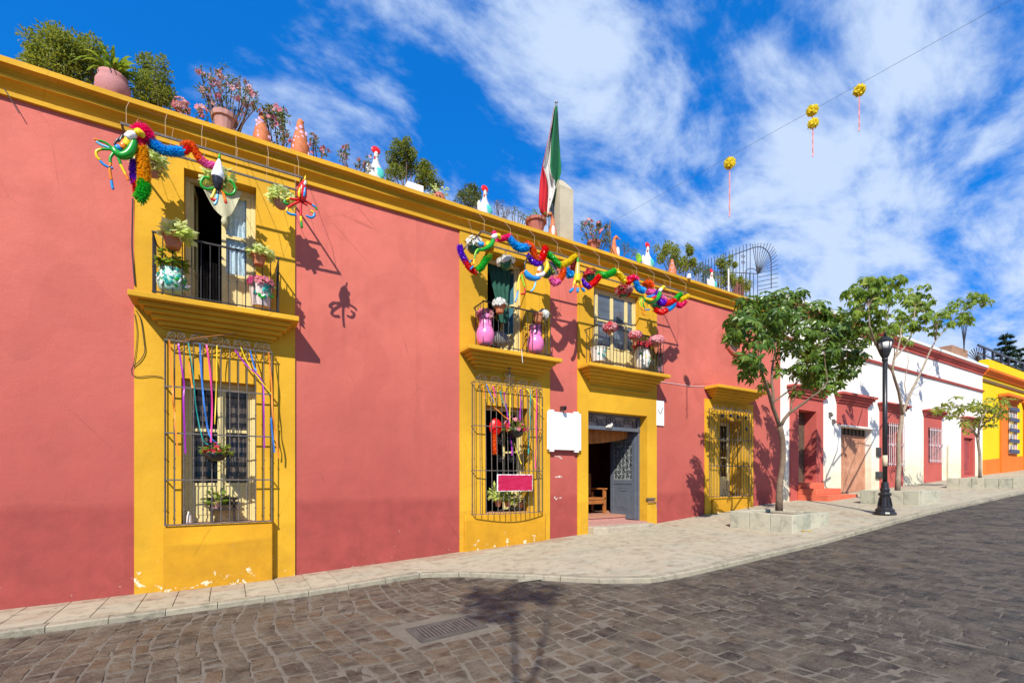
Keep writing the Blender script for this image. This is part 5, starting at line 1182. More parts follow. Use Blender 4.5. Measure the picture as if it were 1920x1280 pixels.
def potted(label, c, r, h, style, mpot, leaf=None, flow=None, name='potted_plant', group=None, nl=60, lr=1.4, lh=.9, ln=.09, lw=.06, fr=1.2, fh=.8, nf=26, fs=.035, dn=-.2, decor=None, hang=None, shift=(0, 0, 0)):
    c = Vector(c); t = thing(name, label, 'potted plant', c, group)
    po = flower_pot(MB(), c, r, h, style).build('pot', mpot, t, smooth=style in ('jar', 'round', 'bowl'))
    mb = MB(); mb.lathe([(r*.85, h*.86), (r*.01, h*.88)], c, 10); mb.build('soil', m_soil, po)
    if decor: decor(po, c, r, h)
    top = c+Vector((0, 0, h))+Vector(shift)
    if leaf is m_lettuce: nl = int(nl*1.7); lw *= 1.25; lh *= 1.15
    if leaf: mb = MB(); bunch(mb, top, r*lr, r*lh, nl, ln, lw, dn=dn); mb.build('foliage', leaf, t, kind='stuff')
    if flow: mb = MB(); fl = flow if isinstance(flow, (list, tuple)) else [flow]; blooms(mb, top+Vector((0, 0, r*.1)), r*fr, r*fh, nf, fs, 0, len(fl), dn); mb.build('flowers', fl, t, kind='stuff')
    if hang:
        mb = MB()
        for a in (0, 2.1, 4.2): mb.tube([c+Vector((r*math.cos(a), r*math.sin(a), h)), Vector((c.x, c.y, hang))], .004, 3, 0, False)
        mb.build('hanger', m_rust, t, kind='stuff')
    return t
def at(px, pybase, y): return P(px, pybase, y)
HZ = ZR(4.73)
# hung from the frames
gh = 'hanging pots under the iron frames'
potted('dusty pot of pale green leaves hanging behind the amber garland', at(286, 332, 8.5), .115, .19, 'bowl', m_terrapale, m_lettuce, None, group=gh, nl=110, lr=1.5, lh=1.1, ln=.11, lw=.08, dn=-.6, hang=HZ)
potted('green hanging basket behind the black and white toucan ornament', at(409, 352, 8.5), .12, .15, 'bowl', m_greenpot, m_lettuce, None, group=gh, nl=100, lr=1.5, lh=1.1, ln=.11, lw=.08, dn=-.5, hang=HZ)
potted('dusty pot of pale green leaves hanging behind the red bird ornament', at(527, 392, 8.5), .115, .17, 'bowl', m_terrapale, m_lettuce, None, group=gh, nl=110, lr=1.5, lh=1.0, ln=.10, lw=.08, dn=-.3, hang=HZ)
potted('green bowl of white flowers hanging at the left end of the long frame', at(889, 476, 8.5), .13, .15, 'bowl', m_greenpot, m_shrub, pW, group=gh, nl=30, nf=60, fs=.05, fr=1.4, fh=1.4, hang=HZ)
potted('green bowl of white flowers hanging in the middle balcony doorway', at(948, 506, 8.5), .11, .15, 'bowl', m_greenpot, m_shrub, pW, group=gh, nl=30, nf=70, fs=.05, fr=1.7, fh=1.2, hang=HZ)
potted('green bowl of white flowers hanging behind the ring shaped toucan', at(1025, 521, 8.5), .12, .15, 'bowl', m_greenpot, m_shrub, pW, group=gh, nl=30, nf=40, fs=.05, fr=1.4, fh=1.0, hang=HZ, shift=(.05, 0, 0))
potted('green bowl of dark red flowers hanging right of the yellow star', at(1107, 529, 8.5), .13, .15, 'bowl', m_greenpot, m_shrub, [cDR, pR], group=gh, nl=20, nf=70, fs=.055, fr=1.4, fh=1.1, hang=HZ)
potted('green bowl of drooping red flowers hanging over the rightmost balcony door', at(1170, 556, 8.5), .12, .15, 'bowl', m_greenpot, m_shrub, [cDR, pR, pL], group=gh, nl=20, nf=90, fs=.06, fr=1.7, fh=1.3, dn=-.7, hang=HZ)
potted('dark bowl hanging at the right end of the long frame', at(1232, 580, 8.5), .14, .16, 'bowl', m_greenpot, m_shrub, [pP, pL], group=gh, nl=20, nf=40, fs=.055, fr=1.3, fh=1.2, hang=HZ)
# on railing 1 and its slab
gr_ = 'pots hooked on the balcony railings'
potted('terracotta pot of pale green leaves hooked at the left of the leftmost railing', at(325, 466, 8.47), .135, .20, 'pot', m_terra, m_lettuce, None, group=gr_, nl=120, lr=1.4, lh=.8, ln=.11, lw=.085, dn=-.3, shift=(.05, 0, .02))
potted('terracotta pot of pale green leaves hooked at the right of the leftmost railing', at(485, 497, 8.47), .115, .17, 'pot', m_terra, m_lettuce, None, group=gr_, nl=110, lr=1.4, lh=.8, ln=.10, lw=.08, dn=-.3, shift=(.02, 0, .02))
def leafpaint(mats, n, sz, seed=0):
    def f(po, c, r, h):
        rr = random.Random(seed+5); mb = MB()
        for _ in range(n):
            a = rr.uniform(-2.7, .4); zz = rr.uniform(.15, .85)*h
            def rad(z_):
                for (ra, za), (rb, zb_) in zip(LASTPR, LASTPR[1:]):
                    if za <= z_ <= zb_ and zb_ > za: return ra+(rb-ra)*(z_-za)/(zb_-za)
                return LASTPR[0][0]
            prr = rad(zz)*1.0+.007; d = Vector((math.cos(a), math.sin(a), 0)); p = Vector(c)+d*prr+Vector((0, 0, zz)); tdir = Vector((-d.y, d.x, 0))*rr.uniform(-1, 1)+Vector((0, 0, rr.uniform(.2, 1)))
            mb.leaf(p, (tdir+d*((rad(min(h*.95, zz+.05))-rad(zz))/.05)).normalized(), d, sz*rr.uniform(.6, 1.0), sz*.5, rr.randrange(len(mats)), .06)
        mb.build('painted_leaves', mats, po, kind='stuff')
    return f
m_mint = M('mint_glaze', (.42, .66, .50), .3, .1, 8, .05); m_lgpot = M('lime_pot', (.22, .42, .03), .4)
potted('white and teal leaf painted jar with green plants, left end of the leftmost balcony', at(322, 551, 8.70), .19, .36, 'round', m_mint, m_leafb, None, group=None, nl=90, lr=1.0, lh=1.4, ln=.14, lw=.10, dn=0, decor=leafpaint([m_tealp, vG, m_tealp, cW], 60, .11, 1), shift=(0, 0, .08))
potted('white leaf painted tub of red flowers at the right end of the leftmost balcony', at(489, 576, 8.70), .17, .36, 'tub', M('blush_white_glaze', (.66, .52, .46), .4, .1, 6, .05), m_shrub, [pR, pM, pP], nl=20, nf=80, fs=.06, fr=1.15, fh=.5, decor=leafpaint([m_tealp, vG], 12, .13, 2))
# middle balcony
potted('pink ribbed jar of pink flowers at the left end of the middle balcony', at(910, 648, 8.68), .19, .62, 'jar', m_pinkglaze, m_shrub, [pM, pL, pP], nl=16, nf=60, fs=.075, fr=.9, fh=.6)
potted('pink ribbed jar of dark flowers at the right end of the middle balcony', at(1004, 662, 8.68), .19, .60, 'jar', m_pinkglaze, m_shrub, cDR, nl=30, nf=26, fs=.05, fr=.7, fh=.6)
potted('terracotta pot of white daisies hooked on the middle railing before the door', at(937, 587, 8.47), .12, .17, 'pot', m_terra, m_shrub, pW, group=gr_, nl=20, nf=90, fs=.055, fr=1.25, fh=.9)
potted('tilted terracotta pot of white daisies hooked at the right of the middle railing', at(1009, 604, 8.47), .115, .18, 'pot', m_terra, m_shrub, pW, group=gr_, nl=20, nf=60, fs=.055, fr=1.1, fh=1.1, shift=(.14, 0, -.02))
mb = MB(); c = at(936, 648, 8.9); mb.ball(c+Vector((0, 0, .14)), .26, .14, .17, 12, 8, jit=.05); tag(mb.build('cloth_bundle', M('grey_bundle', (.17, .16, .15), .9, .2, 7, .3), None, smooth=True, base=c), 'grey rounded bundle on the floor of the middle balcony', 'bundle')
# right balcony
potted('cone pot of pink flowers hooked at the left of the rightmost railing', at(1143, 630, 8.47), .11, .20, 'cone', m_terra, None, [pP, pL, pR], group=gr_, nf=90, fs=.07, fr=1.5, fh=1.0, dn=-.3)
potted('cone pot of pink flowers hooked in the middle of the rightmost railing', at(1191, 648, 8.47), .12, .24, 'cone', m_terra, None, [pP, pL, pR], group=gr_, nf=90, fs=.07, fr=1.3, fh=.9, dn=-.3)
potted('cone pot of pink flowers hooked at the right end of the rightmost railing', at(1230, 662, 8.47), .13, .30, 'cone', m_terra, None, [pP, pL], group=gr_, nf=100, fs=.075, fr=1.6, fh=.8, dn=-.2)
potted('white leaf painted tub at the left end of the rightmost balcony', at(1122, 678, 8.74), .19, .33, 'tub', m_bone, m_shrub, None, nl=14, ln=.05, decor=leafpaint([m_tealp, m_tealp], 10, .11, 2))
potted('white leaf painted jar of dark red flowers behind the plastic screen on the rightmost balcony', at(1204, 696, 8.74), .21, .62, 'round', m_bone, m_shrub, [cDR, pR], nl=60, lr=1.1, lh=.7, nf=60, fs=.06, fr=1.2, fh=.6, decor=leafpaint([m_tealp, vG, vY, cW], 34, .11, 1))
# inside the grilles
potted('black hanging bowl of red geraniums on the leftmost window grille', at(404, 864, 8.70), .15, .13, 'bowl', m_black, m_leafb, pR, name='hanging_basket', nl=110, lr=1.35, lh=.9, ln=.09, lw=.065, nf=20, fs=.04, fr=1.25, fh=1.1, hang=P(402, 833, 8.72).z, dn=.05)
potted('black hanging bowl of red geraniums on the bulging window grille', at(968, 820, 8.66), .16, .19, 'bowl', m_black, m_leafb, [pR, pP], name='hanging_basket', nl=90, lr=1.7, lh=1.0, ln=.10, lw=.06, nf=34, fs=.055, fr=1.8, fh=1.5, hang=P(965, 780, 8.66).z)
potted('small terracotta pot of green leaves on the dark bench behind the leftmost grille', at(406, 955, 9.06), .075, .13, 'pot', m_terrapale, m_leafb, None, nl=80, lr=1.9, lh=2.4, ln=.10, lw=.07, dn=0)
potted('small plant behind the red sign, left on the window sill', at(934, 949, 9.10), .085, .15, 'pot', m_terra, m_lettuce, None, nl=70, lr=1.9, lh=2.4, ln=.16, lw=.05, dn=0, shift=(-.04, 0, .05))
potted('bright green leafy plant on the window sill below the red sign', at(952, 950, 9.06), .08, .14, 'pot', m_terra, m_leafb, None, nl=60, lr=1.8, lh=1.8, ln=.15, lw=.09, dn=-.1, shift=(0, -.02, .03))
potted('spiky plant in the right corner of the window sill below the red sign', at(975, 952, 9.10), .07, .12, 'pot', m_terra, m_shrub, None, nl=70, lr=2.2, lh=4.0, ln=.18, lw=.03, dn=0, shift=(0, 0, .06))
def bench_small():
    c = P(417, 976, 9.05); t = thing('wooden_bench', 'miniature dark wooden bench on the sill behind the leftmost grille', 'bench', c); z = ZR(-.726)
    xa, xb = PX(394, 9.0), PX(442, 9.0)
    m_dkwood = M('near_black_wood', (.028, .017, .012), .7, .3, 8, .2)
    for xx in (xa, xb-.04):
        for yy in (8.99, 9.09): mb = MB(); mb.box(xx, xx+.04, yy, yy+.035, z, z+.19); mb.build('leg', m_dkwood, t)
    mb = MB(); mb.box(xa-.02, xb+.02, 8.98, 9.14, z+.191, z+.225); mb.build('seat', m_dkwood, t)
    for xx in (xa, xb-.04): mb = MB(); mb.box(xx, xx+.04, 9.10, 9.13, z+.226, z+.40); mb.build('post', m_dkwood, t)
    for zz in (.28, .36): mb = MB(); mb.box(xa-.04, xb+.04, 9.085, 9.099, z+zz, z+zz+.045); mb.build('backrest_slat', m_dkwood, t)
bench_small()
c = P(354, 977, 9.08); c.z = ZR(-.726); mb = MB(); mb.lathe([(.045, 0), (.05, .02), (.04, .12), (.02, .17), (.025, .19)], c, 10); tag(mb.build('vase', m_bone, None, smooth=True, base=c), 'small white vase at the left of the sill behind the leftmost grille', 'vase')
# red paper lantern in the bulging grille
c = P(929, 800, 8.95); t = thing('paper_lantern', 'red orange paper lantern with a ragged tail inside the bulging window grille', 'lantern', c)
mb = MB(); mb.ball(c, .15, .12, .18, 12, 8, jit=.06); mb.build('lantern_body', cR, t); mb = MB(); tinsel(mb, [P(927, 812, 8.95), P(927, 830, 8.95), P(928, 848, 8.95)], .07); mb.build('tail', cO, t)

# ------------------------------------------------------------------ ribbons on the grilles
def ribbon(m, pl, y, wd=.022, g_=None, label=None):
    pts = spline([P(a, b, y) for a, b in pl], 7); mb = MB(); vs = []
    ph = R.random()*6
    for i, p in enumerate(pts):
        a = ph+i*.42; d = (pts[min(i+1, len(pts)-1)]-pts[max(i-1, 0)]).normalized(); s = Vector((math.cos(.5*math.sin(a)), .35*math.sin(a), 0)); s = (s-d*s.dot(d)).normalized()*wd*.5
        p = p+Vector((0, .012*math.sin(i*.7+ph), 0)); vs += [p-s+Vector((0, .002, 0)), p+s+Vector((0, .002, 0)), p+s, p-s]
    n = len(pts); mb.add(vs, [(i*4+k, i*4+(k+1) % 4, (i+1)*4+(k+1) % 4, (i+1)*4+k) for i in range(n-1) for k in range(4)])
    return tag(mb.build('ribbon', m, None, base=pts[0]), label, 'ribbon', g_)
rc = {'orange': M('orange_ribbon', (.80, .24, .02), .4, .05), 'purple': M('purple_ribbon', (.34, .02, .36), .4, .05), 'teal': M('teal_ribbon', (.01, .27, .24), .4, .05), 'blue': M('blue_ribbon', (.03, .17, .55), .4, .05), 'pink': M('pink_ribbon', (.75, .05, .24), .4, .05), 'yellow': M('yellow_ribbon', (.85, .62, .03), .4, .05)}
def z3(l): return [(200+a/2.3705, 580+b/2.3705) for a, b in l]
def z5(l): return [(840+a/3.46, 680+b/3.46) for a, b in l]
gl = 'ribbons tied to the leftmost grille'; g5 = 'ribbons tied to the bulging grille'
for col, pl, lb in (('orange', [(278,135),(290,300),(296,400),(302,480),(318,650)], 'orange ribbon at the far left of the leftmost grille'), ('purple', [(318,150),(332,250),(343,330),(342,420),(350,640)], 'purple ribbon second from the left on the leftmost grille'), ('teal', [(362,145),(384,290),(398,440),(425,570),(450,600)], 'teal ribbon running down to the geranium bowl, leftmost grille'), ('blue', [(414,148),(422,300),(437,450),(458,560),(500,600)], 'blue ribbon running to the geranium bowl on the leftmost grille'), ('pink', [(443,155),(460,280),(468,420),(463,590)], 'pink ribbon above the geranium bowl on the leftmost grille'), ('yellow', [(490,160),(488,300),(484,420),(480,510)], 'yellow ribbon in the middle of the leftmost grille'), ('purple', [(570,180),(620,245),(690,320),(698,450),(700,615)], 'purple ribbon slanting then falling at the right of the leftmost grille'), ('yellow', [(596,168),(640,260),(735,378)], 'thin yellow ribbon slanting at the right of the leftmost grille'), ('blue', [(637,182),(652,240),(664,275)], 'short blue ribbon by the slanting purple one, leftmost grille'), ('orange', [(720,190),(732,330),(738,460),(752,560),(764,660)], 'orange ribbon at the far right of the leftmost grille'), ('blue', [(730,480),(738,570),(746,635)], 'short blue ribbon end low at the right of the leftmost grille'), ('orange', [(365,230),(378,330),(384,350)], 'short orange ribbon behind the teal one on the leftmost grille')):
    ribbon(rc[col], z3(pl), 8.815, .024 if col in ('purple', 'orange', 'pink', 'blue') else .015, gl, lb)
for col, pl, lb in (('orange', [(222,130),(230,180),(240,230)], 'short orange ribbon at the left of the bulging grille'), ('blue', [(248,140),(270,190),(300,260)], 'blue ribbon at the upper left of the bulging grille'), ('pink', [(290,150),(310,220)], 'short pink ribbon near the top of the bulging grille'), ('teal', [(335,180),(360,260),(395,340)], 'teal ribbon slanting inside the bulging grille'), ('purple', [(365,190),(378,300),(395,380),(408,480),(415,600)], 'long purple ribbon in the middle of the bulging grille'), ('orange', [(300,285),(340,325),(390,365)], 'orange ribbon slanting across to the geranium bowl'), ('yellow', [(403,150),(403,260),(402,400)], 'yellow ribbon hanging straight at the middle of the bulging grille'), ('orange', [(432,170),(440,240),(446,290)], 'short orange ribbon right of the yellow one, bulging grille'), ('purple', [(472,170),(470,280),(468,370)], 'purple ribbon right of the middle of the bulging grille'), ('teal', [(533,165),(533,300),(532,430),(520,590)], 'teal ribbon at the right of the bulging grille'), ('yellow', [(510,165),(560,240),(620,300)], 'yellow ribbon slanting off the right of the bulging grille'), ('pink', [(576,170),(573,350),(572,500),(568,690)], 'long pink ribbon at the far right of the bulging grille'), ('orange', [(600,400),(590,470)], 'short orange ribbon end at the right of the bulging grille'), ('yellow', [(430,520),(455,600),(478,655)], 'yellow ribbon end hanging below the geranium bowl')):
    ribbon(rc[col], z5(pl), 8.79, .028 if col in ('purple', 'teal', 'pink') else .020, g5, lb)
# ------------------------------------------------------------------ signs, cables and small things on the front
p0, p1 = P(1026, 842, 8.90), P(1089, 776, 8.90)
t = thing('sign_board', 'blank white sign board mounted between the bulging grille and the entrance', 'sign', (p0.x, 8.9, p0.z))
mb = MB(); mb.box(p0.x, p1.x, 8.885, 8.91, p0.z, p1.z); mb.build('board', m_whitep, t, bevel=.004)
for xx in (p0.x+.07, p1.x-.19):
    for zz in (p0.z-.045, p1.z+.004): mb = MB(); mb.box(xx, xx+.12, 8.888, 8.965, zz, zz+.04); mb.build('bracket', m_whitep, t)
m_brush, tt, b, o_ = newmat('brushed_crimson'); g = G(tt); pp = g.n('ShaderNodeNewGeometry').outputs['Position']
rot = g.n('ShaderNodeMapping', {'Vector': pp, 'Rotation': (0, math.radians(35), 0), 'Scale': (5, 5, 34)}).outputs[0]
tt.links.new(g.mix(g.step(g.noise(1, 3, .6, rot), .45, .72), (.42, .002, .045), (.52, .02, .09)), b.inputs['Base Color']); b.inputs['Roughness'].default_value = .5
q0, q1 = P(932, 921, 8.68), P(998, 889, 8.68)
t = thing('painted_sign', 'crimson brush painted sign with ragged white edge on the bulging window grille', 'sign', (q0.x, 8.68, q0.z))
mb = MB(); mb.box(q0.x, q1.x, 8.665, 8.69, q0.z, q1.z); mb.build('board', m_whitep, t, bevel=.003)
n = 30; ed = []
for (a, b_) in (((q0.x, q0.z), (q1.x, q0.z)), ((q1.x, q0.z), (q1.x, q1.z)), ((q1.x, q1.z), (q0.x, q1.z)), ((q0.x, q1.z), (q0.x, q0.z))):
    for i in range(n):
        x_ = a[0]+(b_[0]-a[0])*i/n; z_ = a[1]+(b_[1]-a[1])*i/n; cx_, cz_ = (q0.x+q1.x)/2, (q0.z+q1.z)/2; k = R.uniform(.008, .022); ed.append((x_-math.copysign(k, x_-cx_), z_-math.copysign(k, z_-cz_)))
mb = MB(); mb.prism(ed, 8.661, 8.6645, 'y'); mb.build('paint_layer', m_brush, t)
q0, q1 = P(1231, 797, 8.97), P(1245, 752, 8.97)
t = thing('wall_plaque', 'white wall plaque with a faint curved mark, right of the entrance', 'plaque', (q0.x, 8.97, q0.z))
mb = MB(); mb.box(q0.x, q1.x, 8.965, 8.998, q0.z, q1.z); mb.build('panel', m_whitep, t, bevel=.004)
mb = MB(); cx, cz = (q0.x+q1.x)/2, (q0.z+q1.z)/2; mb.tube([(cx-.10+.20*i/8, 8.962, cz+.09-.10*math.sin(math.pi*i/8)+(.07 if i > 5 else 0)) for i in range(9)], .008, 4); mb.build('mark', m_iron, t)
c = P(1056, 765, 8.86); t = thing('security_camera', 'small black and white security camera above the blank sign board', 'camera', c)
mb = MB(); mb.obox(c, (.035, -.01, .01), (.02, .10, .02), (0, 0, .045)); mb.build('body', m_black, t, bevel=.01)
mb = MB(); mb.tube([c+Vector((.02, .06, -.03)), c+Vector((.02, .10, -.12)), c+Vector((.0, .135, -.14))], .016, 6); mb.build('bracket', m_whitep, t)
mb = MB(); mb.lathe([(.032, 0), (.036, .03), (.02, .035)], c+Vector((-.03, -.10, 0)), 10, axis=(-.25, -1, 0)); mb.build('lens', M('lens_glass', (.01, .01, .015), .08), t)
c = P(1222, 938, 8.92); t = thing('hose_reel', 'small dark bracket with a short hose by the right edge of the entrance bay', 'bracket', c)
mb = MB(); mb.box(c.x-.16, c.x+.12, 8.90, 8.97, c.z+.02, c.z+.07); mb.build('bracket', m_rust, t); mb = MB(); mb.tube([c+Vector((-.14, 0, -.03)), c+Vector((.10, 0, -.03)), c+Vector((.22, .04, -.05)), c+Vector((.24, .05, -.2))], .012, 5); mb.build('hose', m_terrapale, t)
# paint flakes, their own little crusts
mb = MB()
for py_ in (858, 893, 933):
    for k in range(7):
        c = P(1047+R.uniform(-8, 8), py_+R.uniform(-4, 3), 9); s = R.uniform(.012, .03)
        mb.prism([(c.x+s*R.uniform(.6, 1.4)*math.cos(a), c.z+s*.5*R.uniform(.6, 1.4)*math.sin(a)) for a in (0, 1.05, 2.1, 3.14, 4.2, 5.2)], 8.9965, 8.9995, 'y')
mb.build('paint_flakes', m_bone, PB, kind='stuff')
def cable(pl, r, label, m=m_black, y=8.985, name='cable', cat='cable'):
    pts = spline([P(a, b, y) if isinstance(a, (int, float)) else a for a, b in pl], 6); mb = MB(); mb.tube(pts, r, 5); return tag(mb.build(name, m, None, base=pts[0]), label, cat)
cable([(249, 372), (248, 420), (247.5, 460), (250, 500), (253, 535)], .010, 'dark cable running down the left edge of the first yellow bay', y=8.96)
cable([(255, 582), (264, 600), (270, 640), (271, 660), (262, 676), (250, 686), (247, 694)], .006, 'loose looped wire beside the leftmost balcony slab', y=8.955)
cable([(252, 588), (257, 620), (255, 655), (250, 685)], .004, 'thin loose wire left of the looped one under the balcony', y=8.958)
cable([(247, 690), (249, 703), (262, 706), (285, 704), (305, 707)], .006, 'frayed wire running to the top of the leftmost grille', y=8.955)
cable([(1231, 714), (1265, 719), (1300, 724), (1321, 724)], .006, 'thin white cable across the salmon wall to the shaded window', m_whitep)
cable([(340, 640), (372, 633), (445, 625)], .009, 'thin wooden stick lying on top of the leftmost grille', m_wood, y=8.80, name='stick', cat='stick')
cable([(8, 166), (20, 186), (36, 213)], .006, 'short dark rod sticking out of the wall at the far left', m_iron, y=8.93, name='rod', cat='rod')
cable([(978, 655), (979, 668), (980, 680)], .006, 'white cord dangling from the middle balcony slab', m_whitep, y=8.49, name='cord', cat='cord')
# bench inside the doorway
c = Vector((8.85, 10.6, ZR(-1.03))); t = thing('wooden_bench', 'carved wooden armchair bench in the dim entrance hall', 'bench', c); z = c.z
for xx, yy, h in ((9.28, 10.32, .68), (9.28, 10.86, .62), (7.75, 10.32, .68), (7.75, 10.86, 1.1)): mb = MB(); mb.box(xx-.04, xx+.04, yy-.04, yy+.04, z, z+h); mb.build('leg', m_wood, t, bevel=.008)
mb = MB(); mb.box(7.7, 9.33, 10.28, 10.92, z+.40, z+.46); mb.build('seat', m_wood, t, bevel=.01)
mb = MB(); mb.box(7.8, 9.23, 10.29, 10.33, z+.28, z+.39); mb.build('apron', m_wood, t, bevel=.008)
for xx in (7.75, 9.28): mb = MB(); mb.box(xx-.05, xx+.05, 10.24, 10.92, z+.685, z+.73); mb.build('armrest', m_wood, t, bevel=.01)
mb = MB(); mb.box(7.75, 9.25, 10.86, 10.91, z+.5, z+1.15); mb.build('backrest', m_wood, t, bevel=.01)
c = Vector((8.75, 10.75, z+.72)); mb = MB(); mb.ball(c, .32, .09, .20, 12, 8, jit=.04); tag(mb.build('cushion', M('grey_patterned_cloth', (.34, .31, .29), .9, .4, 20, .2), None, smooth=True, base=c), 'pale grey cushion leaning on the wooden hall bench', 'cushion')
mb = MB(); mb.box(8.85, 10.1, 12.53, 12.58, ZR(-.15), ZR(1.05)); tag(mb.build('framed_poster', M('nearly_black_poster', (.015, .015, .016), .4, .4, 3, .05), None, base=(9.4, 12.55, ZR(.4)), bevel=.01), 'dark framed poster on the back wall of the entrance hall', 'poster')

# ------------------------------------------------------------------ the roof garden
RZ = ZR(5.5)
def shrub(label, lst, leafm, ln, wd, y=9.15, group='shrubs on the roof edge', flow=None, base=None, dens=46, fsz=.05, name='roof_shrub', nf=3, cat='shrub'):
    """lst: (px, py, radius m) leaf clumps on stems rising from the base"""
    cs = [(P(a, b, y+R.uniform(-.25, .25)), r) for a, b, r in lst]
    bx = sum(c.x for c, _ in cs)/len(cs); b = Vector((base or bx, y, RZ)); t = thing(name, label, cat, b, group)
    st = MB(); fo = MB(); fl = MB()
    for c, r in cs:
        s0 = b+Vector(((c.x-b.x)*.35+R.uniform(-.08, .08), R.uniform(-.1, .1), 0)); st.tube(spline([s0, s0.lerp(c, .5)+Vector((R.uniform(-.06, .06), R.uniform(-.06, .06), 0)), c], 4), [.014]*4+[.010]*4+[.005], 4)
        for q in range(3):
            e = c+Vector((R.gauss(0, .4), R.gauss(0, .4), R.gauss(.1, .4)))*r; st.tube([c, e], .004, 3, 0, False)
            bunch(fo, e, r*.62, r*.7, max(6, int(dens/3)), ln, wd, dn=-1, flat=1.1)
        if flow: blooms(fl, c+Vector((0, -r*.2, r*.2)), r, r*1.0, nf, fsz, 0, len(flow) if isinstance(flow, list) else 1, -.3)
    st.build('stems', m_twig, t, kind='stuff'); fo.build('foliage', leafm, t, kind='stuff')
    if flow: fl.build('flowers', flow, t, kind='stuff')
    return t
shrub('large dark conifer shrub at the far left of the roof edge', [(78, 90, .18), (92, 80, .18), (104, 90, .2), (70, 104, .18), (88, 98, .26), (112, 100, .26), (65, 120, .16), (84, 122, .24), (106, 125, .26), (128, 96, .18), (145, 92, .18), (136, 105, .26), (160, 100, .2), (178, 106, .17), (155, 115, .26), (130, 130, .26), (158, 140, .26), (176, 122, .24), (182, 150, .2), (120, 148, .22), (150, 160, .2), (95, 145, .2)], m_conif, .065, .022, 9.5, dens=420)
shrub('olive green conifer shrub right of the pink agave pot', [(283, 138, .16), (295, 135, .14), (272, 146, .15), (288, 152, .20), (262, 165, .2), (280, 172, .22), (298, 168, .14), (256, 182, .18), (300, 186, .18), (314, 184, .12), (280, 188, .2), (310, 193, .14)], m_conif, .06, .022, 9.35, dens=330)
shrub('bushy green and bronze shrub behind the white plastic block', [(742, 290, .18), (735, 300, .16), (762, 275, .13), (765, 292, .18), (748, 310, .22), (775, 310, .20), (760, 325, .22), (785, 325, .2), (738, 322, .16), (800, 315, .14), (806, 330, .18), (795, 340, .18), (815, 344, .12)], m_conif, .062, .026, 9.25, dens=420)
shrub('grey green shrub before the second hen figure with the red comb', [(868, 362, .13), (880, 358, .13), (893, 358, .12), (872, 372, .15), (888, 372, .16), (900, 370, .12), (880, 382, .14)], m_shrub, .06, .028, 9.3, dens=220)
shrub('dry grey bush left of the flag', [(930, 384, .10), (942, 388, .12), (935, 396, .12), (950, 396, .12), (960, 402, .1), (945, 404, .12)], leafmat('dry_grey_leaf', (.16, .13, .11), (.22, .19, .15), (.30, .25, .19), .1, .8), .06, .012, 9.3, dens=60)
shrub('small sprigs on the roof edge left of the flag pot', [(972, 400, .06), (963, 395, .05), (982, 408, .07), (978, 404, .05)], m_shrub, .06, .02, 9.2, dens=24)
shrub('tall yellow green shrub behind the lime winged hen', [(1242, 468, .14), (1255, 462, .14), (1250, 478, .20), (1268, 472, .14), (1272, 488, .2), (1292, 466, .10), (1296, 474, .08), (1285, 488, .16), (1258, 492, .2), (1288, 500, .18), (1300, 492, .1), (1276, 503, .18), (1240, 482, .16)], m_leafp, .075, .032, 9.4, dens=260)
shrub('grey green bush left of the pole on the roof', [(1310, 503, .14), (1322, 507, .16), (1318, 518, .18), (1332, 512, .14), (1305, 512, .14), (1300, 498, .10)], m_shrub, .06, .025, 9.4, dens=220)
shrub('yellow green shrub under the iron fan gate', [(1355, 490, .12), (1345, 495, .12), (1369, 492, .12), (1376, 496, .08), (1352, 508, .16), (1362, 515, .20), (1345, 520, .2), (1375, 522, .18), (1358, 530, .22), (1380, 532, .2), (1392, 535, .16), (1400, 540, .12), (1388, 524, .1)], m_leafp, .075, .03, 9.6, dens=260)
def roof_pot(px, pyb, r, h, style, m, y=8.98): c = P(px, pyb, y); c.z = RZ+.04; return c
c = roof_pot(212, 0, 0, 0, '', 0, 9.06)
t = thing('potted_plant', 'big dusty pink round pot of drooping strap leaves on the roof edge', 'potted plant', c)
flower_pot(MB(), c, .215, .40, 'round', 18).build('pot', M('dusty_pink_clay', (.46, .20, .19), .85, .16, 6, .4), t, smooth=True)
mb = MB(); tp = c+Vector((0, 0, .38))
for _ in range(60):
    a = R.random()*6.28; L_ = R.uniform(.25, .5); pts = []; o = Vector((math.cos(a), math.sin(a), 0)); k = R.uniform(.5, 1.2)
    for j in range(6): f = j/5; pts.append(tp+o*(.05+L_*.75*f*k)+Vector((0, 0, L_*(1.5*f-1.25*f*f*k))))
    vs = []; s = Vector((-o.y, o.x, 0))
    for j, p in enumerate(pts): wv = .026*(1-(j/5)**2)+.002; vs += [p-s*wv, p+s*wv]
    mb.tone = R.random(); mb.add(vs, [(2*j, 2*j+1, 2*j+3, 2*j+2) for j in range(5)])
mb.build('foliage', m_leafb, t)
c = roof_pot(421, 0, 0, 0, '', 0, 9.06); potted('pale rimmed pot holding a big pink flowered oleander on the roof edge', c, .175, .38, 'pot', m_terrapale, m_shrub, None, nl=30, lr=1.2, lh=1.0, ln=.07, lw=.03)
shrub('pink flowered oleander growing in the pale rimmed roof pot', [(378, 140, .08), (392, 148, .12), (416, 140, .12), (424, 150, .14), (400, 165, .16), (436, 158, .12), (452, 162, .10), (412, 170, .18), (395, 182, .14), (440, 178, .18), (462, 172, .12), (470, 178, .10), (425, 190, .16), (455, 192, .16), (478, 204, .1), (385, 175, .1), (465, 205, .12), (408, 195, .14), (440, 205, .14)], m_shrub, .075, .022, 9.06, flow=[pP, pL, pL], base=c.x, dens=36, nf=4, fsz=.05, group=None, name='oleander')
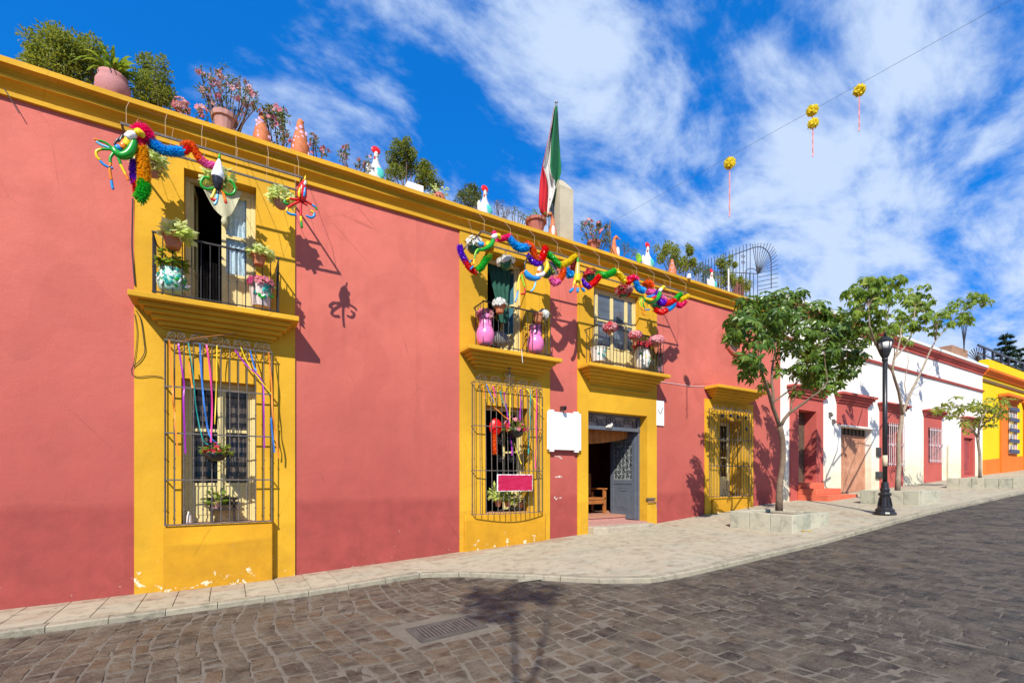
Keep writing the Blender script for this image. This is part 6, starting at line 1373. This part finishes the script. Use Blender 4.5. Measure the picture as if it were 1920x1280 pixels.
shrub('low pink blooms on the roof edge left of the oleander', [(338, 200, .10), (348, 205, .08), (378, 212, .09), (332, 203, .07)], m_shrub, .06, .03, 9.0, flow=[pP, pL], nf=9, dens=30, group='pink blooms along the roof edge', name='flowering_plant', cat='flowers')
shrub('pink flowered bush between the two orange gourd figures', [(497, 203, .07), (510, 212, .1), (523, 205, .08), (528, 215, .1), (515, 228, .13), (530, 235, .11), (505, 232, .1), (520, 246, .14), (535, 262, .10)], m_shrub, .07, .035, 9.1, flow=[pP, pL], nf=3, dens=44, group='pink blooms along the roof edge', name='flowering_plant', cat='flowers')
shrub('thin pink flowered sprigs right of the orange gourd figures', [(588, 258, .06), (590, 270, .08), (602, 283, .07), (586, 280, .08), (612, 288, .06)], m_shrub, .06, .025, 9.0, flow=[pP, pL], nf=2, dens=26, group='pink blooms along the roof edge', name='flowering_plant', cat='flowers')
shrub('sparse pink sprigs on the roof edge left of the first hen figure', [(640, 287, .08), (648, 283, .07), (644, 296, .07), (676, 306, .07), (690, 304, .09), (685, 312, .08)], m_shrub, .06, .03, 9.0, flow=[pP, pL], nf=2, dens=30, group='pink blooms along the roof edge', name='flowering_plant', cat='flowers')
c = roof_pot(1005, 0, 0, 0, '', 0, 8.98); potted('terracotta pot of low greenery left of the flagpole', c, .23, .33, 'pot', M('red_terracotta', (.42, .13, .09), .8), m_leafb, None, nl=120, lr=1.1, lh=.7, ln=.10, lw=.03)
c = roof_pot(1113, 0, 0, 0, '', 0, 9.0); potted('terracotta pot on the roof edge right of the white pillar', c, .16, .28, 'pot', M('red_terracotta', (.42, .13, .09), .8), m_shrub, None, nl=30, ln=.06, lw=.03)
shrub('pink flowered bush growing in the pot right of the white pillar', [(1096, 420, .10), (1103, 418, .09), (1108, 432, .14), (1122, 420, .05), (1125, 428, .1), (1138, 428, .07), (1130, 440, .13), (1115, 442, .14), (1098, 438, .12), (1140, 440, .07)], m_shrub, .07, .03, 9.0, flow=[pP, pL], base=c.x, nf=3, dens=50, group=None, name='flowering_plant', cat='flowers')
shrub('grassy tuft on the roof edge beside the second duck figure', [(1134, 452, .1), (1142, 456, .1), (1170, 462, .06), (1178, 468, .08), (1190, 474, .07)], m_shrub, .14, .012, 9.0, dens=60, group=None, name='grass_tuft', cat='plant')
c = roof_pot(822, 0, 0, 0, '', 0, 9.02); potted('small reddish pot at the right end of the bushy roof shrub', c, .15, .20, 'round', M('red_terracotta', (.42, .13, .09), .8), m_lettuce, None, nl=40, ln=.09, lw=.05)
mb = MB(); q0, q1 = P(762, 345, 8.9), P(793, 338, 8.9); mb.box(q0.x, q1.x, 8.85, 9.0, RZ+.04, RZ+.22); tag(mb.build('plastic_block', m_whitep, None, base=(q0.x, 8.9, RZ), bevel=.015), 'white plastic block on the roof edge beneath the bushy shrub', 'block')
# gourd shaped clay figures
m_gourd = M('orange_clay', (.52, .15, .05), .7, .28, 12, .3); m_lilac = M('lilac_paint', (.62, .42, .58), .6, .15, 9, .1)
def gourd(px, top, y, s, label):
    c = P(px, 0, y); c.z = RZ+.02; h = P(px, top, y).z-c.z; t = thing('clay_figure', label, 'figurine', c, 'orange clay figures on the roof edge')
    mb = MB(); mb.lathe([(s*.95, 0), (s*1.06, h*.14), (s*1.0, h*.32), (s*.76, h*.54), (s*.50, h*.74), (s*.40, h*.86), (s*.34, h*.93), (s*.20, h*.985), (s*.04, h)], c, 16); mb.build('body', m_gourd, t, smooth=True)
    mb = MB(); mb.ball(c+Vector((s*.22, -s*.15, h*.93)), s*.20, s*.14, h*.035, 8, 5); mb.build('beak', m_gourd, t, smooth=True)
    mb = MB()
    for k in range(16):
        a = R.uniform(-3.0, .2); zz = R.uniform(.12, .75); rr = s*(1.02-.86*max(0, zz-.2)); mb.ball(c+Vector((math.cos(a)*rr, math.sin(a)*rr, h*zz)), s*.20, s*.03, s*.20, 7, 5, jit=.05)
    mb.build('painted_petals', m_lilac, t, kind='stuff')
gourd(491, 210, 8.98, .135, 'smaller orange gourd shaped clay figure on the roof edge'); gourd(563, 224, 8.98, .15, 'larger orange gourd shaped clay figure with lilac petals on the roof edge')
gourd(1260, 486, 9.0, .12, 'small orange clay figure by the yellow green roof shrub')
def duck(px, top, y, s, label, flip=1):
    c = P(px, 0, y); c.z = RZ+.02; h = P(px, top, y).z-c.z; t = thing('clay_duck', label, 'figurine', c, 'orange and white clay ducks on the roof edge')
    mb = MB(); mb.lathe([(s*.9, 0), (s, h*.15), (s*.8, h*.38), (s*.42, h*.62), (s*.30, h*.80)], c, 14); mb.build('body', m_gourd, t, smooth=True)
    mb = MB(); mb.tube(spline([c+Vector((0, 0, h*.7)), c+Vector((.02*flip, 0, h*.86)), c+Vector((.07*flip, -.01, h*.95))], 4), s*.30, 8); mb.ball(c+Vector((.07*flip, -.01, h*.93)), s*.42, s*.36, h*.08, 10, 6); mb.build('head', m_gourd, t, smooth=True)
    mb = MB(); mb.lathe([(s*.18, 0), (s*.04, .10)], c+Vector((.11*flip, -.02, h*.92)), 8, axis=(flip, -.2, -.35)); mb.build('beak', M('clay_beak', (.65, .30, .10), .5), t)
    mb = MB(); mb.ball(c+Vector((s*.35*flip, -s*.75, h*.28)), s*.45, s*.3, h*.22, 10, 7); mb.build('breast_patch', m_bone, t, smooth=True)
duck(1036, 400, 9.0, .12, 'orange and white clay duck beside the flagpole', -1); duck(1151, 441, 9.0, .13, 'orange and white clay duck right of the pot with pink flowers', 1)
# white hens with tall red combs
m_henw = M('chalky_white_glaze', (.60, .57, .51), .55, .18, 14, .2)
def hen(px, top, y, s, label, wingm, big=0):
    c = P(px, 0, y); c.z = RZ+.02; h = P(px, top, y).z-c.z; t = thing('hen_figurine', label, 'figurine', c, 'white clay hens with red combs')
    mb = MB(); mb.lathe([(s*.8, 0), (s, h*.10), (s*1.02, h*.26), (s*.80, h*.40), (s*.42, h*.54), (s*.30, h*.64), (s*.28, h*.70)], c, 14, sx=1.25); mb.ball(c+Vector((-s*1.05, .02, h*.36)), s*.40, s*.22, h*.17, 10, 6); mb.build('body', m_henw, t, smooth=True)
    hd = c+Vector((0, -.01, h*.74)); mb = MB(); mb.ball(hd, s*.34, s*.32, h*.10, 10, 7); mb.build('head', m_bone, t, smooth=True)
    mb = MB(); mb.ball(hd+Vector((-s*.05, 0, h*.13)), s*.72, s*.14, h*.10, 12, 7); mb.build('comb', vR, t, smooth=True)
    mb = MB(); mb.ball(hd+Vector((-s*.22, -s*.12, -h*.09)), s*.16, s*.12, h*.06, 8, 5); mb.build('wattle', pR, t, smooth=True)
    mb = MB(); mb.lathe([(s*.10, 0), (s*.01, s*.32)], hd+Vector((s*.22, -s*.1, 0)), 7, axis=(1, -.4, -.1)); mb.build('beak', vY, t)
    for k in (0, 1): mb = MB(); mb.ball(hd+Vector((s*(-.05+.24*k), -s*.30, h*.02)), s*.06, s*.04, s*.07, 6, 5); mb.build('eye', cK, t)
    mb = MB(); mb.ball(c+Vector((s*.35, -s*.80, h*.24)), s*.75, s*.26, h*.15, 10, 6); mb.build('wing', wingm, t, smooth=True)
    if big:
        for sg in (-1, 1): mb = MB(); mb.ball(c+Vector((s*1.5*sg, .12, h*.45)), s*.95, s*.10, h*.16, 10, 6); mb.build('tail_feather', vLG, t, smooth=True)
m_teal2 = M('turquoise_glaze', (.08, .48, .42), .3)
hen(705, 273, 8.98, .125, 'white clay hen with red comb left of the bushy roof shrub', m_teal2); hen(909, 346, 9.0, .12, 'white clay hen with red comb beside the grey green roof shrub', m_teal2); hen(1214, 453, 9.0, .13, 'white clay hen with lime green side feathers and red comb', m_teal2, 1); hen(1334, 503, 9.0, .12, 'white clay hen with turquoise back, last along the roof edge', m_teal2)
# pillar, flag
c = P(1064, 0, 9.35); q0, q1 = PX(1050, 9.25), PX(1075, 9.25); zt = P(1064, 352, 9.25).z; za = P(1064, 338, 9.25).z
m_pil = plaster('weathered_pillar', (.50, .43, .30), None, None, chips=.9, chipz=(5, 9), chipcol=(.26, .19, .12), var=.28)
mb = MB(); mb.box(q0, q1, 9.25, 9.65, RZ, zt); xm = (q0+q1)/2
mb.add([(q0, 9.25, zt+.002), (q1, 9.25, zt+.002), (q1, 9.65, zt+.002), (q0, 9.65, zt+.002), (xm-.1, 9.45, za+.1), (xm+.06, 9.45, za+.1)], [(0, 1, 5, 4), (1, 2, 5), (2, 3, 4, 5), (3, 0, 4)])
tag(mb.build('roof_pillar', m_pil, None, base=(xm, 9.45, RZ)), 'weathered off white pillar on the roof right of the flag', 'pillar')
yf = 9.5; pt, pb = P(1043, 192, yf), P(1039, 432, yf); t = thing('flagpole', 'grey metal flagpole on the roof carrying the green white and red flag', 'flagpole', Vector((pb.x, yf, RZ)))
mb = MB(); mb.tube([Vector((pb.x, yf, RZ)), pt], [.035, .022], 8); mb.ball(pt, .04, nu=8, nv=6); mb.build('pole', M('galvanised_steel', (.33, .34, .36), .4, .15, 8, .1, .7), t, smooth=True)
for dx in (-.12, -.06): mb = MB(); mb.tube([(pb.x+dx, yf+.05, RZ), (pb.x+dx, yf+.05, P(1035, 362, yf).z)], .012, 5); mb.build('stay_rod', m_iron, t)
mb = MB(); mb.box(pb.x-.14, pb.x+.05, yf-.02, yf+.06, P(1040, 380, yf).z, P(1040, 376, yf).z); mb.build('clamp', m_rust, t)
rows = [(199,1039,1039.8,1040.5,1045),(215,1036,1037,1038.5,1046),(235,1033,1034,1036.5,1047),(255,1029,1030,1034.5,1048),(275,1024.5,1025.5,1033,1049.5),(295,1020,1021,1032,1051),(312,1016.5,1018,1031,1052.5),(325,1014.5,1022,1033,1052),(338,1012.5,1026,1040,1048),(352,1011.5,1028,1042,1044),(368,1010.5,1028,1038,1039),(385,1010,1026.5,1033,1034),(400,1014,1026,1029,1030),(408,1021,1025.5,1027,1027.5)]
fl = thing('flag', 'limp green white and red flag hanging from the roof flagpole', 'flag', pt)
for i0, nm, mt in ((3, 'green_stripe', M('green_flag_cloth', (.012, .16, .055), .85, .1, 10, .1, trans=.25)), (2, 'white_stripe', M('white_flag_cloth', (.78, .76, .72), .85, .05, 10, .1, trans=.25)), (1, 'red_stripe', M('red_flag_cloth', (.62, .016, .025), .85, .1, 10, .1, trans=.25))):
    mb = MB(); vs = []; K = 8
    for ri, r_ in enumerate(rows):
        a, b_ = r_[i0], r_[i0+1]
        for k in range(K+1):
            f = k/K; gx_ = i0*1.0+f; vs.append(P(a+(b_-a)*f, r_[0], yf-.06+.09*math.sin(gx_*5.0+ri*.28)+.03*math.sin(gx_*11+ri*.5)))
    mb.add(vs, [(i*(K+1)+k, i*(K+1)+k+1, (i+1)*(K+1)+k+1, (i+1)*(K+1)+k) for i in range(len(rows)-1) for k in range(K)])
    o = mb.build(nm, mt, fl, smooth=True); so = o.modifiers.new('cloth', 'SOLIDIFY'); so.thickness = .004
# floodlight
c = P(1292, 517, 8.72); t = thing('floodlight', 'small white floodlight fixed to the cornice below the roof shrubs', 'lamp', c)
mb = MB(); mb.lathe([(.03, 0), (.05, -.02), (.06, -.12), (.055, -.13)], c+Vector((0, 0, .05)), 10); mb.build('housing', m_whitep, t); mb = MB(); mb.tube([c+Vector((0, .0, .05)), c+Vector((0, .06, .16))], .012, 5); mb.build('arm', m_iron, t)
c = P(1294, 0, 9.0); mb = MB(); mb.tube([(PX(1366, 9.2), 9.2, RZ), (PX(1366, 9.2), 9.2, P(1366, 504, 9.2).z)], .025, 6); tag(mb.build('pale_post', m_bone, None, base=(PX(1366, 9.2), 9.2, RZ)), 'pale round post among the shrubs under the iron fan gate', 'post')
# iron fan gate on the terrace
yg = 10.4; t = thing('fan_gate', 'tall iron roof gate with a fan of spokes and a swept top rail', 'gate', (PX(1400, yg), yg, RZ), None)
def zz2(a, b): return P(1200+a/5.334, 460+b/5.334, yg)
mb = MB(); arch = [(840, 135), (930, 98), (1020, 65), (1100, 35), (1160, 18), (1215, 18), (1260, 45), (1290, 85), (1308, 140), (1312, 220), (1312, 330), (1312, 430)]
mb.tube(spline([zz2(*p) for p in arch], 3), .016, 5); mb.build('swept_rail', m_iron, t)
for i, xx in enumerate([600, 628, 657, 686, 716, 746, 777, 808, 835, 858, 892, 926, 960, 996, 1032, 1066, 1102]):
    top = 195-(xx-600)*.36 if xx < 840 else 110-(xx-840)*.42; mb = MB(); mb.tube([zz2(xx, max(top-30, -20)), Vector((zz2(xx, 0).x, yg, RZ))], .011, 5); mb.build('bar', m_iron, t)
mb = MB(); mb.tube([zz2(885, 268), zz2(1178, 284)], .014, 5); mb.build('cross_rail', m_iron, t)
mb = MB(); mb.tube([zz2(1112+62*math.cos(a), 278-46*math.sin(a)) for a in [math.pi*i/10 for i in range(11)]], .013, 5); mb.build('small_arch', m_iron, t)
for a, b in ((1125, -10), (1150, -20), (1180, -25), (1212, -25), (1245, -20), (1278, -20), (1310, -15), (1335, 10), (1350, 35), (1362, 65), (1370, 100), (1374, 145), (1378, 190), (1380, 235)): mb = MB(); mb.tube([zz2(1172, 282), zz2(a, b)], .011, 5); mb.build('spoke', m_iron, t)
for b in (280, 325, 370, 410): mb = MB(); mb.tube([zz2(1178, b+40), zz2(1380, b)], .011, 5); mb.build('spoke', m_iron, t)
for xx in (908, 942, 1016, 1056, 1096, 1134, 1176): mb = MB(); mb.tube([zz2(xx, 280), Vector((zz2(xx, 0).x, yg, RZ))], .012, 5); mb.build('bar', m_iron, t)
mb = MB()
for q_ in (110, 170):
    mb = MB()
    for s_ in (1, -1): scroll(mb, (zz2(1030, q_).x+.05*s_, zz2(1030, q_).z), .065, 1.3, yg, s_, .007)
    mb.build('scrollwork', m_iron, t)
g3 = onground(1508, 996); mb = MB(); mb.leaf((g3.x-.07, g3.y, g3.z+.012), (1, .25, .05), (0, 0, 1), .17, .10, droop=.05); mb.leaf((g3.x+.03, g3.y-.02, g3.z+.014), (.4, -1, .05), (0, 0, 1), .12, .08, droop=.05)
tag(mb.build('fallen_leaf', M('yellowed_leaf', (.62, .36, .02), .7), None, base=g3), 'yellow fallen leaf on the pavement at the foot of the nearest planter', 'leaf')
mb = MB(); mb.box(PX(1398, yg), 15.85, yg+.05, yg+.3, RZ, P(1440, 540, yg).z); tag(mb.build('terrace_wall', M('brick_red_render', (.34, .11, .07), .85, .15, 3, .3), None, base=(PX(1420, yg), yg, RZ)), 'low brick red terrace wall behind the end of the yellow cornice', 'wall')
mb = MB(); a_, b__ = P(1438, 575, 9.3), P(1462, 545, 9.3); mb.box(15.0, 15.88, 9.5, 10.2, RZ, ZR(5.95)); tag(mb.build('chimney_block', m_orange, None, base=(15.4, 9.8, RZ), bevel=.02), 'orange block at the roof corner half hidden by the dense street tree', 'block')
# things on the white house roof
q0 = P(1786, 667, 10.2); q1 = P(1810, 655, 10.2); mb = MB(); mb.box(q0.x, q1.x+.4, 10.2, 11, ZR(5.7), q1.z); tag(mb.build('brick_stub', M('bare_brick', (.36, .20, .12), .9, .25, 3, .5), None, base=(q0.x, 10.5, ZR(5.7)), bevel=.03), 'bare brick stub wall on the white roof', 'wall')
t = thing('rebar_bundle', 'bundle of bare reinforcing rods rising from the white roof', 'rods', (PX(1807, 10.2), 10.2, ZR(5.7)))
for a, b in ((1803, 610), (1806, 608), (1810, 609), (1813, 611)): mb = MB(); mb.tube([P(1807.5, 660, 10.2), P(1807.5+(a-1807.5)*.2, 640, 10.2), P(a, b, 10.2)], .022, 5); mb.build('rod', m_iron, t)
t = thing('fan_grille', 'half round fan of iron spikes at the end of the white roof', 'gate', P(1836, 677, 9.6))
for k in range(10): a = math.radians(150-13*k); mb = MB(); mb.tube([P(1834, 678, 9.6), P(1834+23*math.cos(a), 678-27*math.sin(a), 9.6)], .022, 5); mb.build('spike', m_iron, t)

# ------------------------------------------------------------------ wire across the street with paper flowers
wa, wb = Vector((8.3, 9.0, ZR(6.46))), Vector((8.98, 2.0, ZR(6.39))); d = wb-wa
mb = MB(); mb.tube([wa, wa+d*2.1], .0026, 4); tag(mb.build('overhead_wire', M('grey_wire', (.10, .12, .15), .6), None, base=wa), 'thin dark wire strung across the street from the roof edge', 'wire')
mb = MB(); mb.tube([(8.3, 9.02, RZ), (8.3, 9.02, ZR(6.5))], .018, 5); tag(mb.build('wire_post', m_rust, None, base=(8.3, 9.02, RZ)), 'short rusty post on the roof holding the overhead wire', 'post')
def onwire(px):
    lo, hi = 0.0, 2.0
    for _ in range(40):
        m_ = (lo+hi)/2; q = px_of(wa+d*m_)
        if q is None or q[0] > px: hi = m_
        else: lo = m_
    return wa+d*lo
for px_, drop, n_, lb in ((1368, .14, 1, 'single yellow paper flower with a long pink tail, lowest on the overhead wire'), (1523, .0, 2, 'pair of yellow paper flowers on a pink string in the middle of the overhead wire'), (1611, .10, 1, 'yellow paper flower with a pink knot, highest on the overhead wire')):
    p = onwire(px_); t = thing('paper_flower', lb, 'paper flower', p, 'paper flowers on the overhead wire'); c = p-Vector((0, 0, drop)); f_ = px_of(p)[2]
    mb = MB(); blooms(mb, c, .042*f_/6, .042*f_/6, 22, .055*f_/6, 0, 1, -1); mb.ball(c, .035*f_/6, nu=8, nv=6); mb.build('petals', M('marigold_paper', (1.0, .84, .06), .8, .03, 12, .0, trans=.6), t)
    bot = c-Vector((0, 0, .10*f_/6))
    if n_ == 2: c2 = c-Vector((-.02, 0, .165*f_/6)); mb = MB(); blooms(mb, c2, .036*f_/6, .036*f_/6, 20, .05*f_/6, 0, 1, -1); mb.ball(c2, .03*f_/6, nu=8, nv=6); mb.build('petals', M('marigold_paper', (1.0, .84, .06), .8), t); bot = c2
    mb = MB(); L_ = .42*f_/6 if px_ != 1368 else .58*f_/6; pp_ = [bot-Vector((.03*f_/6*i/8*(-1 if i % 2 else 1)*.3, 0, L_*i/8)) for i in range(9)]; mb.tube(pp_, .008*f_/6, 4); mb.tube([p+Vector((0, 0, .02)), bot], .006, 4); mb.build('tail', M('pink_paper', (.75, .30, .30), .8), t)
